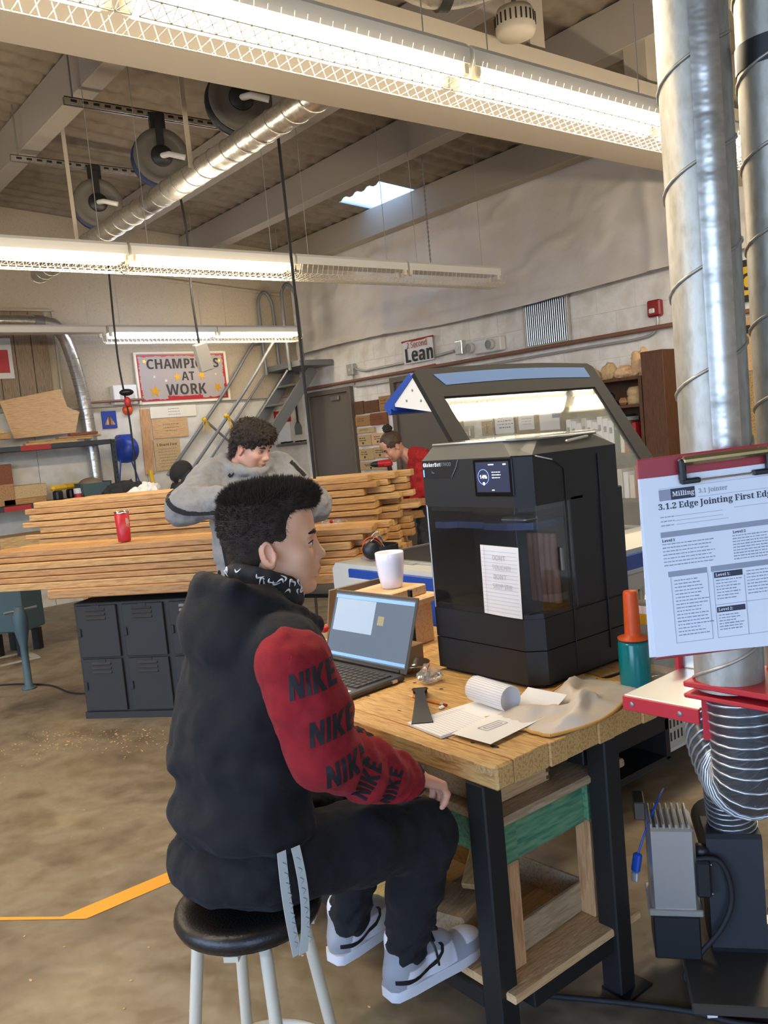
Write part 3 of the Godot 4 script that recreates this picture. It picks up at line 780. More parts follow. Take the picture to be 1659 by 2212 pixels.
func back_wall_things():
	var b: MB
	var t: Node3D
	var fw := func(x: float, y: float, d := 0.0) -> Vector3: return Vector3(x, y, WZ + d)
	# painted sign
	t = thing("painted_sign", "painted board reading CHAMPIONS AT WORK with gold stars", "sign", Vector3(4.72, 2.135, WZ + 0.04))
	t.rotation_degrees.x = -1.5
	b = MB.new(); b.box(Vector3(0, 0.285, 0), Vector3(1.14, 0.56, 0.02), 0.002); part("board", b, M.sign_grey, t)
	b = MB.new()
	for s in [-1, 1]: b.box(Vector3(s * 0.58, 0.285, 0.005), Vector3(0.03, 0.6, 0.035), 0.003); b.box(Vector3(0, 0.285 + s * 0.29, 0.005), Vector3(1.13, 0.025, 0.035), 0.003)
	part("frame", b, M.paper_cream, t)
	b = MB.new()
	var nz := FastNoiseLite.new(); nz.seed = 4; nz.frequency = 3.0
	for s in 4:
		for k in 40:
			var u := -0.5 + k / 39.0
			var w := 0.012 + 0.035 * absf(nz.get_noise_2d(u * 3.0 + s * 7.0, s)) + (0.03 if s == 1 and absf(u) < 0.2 else 0.0)
			if s == 0: b.box(Vector3(u * 1.1, 0.555 - w / 2, 0.0105), Vector3(0.03, w, 0.001))
			elif s == 1: b.box(Vector3(u * 1.1, 0.018 + w / 2, 0.0105), Vector3(0.03, w, 0.001))
			elif s == 2: b.box(Vector3(-0.562 + w / 2, 0.285 + u * 0.52, 0.0105), Vector3(w, 0.016, 0.001))
			else: b.box(Vector3(0.562 - w / 2, 0.285 + u * 0.52, 0.0105), Vector3(w * 1.2, 0.016, 0.001))
	stuff(part("red_border", b, M.red_paint, t))
	for q in [["CHAMPIONS", 0.118, 0.445], ["AT", 0.105, 0.295], ["WORK", 0.13, 0.14]]:
		letters(q[0], q[1], M.sign_ink, t, Transform3D(Basis.IDENTITY, Vector3(0.02 if q[0] != "AT" else 0.06, q[2], 0.013)), "lettering", true)
	for q in [[-0.08, 0.29, 0.055, 0], [0.24, 0.3, 0.055, 0], [-0.38, 0.13, 0.075, 0], [0.44, 0.15, 0.06, 0], [-0.47, 0.48, 0.03, 0], [0.5, 0.47, 0.025, 0], [-0.37, 0.3, 0.02, 1], [-0.23, 0.25, 0.027, 1], [0.43, 0.31, 0.015, 1]]:
		b = MB.new(); star(b, Transform3D(Basis(Vector3.BACK, 0.2 + q[0]), Vector3(q[0], q[1], 0.0105)), q[2])
		part("star", b, M.gold_star if q[3] == 0 else M.silver_star, t)
	# speaker box, pipe, alarm light
	t = thing("wall_speaker", "white square wall speaker beside the painted sign", "speaker", Vector3(3.95, 2.24, WZ + 0.06))
	b = MB.new(); b.box(V, Vector3(0.28, 0.22, 0.12), 0.008); part("cabinet", b, M.white_enamel, t)
	b = MB.new(); b.lathe([Vector2(0, 0.0), Vector2(0.09, 0.0), Vector2(0.085, 0.008), Vector2(0, 0.012)], Vector3(0.02, -0.03, 0.058), Basis(Vector3.RIGHT, PI / 2), 28); part("grille", b, M.grey_enamel, t)
	b = MB.new(); b.tube([fw.call(3.4, 2.168, 0.14), fw.call(4.15, 2.178, 0.14)], 0.014, 8)
	for x in [3.45, 4.12]: b.tube([fw.call(x, 2.172, 0.14), fw.call(x, 2.172, 0.0)], 0.008, 6)
	solo("copper_pipe", b, M.copper, "short copper pipe crossing in front of the speaker", "pipe")
	t = thing("beacon", "round orange beacon under the wall speaker", "beacon", Vector3(3.98, 2.07, WZ + 0.03))
	b = MB.new(); b.lathe([Vector2(0, 0.0), Vector2(0.06, 0.0), Vector2(0.058, 0.03), Vector2(0.035, 0.055), Vector2(0, 0.062)], V, Basis(Vector3.RIGHT, PI / 2), 24); part("lens", b, M.orange, t)
	b = MB.new(); b.lathe([Vector2(0, -0.01), Vector2(0.065, -0.01), Vector2(0.065, 0.004), Vector2(0, 0.004)], V, Basis(Vector3.RIGHT, PI / 2), 24); part("base_ring", b, M.white_enamel, t)
	# blue picture
	t = thing("blue_picture", "small blue picture of a wooden triangle", "picture", Vector3(3.757, 1.973, WZ + 0.03))
	b = MB.new(); b.box(V, Vector3(0.168, 0.196, 0.018), 0.003); part("panel", b, M.blue_plastic, t)
	for k in 5:
		b = MB.new()
		var x0 := -0.06 + k * 0.024; var x1 := x0 + 0.023
		var yt := func(x: float) -> float: return -0.055 + (1.0 - absf(x) / 0.06) * 0.11
		var poly := PackedVector2Array([Vector2(x0, -0.058), Vector2(x1, -0.058), Vector2(x1, maxf(yt.call(x1), -0.052)), Vector2(x0, maxf(yt.call(x0), -0.052))])
		if x0 < 0 and x1 > 0: poly = PackedVector2Array([Vector2(x0, -0.058), Vector2(x1, -0.058), Vector2(x1, yt.call(x1)), Vector2(0, 0.058), Vector2(x0, yt.call(x0))])
		b.prism(poly, 0.009, 0.013); part("wood_strip", b, [M.plaque_mid, M.plaque_light, M.plaque_dark, M.plaque_mid, M.plaque_light][k], t)
	# boards with writing
	t = thing("tall_board", "tall narrow plain board on the white end wall", "board", Vector3(4.175, 1.69, WZ + 0.032)); t.rotation_degrees.z = -1.5
	b = MB.new(); b.box(V, Vector3(0.115, 0.76, 0.018), 0.003); part("plank", b, M.stool_wood, t)
	t = thing("lettered_board", "cream wide board with three carved lines under the sign", "board", Vector3(4.545, 2.02, WZ + 0.032))
	b = MB.new(); b.box(V, Vector3(0.59, 0.135, 0.018), 0.003); part("plank", b, M.paper_cream, t)
	scribble(t, Transform3D(Basis.IDENTITY, Vector3(0, 0.035, 0.0095)), 0.17, 3, 0.034, 0.012, M.ink_soft, 3)
	t = thing("lettered_board", "tan board with three carved lines above the board foot notice", "board", Vector3(4.48, 1.83, WZ + 0.032))
	b = MB.new(); b.box(V, Vector3(0.45, 0.23, 0.018), 0.003); part("plank", b, M.maple_x, t)
	scribble(t, Transform3D(Basis.IDENTITY, Vector3(0, 0.045, 0.0095)), 0.19, 3, 0.038, 0.014, M.ink_soft, 4)
	t = thing("lettered_board", "brown notice board headed 1 Board Foot", "board", Vector3(4.41, 1.52, WZ + 0.032))
	b = MB.new(); b.box(V, Vector3(0.33, 0.37, 0.018), 0.003); part("plank", b, M.plaque_light, t)
	letters("1 Board Foot", 0.03, M.ink, t, Transform3D(Basis.IDENTITY, Vector3(0, 0.12, 0.009)), "carved_line", true, true, 0.001)
	scribble(t, Transform3D(Basis.IDENTITY, Vector3(0, 0.07, 0.0095)), 0.26, 7, 0.034, 0.011, M.ink_soft, 5)
	# hose reel
	t = thing("hose_reel", "blue round hose reel on the white end wall", "reel", Vector3(3.83, 1.62, WZ + 0.225))
	b = MB.new(); b.lathe([Vector2(0, -0.09), Vector2(0.11, -0.09), Vector2(0.145, -0.06), Vector2(0.15, 0.0), Vector2(0.145, 0.06), Vector2(0.11, 0.09), Vector2(0, 0.09)], V, Basis(Vector3.BACK, PI / 2) * Basis(Vector3.RIGHT, 0.35), 28); part("drum", b, M.blue_plastic, t)
	b = MB.new(); b.box(Vector3(0, 0.1, -0.02), Vector3(0.16, 0.14, 0.16), 0.02); part("housing", b, M.blue_plastic, t)
	b = MB.new(); b.box(Vector3(0, 0.05, -0.165), Vector3(0.08, 0.2, 0.03), 0.004); part("bracket", b, M.black_steel, t)
	b = MB.new(); b.tube(curve([Vector3(0.03, -0.1, 0.03), Vector3(0.1, -0.4, 0.05), Vector3(0.16, -0.7, 0.06), Vector3(0.2, -1.0, 0.06)], 6), 0.009, 7); b.tube(curve([Vector3(-0.08, -0.1, 0.02), Vector3(-0.13, -0.5, 0.0), Vector3(-0.1, -0.9, 0.0), Vector3(0.0, -1.3, 0.0)], 6), 0.009, 7); part("hose", b, M.blue_enamel, t)
	# barn wood sheet, poster and metal duct over the shelf
	t = thing("plank_panel", "weathered plank panel high on the end wall", "panel", Vector3(2.75, 2.17, WZ + 0.02))
	for k in 8:
		b = MB.new(); b.box(Vector3(-0.88 + k * 0.175, 0.5, 0.0), Vector3(0.168, 1.0, 0.02), 0.003); part("plank", b, M.barn_wood, t)
	b = MB.new(); b.box(Vector3(0.515, 0.5, 0.012), Vector3(0.02, 1.02, 0.03)); b.box(Vector3(-0.2, 1.015, 0.012), Vector3(1.45, 0.02, 0.03)); part("edge_strip", b, M.beam_paint, t)
	t = thing("faded_poster", "faded red and green poster on the plank panel", "poster", Vector3(2.7, 2.68, WZ + 0.045))
	b = MB.new(); b.box(Vector3(-0.09, 0, 0), Vector3(0.36, 0.42, 0.004)); part("sheet", b, M.grey_enamel, t)
	b = MB.new(); b.box(Vector3(-0.09, -0.03, 0.003), Vector3(0.28, 0.24, 0.002)); part("red_print", b, M.red_tag, t)
	b = MB.new(); b.box(Vector3(-0.15, 0.14, 0.003), Vector3(0.14, 0.05, 0.002)); part("green_print", b, M.green_paint, t)
	t = thing("wall_duct", "shiny metal duct bending down beside the plank panel", "duct")
	b = MB.new()
	var el = curve([Vector3(1.3, 3.02, WZ + 0.28), Vector3(2.3, 3.03, WZ + 0.28), Vector3(3.06, 3.02, WZ + 0.28), Vector3(3.24, 2.94, WZ + 0.26), Vector3(3.34, 2.74, WZ + 0.22), Vector3(3.46, 2.2, WZ + 0.13), Vector3(3.5, 1.3, WZ + 0.12), Vector3(3.5, 0.9, WZ + 0.12)], 8)
	b.tube(el, 0.07, 20); part("pipe", b, M.galvanized, t)
	b = MB.new(); b.tube([Vector3(2.98, 3.02, WZ + 0.28), Vector3(3.08, 3.015, WZ + 0.28)], 0.078, 20); part("collar", b, M.steel_grey, t)
	b = MB.new()
	for k in 9:
		var p: Vector3 = el[34 + k]
		b.tube([p + (el[34 + k] - el[35 + k]) * 0.05, p], 0.0745, 16)
	part("seam_ring", b, M.steel_grey, t)
	# steel shelf with scrap wood
	t = thing("steel_shelf", "dark steel shelf unit stacked with scrap wood", "shelf", Vector3(2.45, 0, WZ + 0.33))
	for s in [[1.1, 0.25], [1.1, -0.25], [-1.3, 0.25], [-1.3, -0.25]]:
		b = MB.new(); b.box(Vector3(s[0], 0.87, s[1]), Vector3(0.04, 1.74, 0.04)); part("post", b, M.shelf_steel, t)
		b = MB.new()
		for k in 30: b.box(Vector3(s[0], 0.12 + k * 0.055, s[1] + 0.0205), Vector3(0.012, 0.024, 0.002))
		stuff(part("slot_row", b, M.black_steel, t))
	for y in [0.62, 1.13, 1.72]:
		b = MB.new(); b.box(Vector3(-0.1, y, 0), Vector3(2.38, 0.05, 0.5), 0.003); part("shelf_board", b, M.shelf_steel, t)
	for q in [[0.3, 1.72, 0.3], [-0.75, 1.13, 0.32], [0.05, 1.13, 0.26]]:
		b = MB.new(); b.box(Vector3(q[0], q[1], 0.252), Vector3(q[2], 0.05, 0.003)); part("red_tag", b, M.red_tag, t)
	# scrap on the shelves
	var k := 0
	for q in [[2.95, 1.775, 0.52, 0.022, 0.12, "pine_pale"], [3.05, 1.797, 0.66, 0.02, 0.1, "pine"], [3.25, 1.818, 0.46, 0.018, 0.09, "pine_tan"], [2.2, 1.775, 0.3, 0.08, 0.14, "plaque_mid"], [2.12, 1.775, 0.25, 0.05, 0.16, "plaque_light"], [3.3, 1.84, 0.3, 0.03, 0.08, "plaque_red"], [2.42, 1.855, 0.26, 0.06, 0.14, "pine_tan"], [2.4, 1.915, 0.2, 0.04, 0.1, "plaque_light"]]:
		b = MB.new(); b.box(Vector3(0, q[3] / 2, 0), Vector3(q[2], q[3], q[4]), 0.003)
		solo("scrap_board", b, M[q[5]], ["pale offcut lowest at the end of the top shelf", "long pine offcut second up on the top shelf", "short offcut third up on the top shelf", "brown block lying on the top shelf near the panel edge", "light block end at the left of the top shelf", "reddish offcut topmost at the shelf end", "tan block stacked on the brown block", "small light block on the topmost stack"][k], "offcut", Vector3(q[0], q[1] - 0.028 + 0.0, WZ + 0.42), 0.05 * (k % 3 - 1), "offcuts on the steel shelf")
		k += 1
	b = MB.new(); b.prism(PackedVector2Array([Vector2(-0.22, 0), Vector2(0.42, 0.02), Vector2(0.5, 0.24), Vector2(0.38, 0.3), Vector2(0.34, 0.5), Vector2(-0.3, 0.4)]), 0.0, 0.012)
	var pl := solo("plywood_offcut", b, M.maple_x, "big brown plywood offcut leaning upright on the top shelf", "offcut", Vector3(2.86, 1.83, WZ + 0.25)); pl.rotation_degrees.x = -8
	k = 0
	for q in [[2.3, 1.158, 0.45, 0.22, 0.3, "plaque_mid"], [2.62, 1.158, 0.42, 0.06, 0.3, "pine_tan"], [2.66, 1.218, 0.38, 0.13, 0.28, "plaque_light"], [2.5, 1.158, 0.2, 0.42, 0.03, "plaque_red"]]:
		b = MB.new(); b.box(Vector3(0, q[3] / 2, 0), Vector3(q[2], q[3], q[4]), 0.004)
		solo("shelf_block", b, M[q[5]], ["brown box shaped block on the middle shelf", "flat tan board low on the middle shelf", "light plywood block on the middle shelf", "upright reddish panel at the back of the middle shelf"][k], "offcut", Vector3(q[0], q[1], WZ + 0.3 - (0.14 if k == 3 else 0.0)), 0.0, "offcuts on the steel shelf")
		k += 1
	t = thing("plastic_bin", "teal plastic bin full of scraps on the middle shelf", "bin", Vector3(3.32, 1.157, WZ + 0.4))
	b = MB.new(); b.prism(PackedVector2Array([Vector2(-0.15, 0), Vector2(0.15, 0), Vector2(0.17, 0.15), Vector2(0.16, 0.15), Vector2(0.142, 0.008), Vector2(-0.142, 0.008), Vector2(-0.16, 0.15), Vector2(-0.17, 0.15)]), -0.18, 0.18); b.box(Vector3(0, 0.07, 0.176), Vector3(0.3, 0.14, 0.008)); b.box(Vector3(0, 0.07, -0.176), Vector3(0.3, 0.14, 0.008)); part("tub", b, M.teal_vise, t)
	b = MB.new(); b.ell(Vector3(0, 0.1, 0), Vector3(0.14, 0.1, 0.16)); part("scrap_heap", b, M.barn_wood, t)
	for q in [[3.12, "yellow cordless sander standing on the middle shelf", 0.0], [2.94, "yellow cordless drill at the front of the middle shelf", 0.12]]:
		t = thing("power_tool", q[1], "tool", Vector3(q[0], 1.157, WZ + 0.36 + q[2]), 0.4)
		b = MB.new(); b.box(Vector3(0, 0.05, 0), Vector3(0.09, 0.1, 0.08), 0.015); part("battery", b, M.black_plastic, t)
		b = MB.new(); b.box(Vector3(0.02, 0.13, 0), Vector3(0.2, 0.06, 0.07), 0.02); part("motor_body", b, M.yellow, t)
		b = MB.new(); b.tube([Vector3(0.0, 0.1, 0), Vector3(0.0, 0.02, 0)], 0.02, 10); part("handle", b, M.black_plastic, t)
	t = thing("paint_can", "red and white paint can on the middle shelf", "can", Vector3(3.15, 1.155, WZ + 0.5))
	b = MB.new(); b.lathe([Vector2(0, 0), Vector2(0.05, 0), Vector2(0.05, 0.05), Vector2(0, 0.05)], V, Basis.IDENTITY, 18, false); part("red_band", b, M.red_paint, t)
	b = MB.new(); b.lathe([Vector2(0.05, 0.05), Vector2(0.05, 0.1), Vector2(0.046, 0.105), Vector2(0, 0.105)], V, Basis.IDENTITY, 18, false); part("can_top", b, M.white_enamel, t)
	k = 0
	for q in [[2.6, 0.66, 0.6, 0.2, 0.4, "pine_pale"], [3.05, 0.66, 0.35, 0.14, 0.4, "grey_wood"]]:
		b = MB.new(); b.box(Vector3(0, q[3] / 2, 0), Vector3(q[2], q[3], q[4]), 0.004)
		solo("stored_board", b, M[q[5]], ["stack end of pale board on the low shelf", "grey board block on the low shelf"][k], "offcut", Vector3(q[0], q[1] - 0.012, WZ + 0.34), 0.0, "offcuts on the steel shelf"); k += 1
	# broom handles, shovel, papers, hooks
	t = thing("broom", "pair of yellow gripped black broom handles leaning by the hose reel", "broom", Vector3(4.12, 0, WZ + 0.3))
	for s in [0.0, 0.05]:
		b = MB.new(); b.tube([Vector3(0.05 + s, 0.0, 0.0), Vector3(-0.02 + s * 0.4, 1.3, -0.12)], 0.012, 8); part("handle", b, M.black_plastic, t)
		b = MB.new(); b.tube([Vector3(-0.012 + s * 0.45, 1.18, -0.11), Vector3(-0.022 + s * 0.4, 1.36, -0.125)], 0.017, 8); part("grip", b, M.yellow, t)
	b = MB.new(); b.box(Vector3(0.07, 0.04, 0.0), Vector3(0.35, 0.08, 0.07), 0.01); part("brush_head", b, M.black_plastic, t)
	t = thing("wall_shovel", "grey shovel hanging on the wall left of the door", "shovel", Vector3(6.27, 1.62, WZ + 0.04))
	b = MB.new(); b.prism(PackedVector2Array([Vector2(-0.05, 0), Vector2(0.05, 0), Vector2(0.055, 0.1), Vector2(0.02, 0.17), Vector2(-0.02, 0.17), Vector2(-0.055, 0.1)]), -0.006, 0.006); part("blade", b, M.steel_grey, t)
	b = MB.new(); b.tube([Vector3(0, 0.15, 0), Vector3(0, 0.58, 0)], 0.013, 8); part("handle", b, M.black_steel, t)
	b = MB.new(); b.box(V, Vector3(0.25, 0.14, 0.004)); var fs := thing("fire_sign", "red sign behind the ladder stair", "sign", Vector3(6.05, 1.87, WZ + 0.03)); part("plate", b, M.red_paint, fs)
	letters("CARE", 0.06, M.paper, fs, Transform3D(Basis.IDENTITY, Vector3(0, 0, 0.002)), "lettering", true)
	b = MB.new(); b.box(V, Vector3(0.2, 0.26, 0.003)); solo("wall_notice", b, M.paper, "white notice sheet under the red sign", "paper", Vector3(6.05, 1.66, WZ + 0.03))
	t = thing("tool_rail", "black tool rail with small tools at the foot of the wall", "rail", Vector3(6.14, 1.5, WZ + 0.045))
	b = MB.new(); b.box(V, Vector3(0.46, 0.03, 0.03), 0.003); part("bar", b, M.steel_grey, t)
	for x in [-0.14, -0.05, 0.08, 0.16]:
		b = MB.new(); b.tube([Vector3(x - 0.04, 0.03, 0.03), Vector3(x + 0.05, 0.035, 0.035)], 0.01, 7); part("hung_tool", b, M.black_plastic, t)
	stair()

func stair():
	# steep ladder stair rising along the end wall to a landing in the corner
	var t := thing("ladder_stair", "grey steel ladder stair rising along the end wall to a corner landing", "stairs", Vector3(0, 0, 0))
	var b: MB
	var top := Vector3(6.2, 2.42, 0); var low := Vector3(4.05, 0.02, 0)
	for z in [WZ + 0.08, WZ + 0.62]:
		b = MB.new(); b.bar(Vector3(low.x, low.y, z), Vector3(top.x, top.y, z), 0.03, 0.14); part("stringer", b, M.rail_grey, t)
	for k in 10:
		var f := (k + 0.7) / 10.5
		var p := low.lerp(top, f)
		b = MB.new(); b.box(Vector3(p.x, p.y, WZ + 0.35), Vector3(0.18, 0.025, 0.52), 0.003); part("tread", b, M.steel_grey, t)
	b = MB.new(); b.box(Vector3(6.12, 2.47, WZ + 0.42), Vector3(0.5, 0.07, 0.8), 0.004); part("landing", b, M.rail_grey, t)
	for s in [0, 1]:
		var z = WZ + 0.1 + s * 0.55
		b = MB.new()
		b.tube(curve([Vector3(4.35, 1.28, z), Vector3(5.2, 2.2, z), Vector3(5.62, 2.72, z), Vector3(5.72, 2.8, z), Vector3(5.82, 2.81, z)], 4), 0.02, 8)
		part("hand_rail", b, M.rail_grey, t)
		b = MB.new(); b.tube([Vector3(4.2, 0.6, z), Vector3(5.8, 2.4, z)], 0.014, 8); part("mid_rail", b, M.rail_grey, t)
		b = MB.new(); b.tube([Vector3(4.9, 1.9, z), Vector3(5.35, 1.47, z)], 0.016, 8); part("brace", b, M.rail_grey, t)
		b = MB.new()
		b.tube(curve([Vector3(5.84, 2.4, z), Vector3(5.82, 3.2, z), Vector3(5.84, 3.36, z), Vector3(5.92, 3.44, z), Vector3(6.0, 3.36, z), Vector3(6.03, 3.2, z), Vector3(6.04, 2.5, z)], 5), 0.022, 8)
		part("hoop", b, M.rail_grey, t)
		b = MB.new()
		for k in 5: b.tube([Vector3(4.9, 1.9, z) + Vector3(rng.randf_range(-0.03, 0.03), 0.02, 0.02), Vector3(4.9 + rng.randf_range(-0.06, 0.1), 1.68 + rng.randf() * 0.1, z + 0.03)], 0.004, 4)
		b.ell(Vector3(4.9, 1.9, z), Vector3(0.03, 0.03, 0.03), Basis.IDENTITY, 8, 6)
		part("yellow_tie", b, M.yellow, t)

# rows of small unreadable marks, as writing looks from afar: one flat part
func scribble(parent: Node, t: Transform3D, width: float, rows: int, step: float, h: float, m: Material, sd: int, left := false, called := "writing_lines"):
	var r := RandomNumberGenerator.new(); r.seed = sd
	var b := MB.new()
	for i in rows:
		var w := width * r.randf_range(0.65, 1.0)
		var x := -width / 2 if left else -w / 2
		var x1 := x + w
		while x < x1:
			var l := r.randf_range(0.6, 2.2) * h
			b.box(Vector3(x + l / 2, -i * step, 0.0004), Vector3(l, h * r.randf_range(0.35, 0.55), 0.0008))
			x += l + h * 0.55
	var o := part(called, b, m, parent)
	o.transform = t
	return stuff(o)

func wall_door(n: int, z0: float, z1: float, y: float, open := false):
	var d := Node3D.new(); d.name = "door_%d" % n; add_child(d)
	tag(d, "brown metal door " + ("beside the ladder stair" if n == 1 else "behind the laser cutter lid"), "", "", "structure")
	var b := MB.new()
	b.box(Vector3(WX - 0.02, y / 2, z0), Vector3(0.08, y, 0.07), 0.004); b.box(Vector3(WX - 0.02, y / 2, z1), Vector3(0.08, y, 0.07), 0.004); b.box(Vector3(WX - 0.02, y - 0.03, (z0 + z1) / 2), Vector3(0.0799, 0.06, absf(z1 - z0)), 0.004)
	part("door_frame", b, M.door_frame, d)
	b = MB.new(); b.box(Vector3(WX - 0.012, y / 2 - 0.03, (z0 + z1) / 2), Vector3(0.03, y - 0.07, absf(z1 - z0) - 0.075), 0.002); part("door_leaf", b, M.door_brown, d)
	b = MB.new(); b.lathe([Vector2(0.012, 0.0), Vector2(0.012, 0.03), Vector2(0.026, 0.035), Vector2(0.026, 0.06), Vector2(0, 0.065)], Vector3(WX - 0.02, 0.98, z0 + 0.12), Basis(Vector3.BACK, PI / 2), 14); part("door_knob", b, M.chrome, d)
	b = MB.new(); b.box(Vector3(WX - 0.045, y - 0.12, z1 - 0.3), Vector3(0.03, 0.05, 0.18), 0.004); part("door_closer", b, M.steel_grey, d)

func right_wall_things():
	var b: MB
	var t: Node3D
	wall_door(1, -9.42, -8.53, 2.14)
	wall_door(2, -7.69, -6.66, 2.15)
	var RY := -PI / 2      # local z looks away from the wall into the room
	# hanging tarp
	var nz := FastNoiseLite.new(); nz.seed = 3; nz.frequency = 0.9; nz.fractal_octaves = 4
	b = MB.new()
	b.sheet(func(u: float, v: float) -> Vector3:
		var z := -9.45 + u * 6.6; var y := 2.62 + v * 1.16 + 0.03 * sin(z * 1.3) * (1 - v)
		var fold := pow(absf(cos(z * 1.7 + 0.25 * y + 1.2 * nz.get_noise_1d(z * 1.2))), 14.0)
		var sag := pow(absf(cos((y * 3.0 - z * 0.45) * 1.6 + 2.0 * nz.get_noise_2d(z * 0.8, y))), 9.0)
		var x := WX - 0.06 - 0.05 * fold - 0.025 * sag - 0.03 * nz.get_noise_2d(z * 1.1 + y, y * 1.2)
		return Vector3(x - 0.05 * (1 - v), y, z), 150, 36, 0.004)
	solo("wall_tarp", b, M.tarp, "big wrinkled pale grey tarp hanging over the upper block wall", "tarp")
	b = MB.new(); b.box(Vector3(WX - 0.05, 3.79, -6.1), Vector3(0.04, 0.04, 6.8)); struct("trim_3", b, M.beam_paint, "batten along the top of the tarp")
	# pipes
	b = MB.new(); b.tube([Vector3(WX - 0.06, 2.19, -9.6), Vector3(WX - 0.06, 2.19, -2.9)], 0.02, 10)
	solo("wall_pipe", b, M.copper, "long brown pipe running above the doors", "pipe")
	b = MB.new(); b.tube(curve([Vector3(WX - 0.03, 2.33, -8.36), Vector3(WX - 0.03, 2.29, -8.2), Vector3(WX - 0.03, 2.29, -8.0), Vector3(WX - 0.03, 2.3, -7.0), Vector3(WX - 0.03, 2.32, -6.65)], 6), 0.014, 8)
	solo("wall_conduit", b, M.conduit, "thin grey conduit between the two switch boxes", "conduit")
	b = MB.new(); b.tube(curve([Vector3(WX - 0.03, 2.28, -4.21), Vector3(WX - 0.03, 2.2, -4.22), Vector3(WX - 0.03, 2.13, -4.35), Vector3(WX - 0.03, 2.125, -5.0), Vector3(WX - 0.03, 2.12, -7.0), Vector3(WX - 0.03, 2.12, -8.3), Vector3(WX - 0.03, 2.17, -8.43), Vector3(WX - 0.03, 2.28, -8.44)], 6), 0.012, 8)
	solo("wall_conduit", b, M.conduit, "long grey conduit under the brown pipe ending at the red alarm", "conduit")
	for q in [[2.33, -8.44, "grey junction box above the first door", 0.12, 0.13], [2.34, -6.54, "shiny metal switch box beside the banner", 0.1, 0.14]]:
		t = thing("junction_box", q[2], "box", Vector3(WX - 0.035, q[0], q[1]), RY)
		b = MB.new(); b.box(V, Vector3(q[3], q[4], 0.07), 0.005); part("case", b, M.conduit if q[0] < 2.335 else M.chrome, t)
		b = MB.new(); b.box(Vector3(0, 0, 0.037), Vector3(q[3] * 0.85, q[4] * 0.85, 0.004), 0.001); part("cover", b, M.conduit, t)
		b = MB.new(); b.box(Vector3(0, 0, 0.041), Vector3(0.012, 0.03, 0.008), 0.002); part("toggle", b, M.white_enamel, t)
	# banner: 2 Second Lean
	t = thing("lean_banner", "white banner reading 2 Second Lean between red rods", "banner", Vector3(WX - 0.05, 2.39, -7.19), RY)
	b = MB.new()
	b.sheet(func(u: float, v: float) -> Vector3: return Vector3(-0.25 + 0.5 * u, -0.12 + 0.24 * v, 0.01 * sin(u * 9.0) * v), 16, 6, 0.001); part("sheet", b, M.paper, t)
	b = MB.new(); b.tube([Vector3(-0.26, 0.125, 0), Vector3(0.26, 0.125, 0)], 0.011, 8); part("top_rod", b, M.red_tag, t)
	b = MB.new(); b.tube([Vector3(-0.26, -0.185, 0), Vector3(0.26, -0.175, 0)], 0.009, 8); part("bottom_rod", b, M.red_tag, t)
	letters("2 Second", 0.062, M.red_tag, t, Transform3D(Basis.IDENTITY, Vector3(0.0, 0.075, 0.014)))
	letters("Lean", 0.155, M.ink, t, Transform3D(Basis.IDENTITY, Vector3(0.02, -0.035, 0.014)), "lettering", true)
	# exit / emergency light
	t = thing("emergency_light", "white emergency light with two round lamps on the block wall", "light", Vector3(WX - 0.05, 2.305, -6.12), RY)
	b = MB.new(); b.box(V, Vector3(0.38, 0.14, 0.08), 0.01); part("case", b, M.white_enamel, t)
	for x in [-0.2, 0.08]:
		b = MB.new(); b.lathe([Vector2(0.03, 0.0), Vector2(0.05, 0.02), Vector2(0.052, 0.06), Vector2(0.04, 0.065)], Vector3(x, 0.0, 0.03), Basis(Vector3.RIGHT, PI / 2), 18); part("lamp_head", b, M.grey_enamel, t)
		b = MB.new(); b.lathe([Vector2(0, 0.062), Vector2(0.04, 0.062)], Vector3(x, 0.0, 0.03), Basis(Vector3.RIGHT, PI / 2), 18); part("lens", b, M.steel_grey, t)
	# vent grille with slats
	t = thing("vent_grille", "wall vent grille with many vertical slats under the tarp", "vent", Vector3(WX - 0.03, 2.42, -5.38), RY)
	b = MB.new(); b.box(Vector3(0, 0, -0.01), Vector3(0.5, 0.4, 0.01)); part("duct_back", b, M.black_steel, t)
	b = MB.new()
	for s in [-1, 1]: b.box(Vector3(s * 0.255, 0, 0.005), Vector3(0.025, 0.42, 0.04), 0.003); b.box(Vector3(0, s * 0.205, 0.005), Vector3(0.49, 0.02, 0.04), 0.003)
	part("frame", b, M.conduit, t)
	b = MB.new(); b.box(V, Vector3(0.008, 0.39, 0.028), 0.0, Basis(Vector3.UP, 0.5)); var sm := b.mesh()
	for k in 20: part("slat", sm, M.alu, t).position = Vector3(-0.235 + k * 0.0247, 0, 0.008)
	# fire alarm
	t = thing("fire_alarm", "red fire alarm strobe on the block wall", "alarm", Vector3(WX - 0.03, 2.35, -4.225), RY)
	b = MB.new(); b.box(V, Vector3(0.125, 0.135, 0.06), 0.012); part("case", b, M.red_alarm, t)
	b = MB.new(); b.box(Vector3(-0.01, -0.02, 0.035), Vector3(0.05, 0.04, 0.02), 0.006); part("strobe", b, M.white_enamel, t)
	# yellow and black banner between the ducts
	t = thing("yellow_banner", "black edged yellow banner with lettering seen between the two ducts", "banner", Vector3(WX - 0.03, 2.42, -3.25), RY)
	b = MB.new(); b.box(V, Vector3(0.55, 0.26, 0.004)); part("sheet", b, M.yellow, t)
	b = MB.new()
	for s in [-1, 1]: b.box(Vector3(0, s * 0.13, 0.001), Vector3(0.56, 0.05, 0.005))
	part("black_band", b, M.ink, t)
	letters("Cal", 0.13, M.ink, t, Transform3D(Basis.IDENTITY, Vector3(-0.1, -0.01, 0.004)), "lettering", true)
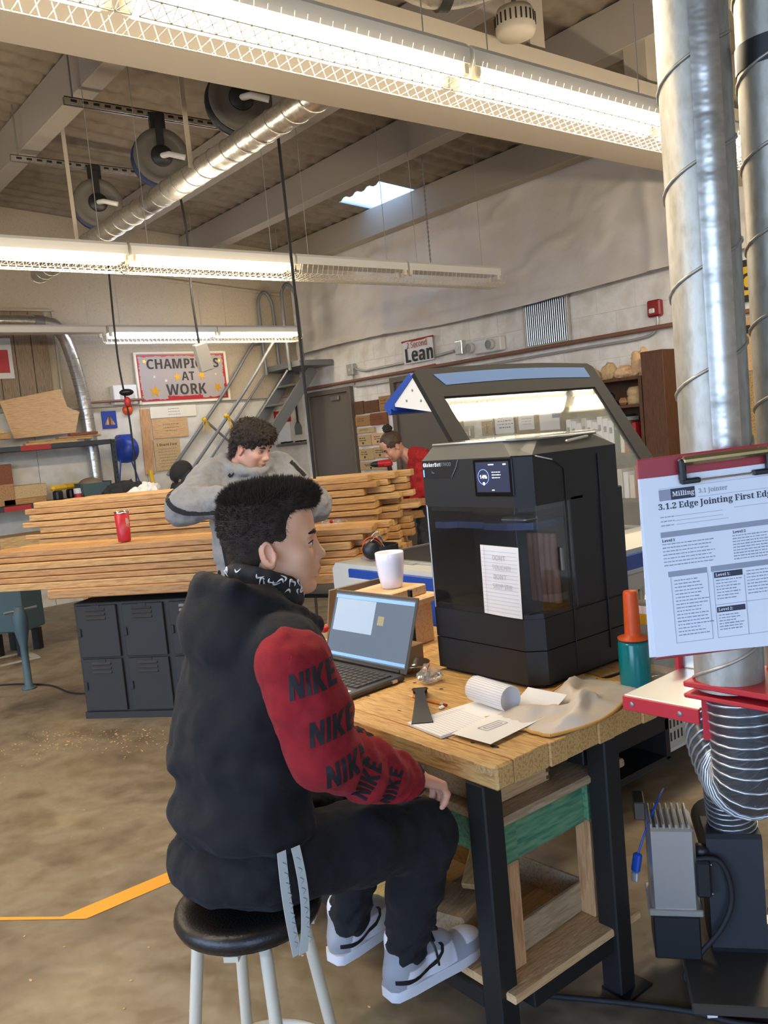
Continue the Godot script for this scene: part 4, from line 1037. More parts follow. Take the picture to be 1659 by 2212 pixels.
	# wall boards near the ducts
	b = MB.new(); b.box(Vector3(WX - 0.02, 1.95, -3.15), Vector3(0.02, 0.4, 1.3)); solo("tan_panel", b, M.maple_x, "tan panel on the block wall behind the ducts", "panel")
	b = MB.new(); b.box(Vector3(WX - 0.025, 0.87, -3.1), Vector3(0.03, 1.74, 1.5)); solo("chipboard_sheet", b, M.chipboard, "flaky chipboard sheet on the block wall behind the ducts", "panel")
	b = MB.new(); b.box(Vector3(WX - 0.02, 2.06, -3.0), Vector3(0.05, 0.06, 1.6)); solo("dark_shelf_rail", b, M.black_steel, "dark rail under the yellow banner", "rail")
	# plaques of branded wood
	var k := 0
	var labs = ["dark brown plaque at the top corner next to the door", "darkest plaque in the middle of the top row", "tan plaque behind the blue lid corner", "brown plaque in the second row next to the door", "reddish plaque in the second row", "narrow plaque alone in the third row", "plaque with a heart brand in the fourth row next to the door", "pale plaque with a heart brand in the fourth row", "plaque in the fifth row next to the door", "plaque in the fifth row behind the girl", "long plaque in the lowest row above the drill"]
	for q in [[-8.477, -8.297, 1.942, 1.789, "plaque_dark"], [-8.285, -8.005, 1.932, 1.792, "plaque_dark"], [-7.99, -7.755, 1.963, 1.793, "plaque_mid"], [-8.48, -8.19, 1.766, 1.645, "plaque_mid"], [-8.178, -7.866, 1.777, 1.637, "plaque_red"], [-8.472, -8.122, 1.62, 1.556, "plaque_light"], [-8.472, -8.206, 1.535, 1.404, "plaque_light"], [-8.195, -7.9, 1.54, 1.41, "maple"], [-8.468, -8.183, 1.37, 1.233, "plaque_light"], [-8.178, -7.88, 1.376, 1.25, "plaque_light"], [-8.47, -7.93, 1.21, 1.11, "plaque_light"]]:
		t = thing("wood_plaque", labs[k], "plaque", Vector3(WX - 0.014, (q[2] + q[3]) / 2, (q[0] + q[1]) / 2), RY, "branded wood plaques on the block wall")
		var w: float = q[1] - q[0]; var h: float = q[2] - q[3]
		b = MB.new(); b.box(V, Vector3(w, h, 0.025), 0.003); part("board", b, M[q[4]], t)
		var ink: Material = M.ink if k > 4 else M.plaque_dark
		scribble(t, Transform3D(Basis.IDENTITY, Vector3(-w * 0.12, h * 0.2, 0.0135)), w * 0.5, 2, h * 0.2, h * 0.14, ink, k, false, "burned_lines")
		if k in [6, 7, 8, 9, 10]:
			b = MB.new(); b.prism(PackedVector2Array([Vector2(0, -0.025), Vector2(0.02, 0.0), Vector2(0.014, 0.01), Vector2(0, 0.004), Vector2(-0.014, 0.01), Vector2(-0.02, 0)]), 0.0125, 0.0135, Transform3D(Basis.IDENTITY, Vector3(-w * 0.1, -h * 0.22, 0))); part("heart_mark", b, ink, t)
		k += 1
	# goals plaques and notice board seen through the lid
	t = thing("goals_plaque", "wooden plaque reading GOALS behind the open lid", "plaque", Vector3(WX - 0.014, 1.66, -6.36), RY)
	b = MB.new(); b.box(V, Vector3(0.32, 0.1, 0.02), 0.003); part("board", b, M.plaque_mid, t)
	letters("GOALS", 0.07, M.ink, t, Transform3D(Basis.IDENTITY, Vector3(0, 0, 0.011)), "lettering", true)
	t = thing("wood_picture", "small wooden picture of a standing figure under the goals plaque", "picture", Vector3(WX - 0.014, 1.487, -6.27), RY)
	b = MB.new(); b.box(V, Vector3(0.15, 0.145, 0.02), 0.003); part("board", b, M.plaque_mid, t)
	b = MB.new(); b.box(Vector3(0, 0, 0.0105), Vector3(0.006, 0.08, 0.001)); b.box(Vector3(0, 0.015, 0.0105), Vector3(0.07, 0.006, 0.001)); b.bar(Vector3(0, -0.03, 0.0105), Vector3(0.02, -0.06, 0.0105), 0.001, 0.006, Vector3.BACK); b.bar(Vector3(0, -0.03, 0.0105), Vector3(-0.02, -0.06, 0.0105), 0.001, 0.006, Vector3.BACK); part("burned_figure", b, M.ink, t)
	t = thing("toilet_sign", "grey sign with wheelchair and person symbols", "sign", Vector3(WX - 0.014, 1.463, -6.56), RY)
	b = MB.new(); b.box(V, Vector3(0.17, 0.125, 0.008), 0.002); part("plate", b, M.barn_wood, t)
	b = MB.new(); b.ell(Vector3(0.03, 0.03, 0.005), Vector3(0.01, 0.01, 0.002), Basis.IDENTITY, 10, 6); b.box(Vector3(0.03, -0.01, 0.005), Vector3(0.022, 0.055, 0.002)); b.lathe([Vector2(0.02, 0.0), Vector2(0.026, 0.0), Vector2(0.026, 0.002), Vector2(0.02, 0.002)], Vector3(-0.03, -0.02, 0.004), Basis(Vector3.RIGHT, PI / 2), 16); part("symbol", b, M.paper, t)
	t = thing("whiteboard", "dark framed white board with blue handwriting behind the lid", "board", Vector3(WX - 0.02, 1.56, -6.02), RY)
	b = MB.new(); b.box(V, Vector3(0.27, 0.28, 0.01)); part("sheet", b, M.paper, t)
	b = MB.new()
	for s in [-1, 1]: b.box(Vector3(s * 0.138, 0, 0.002), Vector3(0.012, 0.3, 0.02))
	part("frame", b, M.black_steel, t)
	scribble(t, Transform3D(Basis.IDENTITY, Vector3(0, 0.08, 0.006)), 0.2, 6, 0.032, 0.02, M.blue_enamel, 9)
	t = thing("cork_board", "brown cork board with pinned papers behind the lid", "board", Vector3(WX - 0.02, 1.58, -5.35), RY)
	b = MB.new(); b.box(V, Vector3(1.04, 0.5, 0.012), 0.002); part("cork", b, M.cardboard, t)
	k = 0
	for q in [[-0.38, 0.0, 0.2, 0.28, "paper"], [-0.07, -0.02, 0.28, 0.28, "paper"], [0.0, 0.05, 0.1, 0.2, "blue_enamel"], [0.2, 0.04, 0.12, 0.24, "red_tag"], [0.36, 0.02, 0.18, 0.3, "plaque_dark"]]:
		b = MB.new(); b.box(Vector3(q[0], q[1], 0.007 + 0.001 * k), Vector3(q[2], q[3], 0.001)); part("pinned_sheet", b, M[q[4]], t); k += 1
	scribble(t, Transform3D(Basis.IDENTITY, Vector3(-0.38, 0.07, 0.009)), 0.12, 7, 0.026, 0.012, M.ink_grey, 12)
	bookcase()

func bookcase():
	var t := thing("bookcase", "dark brown bookcase with carvings on top behind the big duct", "bookcase", Vector3(6.1, 0, -4.4), -PI / 2)
	# local x runs along the wall (towards -z is left), z looks into the room
	var b: MB
	for x in [-0.55, 0.27]:
		b = MB.new(); b.box(Vector3(x, 0.9, 0.0), Vector3(0.03, 1.8, 0.32), 0.003); part("side_panel", b, M.walnut, t)
	for y in [0.06, 0.46, 0.8, 1.18, 1.57, 1.79]:
		b = MB.new(); b.box(Vector3(-0.14, y, 0.0), Vector3(0.79, 0.025, 0.31), 0.002); part("shelf_board", b, M.walnut, t)
	b = MB.new(); b.box(Vector3(-0.14, 0.9, -0.15), Vector3(0.79, 1.78, 0.01)); part("back_panel", b, M.walnut, t)
	b = MB.new(); b.box(Vector3(0.40, 0.99, 0.02), Vector3(0.2, 1.98, 0.3), 0.003); part("end_post", b, M.walnut, t)
	var cols = ["paper", "paper", "paper", "grey_enamel", "paper", "paper", "paper", "paper", "paper", "green_dark", "paper_cream", "red_alarm", "walnut", "red_tag"]
	mat("green_dark", C("2c4a42"), 0.5)
	var x := -0.52
	for k in 14:
		var w := 0.055 if k < 10 else 0.04
		var h := 0.31 - 0.02 * (k % 3) - (0.05 if k > 10 else 0.0)
		b = MB.new(); b.box(Vector3(0, h / 2, 0), Vector3(w - 0.004, h, 0.23), 0.004)
		var o := thing("binder", "", "", Vector3.ZERO)
		var pp = "white binder number style spine on the middle shelf of the bookcase" 
		tag(o, ["white binder at the far end of the bookcase row", "second white binder from the far end of the row", "third white binder from the far end of the row", "pale grey binder in the row of white binders", "white binder right after the pale grey one", "second white binder after the pale grey one", "third white binder after the pale grey one", "fourth white binder after the pale grey one", "last white binder before the green one", "dark green binder in the bookcase", "cream binder right after the green one", "dark red book after the cream binder", "thin brown book between two red ones", "bright red book last in the row"][k], "binder" if k < 11 else "book", "binders and books on the bookcase shelf")
		o.position = t.position + rot_y(-PI / 2) * Vector3(x + w / 2, 1.195, 0.02); o.rotation.y = -PI / 2
		part("spine", b, M[cols[k]], o)
		b = MB.new(); b.box(Vector3(0, h * 0.7, 0.116), Vector3(w * 0.5, 0.05, 0.001)); part("spine_label", b, M.ink_grey, o)
		x += w
	x = -0.3
	for k in 9:
		var h := 0.27 - 0.025 * (k % 4)
		b = MB.new(); b.box(Vector3(0, h / 2, 0), Vector3(0.044, h, 0.2), 0.004)
		solo("book", b, M[["red_tag", "paper", "orange", "paper", "red_alarm", "grey_enamel", "paper", "paper_cream", "red_tag"][k]], ["red book first on the lower shelf", "white book after the red one on the lower shelf", "orange book on the lower shelf", "white book after the orange one", "dark red book on the lower shelf", "grey book on the lower shelf", "white book after the grey one", "cream book on the lower shelf", "red book last on the lower shelf"][k], "book", t.position + rot_y(-PI / 2) * Vector3(x, 0.815, 0.02), -PI / 2, "books on the lower shelf")
		x += 0.058
	# carved blocks on the upper shelf and on top
	var wz := func(xx: float, y: float, zz := 0.0) -> Vector3: return t.position + rot_y(-PI / 2) * Vector3(xx, y, zz)
	b = MB.new(); b.lathe([Vector2(0, 0), Vector2(0.075, 0.0), Vector2(0.08, 0.02), Vector2(0.08, 0.06), Vector2(0.07, 0.068), Vector2(0.08, 0.076), Vector2(0.08, 0.11), Vector2(0.06, 0.14), Vector2(0, 0.145)], V, Basis.IDENTITY, 20)
	solo("wood_jar", b, M.plaque_light, "round lidded wooden jar on the upper shelf of the bookcase", "jar", wz.call(0.13, 1.583))
	b = MB.new(); b.lathe([Vector2(0, 0), Vector2(0.05, 0.0), Vector2(0.06, 0.03), Vector2(0.02, 0.05), Vector2(0.03, 0.09), Vector2(0, 0.12)], V, Basis.IDENTITY, 16)
	solo("dark_figurine", b, M.black_plastic, "small dark figurine beside the wooden jar", "figurine", wz.call(-0.12, 1.583))
	b = MB.new(); b.box(Vector3(0, 0.03, 0), Vector3(0.1, 0.06, 0.08), 0.02)
	solo("small_block", b, M.plaque_mid, "small brown carved block between figurine and jar", "block", wz.call(0.01, 1.583))
	var k := 0
	for q in [[-0.3, 0.16, 0.11, 0.13, "plaque_light"], [-0.13, 0.12, 0.14, 0.12, "plaque_light"], [0.03, 0.16, 0.1, 0.13, "maple"], [0.17, 0.1, 0.2, 0.14, "maple"], [0.3, 0.14, 0.17, 0.14, "maple"]]:
		var s := SDF.new(); s.setup(Vector3(-0.16, -0.02, -0.12), Vector3(0.16, 0.26, 0.12), 0.012)
		s.ell(Vector3(0, q[2] * 0.5, 0), Vector3(q[1] * 0.5, q[2] * 0.55, q[3] * 0.45), Basis(Vector3.BACK, 0.4 * (k - 2)), 0.02)
		s.ell(Vector3(q[1] * 0.3, q[2] * 0.3, 0.02), Vector3(q[1] * 0.32, q[2] * 0.35, q[3] * 0.4), Basis.IDENTITY, 0.03)
		s.ell(Vector3(-q[1] * 0.3, q[2] * 0.35, -0.01), Vector3(q[1] * 0.25, q[2] * 0.4, q[3] * 0.35), Basis.IDENTITY, 0.03)
		if k == 3: s.cap(Vector3(0.03, 0.03, 0.05), Vector3(0.03, 0.2, 0.03), 0.025, 0.028, 0.02)
		if k == 2: s.cap(Vector3(0.0, 0.03, 0.0), Vector3(0.1, 0.05, 0.03), 0.03, 0.015, 0.02)
		s.rough(5.0 + k, 22.0, 0.012)
		var a := s.mesh(Transform3D.IDENTITY)
		solo("wood_carving", a, M[q[4]], ["small rounded carving at the far end of the bookcase top", "egg shaped carving on the bookcase top", "foot shaped carving on the bookcase top", "tall carved torso on the bookcase top", "broad carved torso half at the post of the bookcase top"][k], "carving", wz.call(q[0], 1.805), -PI / 2 + 0.3 * k)
		k += 1
	b = MB.new(); b.box(Vector3(0, 0.09, 0), Vector3(0.14, 0.18, 0.02)); solo("cardboard_piece", b, M.cardboard, "piece of cardboard standing behind the carved torsos", "cardboard", wz.call(0.28, 1.803, -0.12), -PI / 2)

const BO := Vector3(1.655, 0, -5.173)   # corner of the lockers under the lumber bench
const BT := -0.8853                     # turn of that bench

func bench_pt(s: float, n: float, y: float) -> Vector3:   # along, away from the viewer, up
	return BO + rot_y(BT) * Vector3(s, y, -n)

func lumber_bench():
	var b: MB
	var t := thing("locker_cabinet", "dark brown bank of six steel lockers under the lumber bench", "lockers", BO, BT)
	b = MB.new(); b.box(Vector3(0.45, 0.35, -0.24), Vector3(0.9, 0.7, 0.44), 0.004); b.box(Vector3(0.45, 0.02, -0.012), Vector3(0.9, 0.04, 0.02)); part("body", b, M.locker_steel, t)
	for c in 3:
		for r in 2:
			var x := 0.012 + c * 0.3; var y := 0.05 + r * 0.325
			b = MB.new(); b.box(Vector3(x + 0.138, y + 0.155, -0.012), Vector3(0.262, 0.312, 0.018), 0.003)
			var d := part("locker_door", b, M.locker_steel, t)
			b = MB.new()
			for k in 3:
				var yy := y + 0.225 + k * 0.026
				b.prism(PackedVector2Array([Vector2(0, 0), Vector2(0.009, 0.004), Vector2(0.0, 0.018)]), -0.062, 0.062, Transform3D(Basis(Vector3.BACK, Vector3.UP, Vector3.LEFT), Vector3(x + 0.135, yy, -0.003)))
			part("louver", b, M.steel_grey if c == 2 and r == 1 else M.locker_steel, d)
			b = MB.new(); b.box(Vector3(x + 0.02, y + 0.15, 0.0), Vector3(0.02, 0.05, 0.012), 0.003); part("latch", b, M.locker_dark, d)
			b = MB.new(); b.box(Vector3(x + 0.14, y + 0.302, -0.002), Vector3(0.05, 0.022, 0.004)); part("number_plate", b, M.locker_dark, d)
	# the bench top and its far trestle
	t = thing("lumber_table", "thick wooden bench top carrying the lumber over the lockers", "bench", BO, BT)
	b = MB.new(); b.box(Vector3(0.86, 0.773, -0.42), Vector3(1.96, 0.055, 0.94), 0.006); part("table_top", b, M.pine_tan, t)
	for q in [[1.7, 0.0], [1.7, -0.8], [0.02, -0.8]]:
		b = MB.new(); b.box(Vector3(q[0], 0.372, q[1]), Vector3(0.06, 0.745, 0.06), 0.004); part("leg", b, M.pine_tan, t)
	b = MB.new(); b.tube([Vector3(1.86, 0.0, -0.35), Vector3(1.78, 0.75, -0.35)], 0.015, 8); part("prop", b, M.beam_paint, t)
	# boards
	var bm = []
	for q in [[2.42, 0.036, 0.105], [2.36, 0.042, 0.095], [2.42, 0.03, 0.1], [2.3, 0.04, 0.11]]:
		b = MB.new(); b.box(V, Vector3(q[0], q[1], q[2]), 0.004); bm.append([b.mesh(), q])
	var mats = [M.pine, M.pine_pale, M.pine_tan, M.pine]
	var front_top := 1.02
	for st in 2:
		var y := 0.801
		var layers := 6 if st == 0 else 12
		for l in layers:
			var v: int = rng.randi() % 4
			var th: float = bm[v][1][1]
			for c in 3:
				var w: float = bm[v][1][2]
				var o := MeshInstance3D.new()
				o.name = numbered("lumber_board"); o.mesh = bm[v][0]; o.material_override = mats[rng.randi() % 4]
				add_child(o)
				var n0 := (-0.02 if st == 0 else 0.5) + w * 0.5 + c * (w + 0.012)
				n0 += l * (0.017 if st == 0 else 0.009)
				if c == 0: n0 += rng.randf_range(-0.02, 0.012)
				if c == 2 and st == 0: n0 += 0.004
				var s0 := (0.6 if st == 0 else 0.62) + rng.randf_range(-0.07, 0.07) + (0.06 * c)
				if st == 0 and l < 2: s0 -= 0.05
				o.position = bench_pt(s0, n0, y + th / 2); o.rotation.y = BT + rng.randf_range(-0.004, 0.004)
				tag(o, "%s pine board, %s layer up, in the %s" % [["front", "middle", "rear"][c], ["first", "second", "third", "fourth", "fifth", "sixth", "seventh", "eighth", "ninth", "tenth", "eleventh", "twelfth"][l], "stack under the red tumbler" if st == 0 else "tall back stack"], "board", "pine boards in the front stack" if st == 0 else "pine boards in the tall back stack")
			y += th + rng.randf_range(0.001, 0.006)
		if st == 0:
			front_top = y
			var o := MeshInstance3D.new(); o.name = numbered("lumber_board"); o.mesh = bm[1][0]; o.material_override = M.pine_pale; add_child(o)
			o.position = bench_pt(0.9, 0.4, 0.801 + 0.021); o.rotation.y = BT
			tag(o, "pale pine board jutting out farthest towards the girl", "board")
			o = MeshInstance3D.new(); o.name = numbered("lumber_board"); o.mesh = bm[0][0]; o.material_override = M.pine; add_child(o)
			o.position = bench_pt(0.75, 0.42, 0.845 + 0.018); o.rotation.y = BT
			tag(o, "pine board lying in the gap between the two stacks", "board")
	# tumbler on the front stack
	t = thing("red_tumbler", "red metal tumbler standing on the lumber", "tumbler", bench_pt(0.3, 0.17, 1.0))
	t.position.y = front_top + 0.001
	b = MB.new(); b.lathe([Vector2(0, 0), Vector2(0.036, 0), Vector2(0.038, 0.004), Vector2(0.044, 0.172), Vector2(0.041, 0.172), Vector2(0.036, 0.02), Vector2(0, 0.018)], V, Basis.IDENTITY, 28); part("cup", b, M.red_paint, t)
	b = MB.new(); b.lathe([Vector2(0.0445, 0.17), Vector2(0.045, 0.182), Vector2(0.041, 0.182), Vector2(0.041, 0.17)], V, Basis.IDENTITY, 28); part("rim", b, M.chrome, t)
	b = MB.new()
	for k in 9: b.box(rot_y(-1.45 + k * 0.06) * Vector3(0.0432, 0.115 + 0.012 * sin(k * 2.0), 0), Vector3(0.001, 0.05 - 0.02 * (k % 3), 0.002), 0.0, rot_y(-1.45 + k * 0.06))
	stuff(part("engraving", b, M.silver_star, t))
	# safety glasses on the lumber
	t = thing("safety_glasses", "clear safety glasses with a red nose clip on the front stack", "glasses", bench_pt(1.6, 0.16, front_top + 0.001), BT)
	for s in [-1, 1]:
		b = MB.new(); b.ell(Vector3(s * 0.032, 0.022, 0), Vector3(0.03, 0.022, 0.006), Basis.IDENTITY, 14, 8); part("lens", b, M.glass, t)
		b = MB.new(); b.tube(curve([Vector3(s * 0.06, 0.03, 0), Vector3(s * 0.065, 0.03, -0.05), Vector3(s * 0.06, 0.012, -0.12)], 4), 0.003, 6); part("temple", b, M.glass, t)
	b = MB.new(); b.ell(Vector3(0, 0.03, 0), Vector3(0.012, 0.012, 0.008), Basis.IDENTITY, 10, 6); part("nose_clip", b, M.red_paint, t)
	# long rail frame behind with the drill on it
	t = thing("rail_frame", "long open frame of pale timber behind the lumber", "frame", Vector3(4.5, -0.05, -5.8))
	var fb := along(Vector3(0.36, 0, -0.93))
	t.basis = fb      # local x runs away from the viewer
	for s in [-0.24, 0.24]:
		b = MB.new(); b.box(Vector3(1.35, 1.11, s), Vector3(2.7, 0.09, 0.038), 0.003); part("rail", b, M.pine_pale, t)
		b = MB.new(); b.box(Vector3(1.35, 0.62, s), Vector3(2.7, 0.07, 0.038), 0.003); part("low_rail", b, M.pine_tan, t)
		for x in [0.05, 1.3, 2.65]:
			b = MB.new(); b.box(Vector3(x, 0.578, s * 0.92), Vector3(0.085, 1.156, 0.04), 0.003); part("post", b, M.pine_pale, t)
	for x in [-0.01, 1.0, 2.69]:
		b = MB.new(); b.box(Vector3(x, 1.11, 0), Vector3(0.036, 0.09, 0.44), 0.003); part("cross_piece", b, M.pine_pale, t)
	# drill
	t = thing("cordless_drill", "red and black cordless drill resting on the timber frame", "drill", Vector3(4.66, 1.107, -5.86), 2.75)
	b = MB.new(); b.tube([Vector3(-0.05, 0.17, 0), Vector3(0.06, 0.17, 0)], [0.033, 0.03], 14); b.box(Vector3(-0.03, 0.165, 0), Vector3(0.09, 0.055, 0.06), 0.014); part("motor_housing", b, M.red_paint, t)
	b = MB.new(); b.tube([Vector3(0.06, 0.17, 0), Vector3(0.085, 0.17, 0), Vector3(0.12, 0.17, 0)], [0.027, 0.026, 0.012], 14); part("chuck", b, M.black_plastic, t)
	b = MB.new(); b.tube([Vector3(0.12, 0.17, 0), Vector3(0.17, 0.17, 0)], 0.003, 6); part("bit", b, M.steel_grey, t)
	b = MB.new(); b.bar(Vector3(-0.045, 0.15, 0), Vector3(-0.06, 0.05, 0), 0.035, 0.04, Vector3.RIGHT, 0.01); part("grip", b, M.black_plastic, t)
	b = MB.new(); b.box(Vector3(-0.055, 0.03, 0), Vector3(0.1, 0.06, 0.07), 0.008); part("battery", b, M.black_plastic, t)
	# clamps and offcuts hanging at the frame end
	for q in [[4.72, 0.93, -5.62, "bar clamp head on the frame end"], [4.8, 0.82, -5.66, "second bar clamp lower on the frame end"]]:
		t = thing("bar_clamp", "wooden " + q[3], "clamp", Vector3(q[0], q[1], q[2]), -0.6)
		b = MB.new(); b.box(V, Vector3(0.26, 0.07, 0.05), 0.006); part("jaw", b, M.plaque_mid, t)
		b = MB.new(); b.prism(PackedVector2Array([Vector2(0.1, -0.03), Vector2(0.17, 0.01), Vector2(0.19, 0.05), Vector2(0.15, 0.03), Vector2(0.1, 0.035)]), -0.02, 0.02); part("hook", b, M.plaque_dark, t)
		b = MB.new(); b.tube([Vector3(-0.1, 0, 0.03), Vector3(-0.1, -q[1] + 0.01, 0.03)], 0.012, 8); part("bar", b, M.steel_grey, t)
	# vise on a pedestal at the far left, wire basket, floor marks
	t = thing("bench_vise", "grey green vise cabinet on the far floor", "vise", Vector3(1.95, 0.0, -7.55), 0.7)
	b = MB.new(); b.box(Vector3(0, 0.42, 0), Vector3(0.3, 0.44, 0.34), 0.01); part("cabinet", b, M.teal_vise, t)
	b = MB.new(); b.box(Vector3(0.0, 0.56, 0.175), Vector3(0.26, 0.03, 0.02)); part("ledge", b, M.steel_grey, t)
	for s in [-0.11, 0.11]:
		for z in [0.1, -0.12]:
			b = MB.new(); b.box(Vector3(s, 0.09, z), Vector3(0.06, 0.18, 0.06)); part("foot", b, M.black_steel, t)
	t = thing("floor_post", "grey steel pedestal pipe with a handle near the lockers", "post", Vector3(1.64, 0, -6.25))
	b = MB.new(); b.lathe([Vector2(0, 0), Vector2(0.05, 0), Vector2(0.05, 0.012), Vector2(0.027, 0.02), Vector2(0.024, 0.3), Vector2(0.05, 0.42), Vector2(0.055, 0.5), Vector2(0.03, 0.58), Vector2(0, 0.58)], V, Basis.IDENTITY, 16); part("pedestal", b, M.teal_vise, t)
	b = MB.new(); b.tube([Vector3(-0.1, 0.55, 0), Vector3(0.12, 0.56, 0)], 0.01, 7); part("handle", b, M.steel_grey, t)
	t = thing("wire_rack", "black wire rack at the left edge", "rack", Vector3(1.42, 0, -7.0), 0.6)
	b = MB.new()
	for k in 6: b.tube([Vector3(-0.15 + k * 0.06, 0.02, 0.1), Vector3(-0.15 + k * 0.06, 0.62, 0.1)], 0.006, 6)
	for y in [0.05, 0.3, 0.6]: b.tube([Vector3(-0.17, y, 0.1), Vector3(0.17, y, 0.1)], 0.006, 6)
	part("front_grid", b, M.black_steel, t)
	b = MB.new()
	for s in [-0.15, 0.15]: b.tube([Vector3(s, 0.0, -0.15), Vector3(s, 0.62, -0.15)], 0.01, 6); b.tube([Vector3(s, 0.6, -0.15), Vector3(s, 0.6, 0.1)], 0.006, 6)
	part("frame", b, M.black_steel, t)
	b = MB.new(); b.box(Vector3(1.84, 0.001, -7.51), Vector3(0.34, 0.002, 0.06)); b.box(Vector3(1.98, 0.001, -7.35), Vector3(0.06, 0.002, 0.26)); b.box(Vector3(1.6, 0.001, -7.2), Vector3(0.8, 0.002, 0.06))
	solo("floor_marking", b, M.white_line, "white taped outline on the far floor", "floor marking")
	b = MB.new()
	b.quad(Vector3(0.2, 0.0015, -3.62), Vector3(0.24, 0.0015, -3.535), Vector3(0.845, 0.0015, -2.905), Vector3(0.79, 0.0015, -2.985))
	b.quad(Vector3(0.79, 0.0015, -2.985), Vector3(0.845, 0.0015, -2.905), Vector3(1.62, 0.0015, -2.915), Vector3(1.62, 0.0015, -2.995))
	solo("floor_tape", b, M.tape_yellow, "yellow safety line taped on the floor behind the stool", "floor marking")
	b = MB.new(); b.tube(curve([Vector3(1.1, 0.006, -6.6), Vector3(1.5, 0.006, -6.55), Vector3(1.75, 0.006, -6.2), Vector3(1.8, 0.006, -5.8), Vector3(2.0, 0.006, -5.6)], 6), 0.006, 6)
	solo("floor_wire", b, M.rubber, "thin black cord lying on the far floor by the lockers", "cable")
	# dark scrap at the wall foot left
	b = MB.new(); b.box(Vector3(0, 0.3, 0), Vector3(0.5, 0.6, 0.4), 0.01)
	solo("cardboard_box", b, M.paper_cream, "pale carton at the left wall foot under the lumber end", "box", Vector3(1.55, 0, -8.1), 0.4)
	# coat pile and table behind the lumber
	t = thing("side_table", "small brown table behind the tall stack", "table", Vector3(2.58, 0, -6.72), -0.6)
	b = MB.new(); b.box(Vector3(0, 1.2, 0), Vector3(0.6, 0.04, 0.4), 0.004); part("table_top", b, M.plaque_mid, t)
	for q in [[-0.26, 0.16], [0.26, 0.16], [-0.26, -0.16], [0.26, -0.16]]:
		b = MB.new(); b.box(Vector3(q[0], 0.59, q[1]), Vector3(0.04, 1.18, 0.04)); part("leg", b, M.plaque_mid, t)
	var k := 0
	for q in [[2.66, 1.22, -6.66, 0.17, 0.1, "black_cloth", "black coat heaped on the small table"], [2.76, 1.22, -6.55, 0.12, 0.07, "white_cloth", "white shirt lying against the black coat"]]:
		var s := SDF.new(); s.setup(Vector3(-0.25, -0.02, -0.2), Vector3(0.25, 0.2, 0.2), 0.014)
		s.ell(Vector3(0, 0.03, 0), Vector3(q[3], q[4], 0.12), Basis.IDENTITY, 0.03); s.ell(Vector3(0.07, 0.04, 0.03), Vector3(q[3] * 0.6, q[4] * 0.8, 0.09), Basis(Vector3.UP, 0.5), 0.03); s.ell(Vector3(-0.08, 0.02, 0.02), Vector3(q[3] * 0.6, q[4] * 0.7, 0.1), Basis(Vector3.UP, -0.5), 0.03)
		s.rough(3 + k, 14.0, 0.03); s.plane(Vector3(0, 0, 0), Vector3.DOWN, 0.005)
		solo("folded_garment", s.mesh(Transform3D.IDENTITY), M[q[5]], q[6], "garment", Vector3(q[0], q[1], q[2]), -0.6)
		k += 1

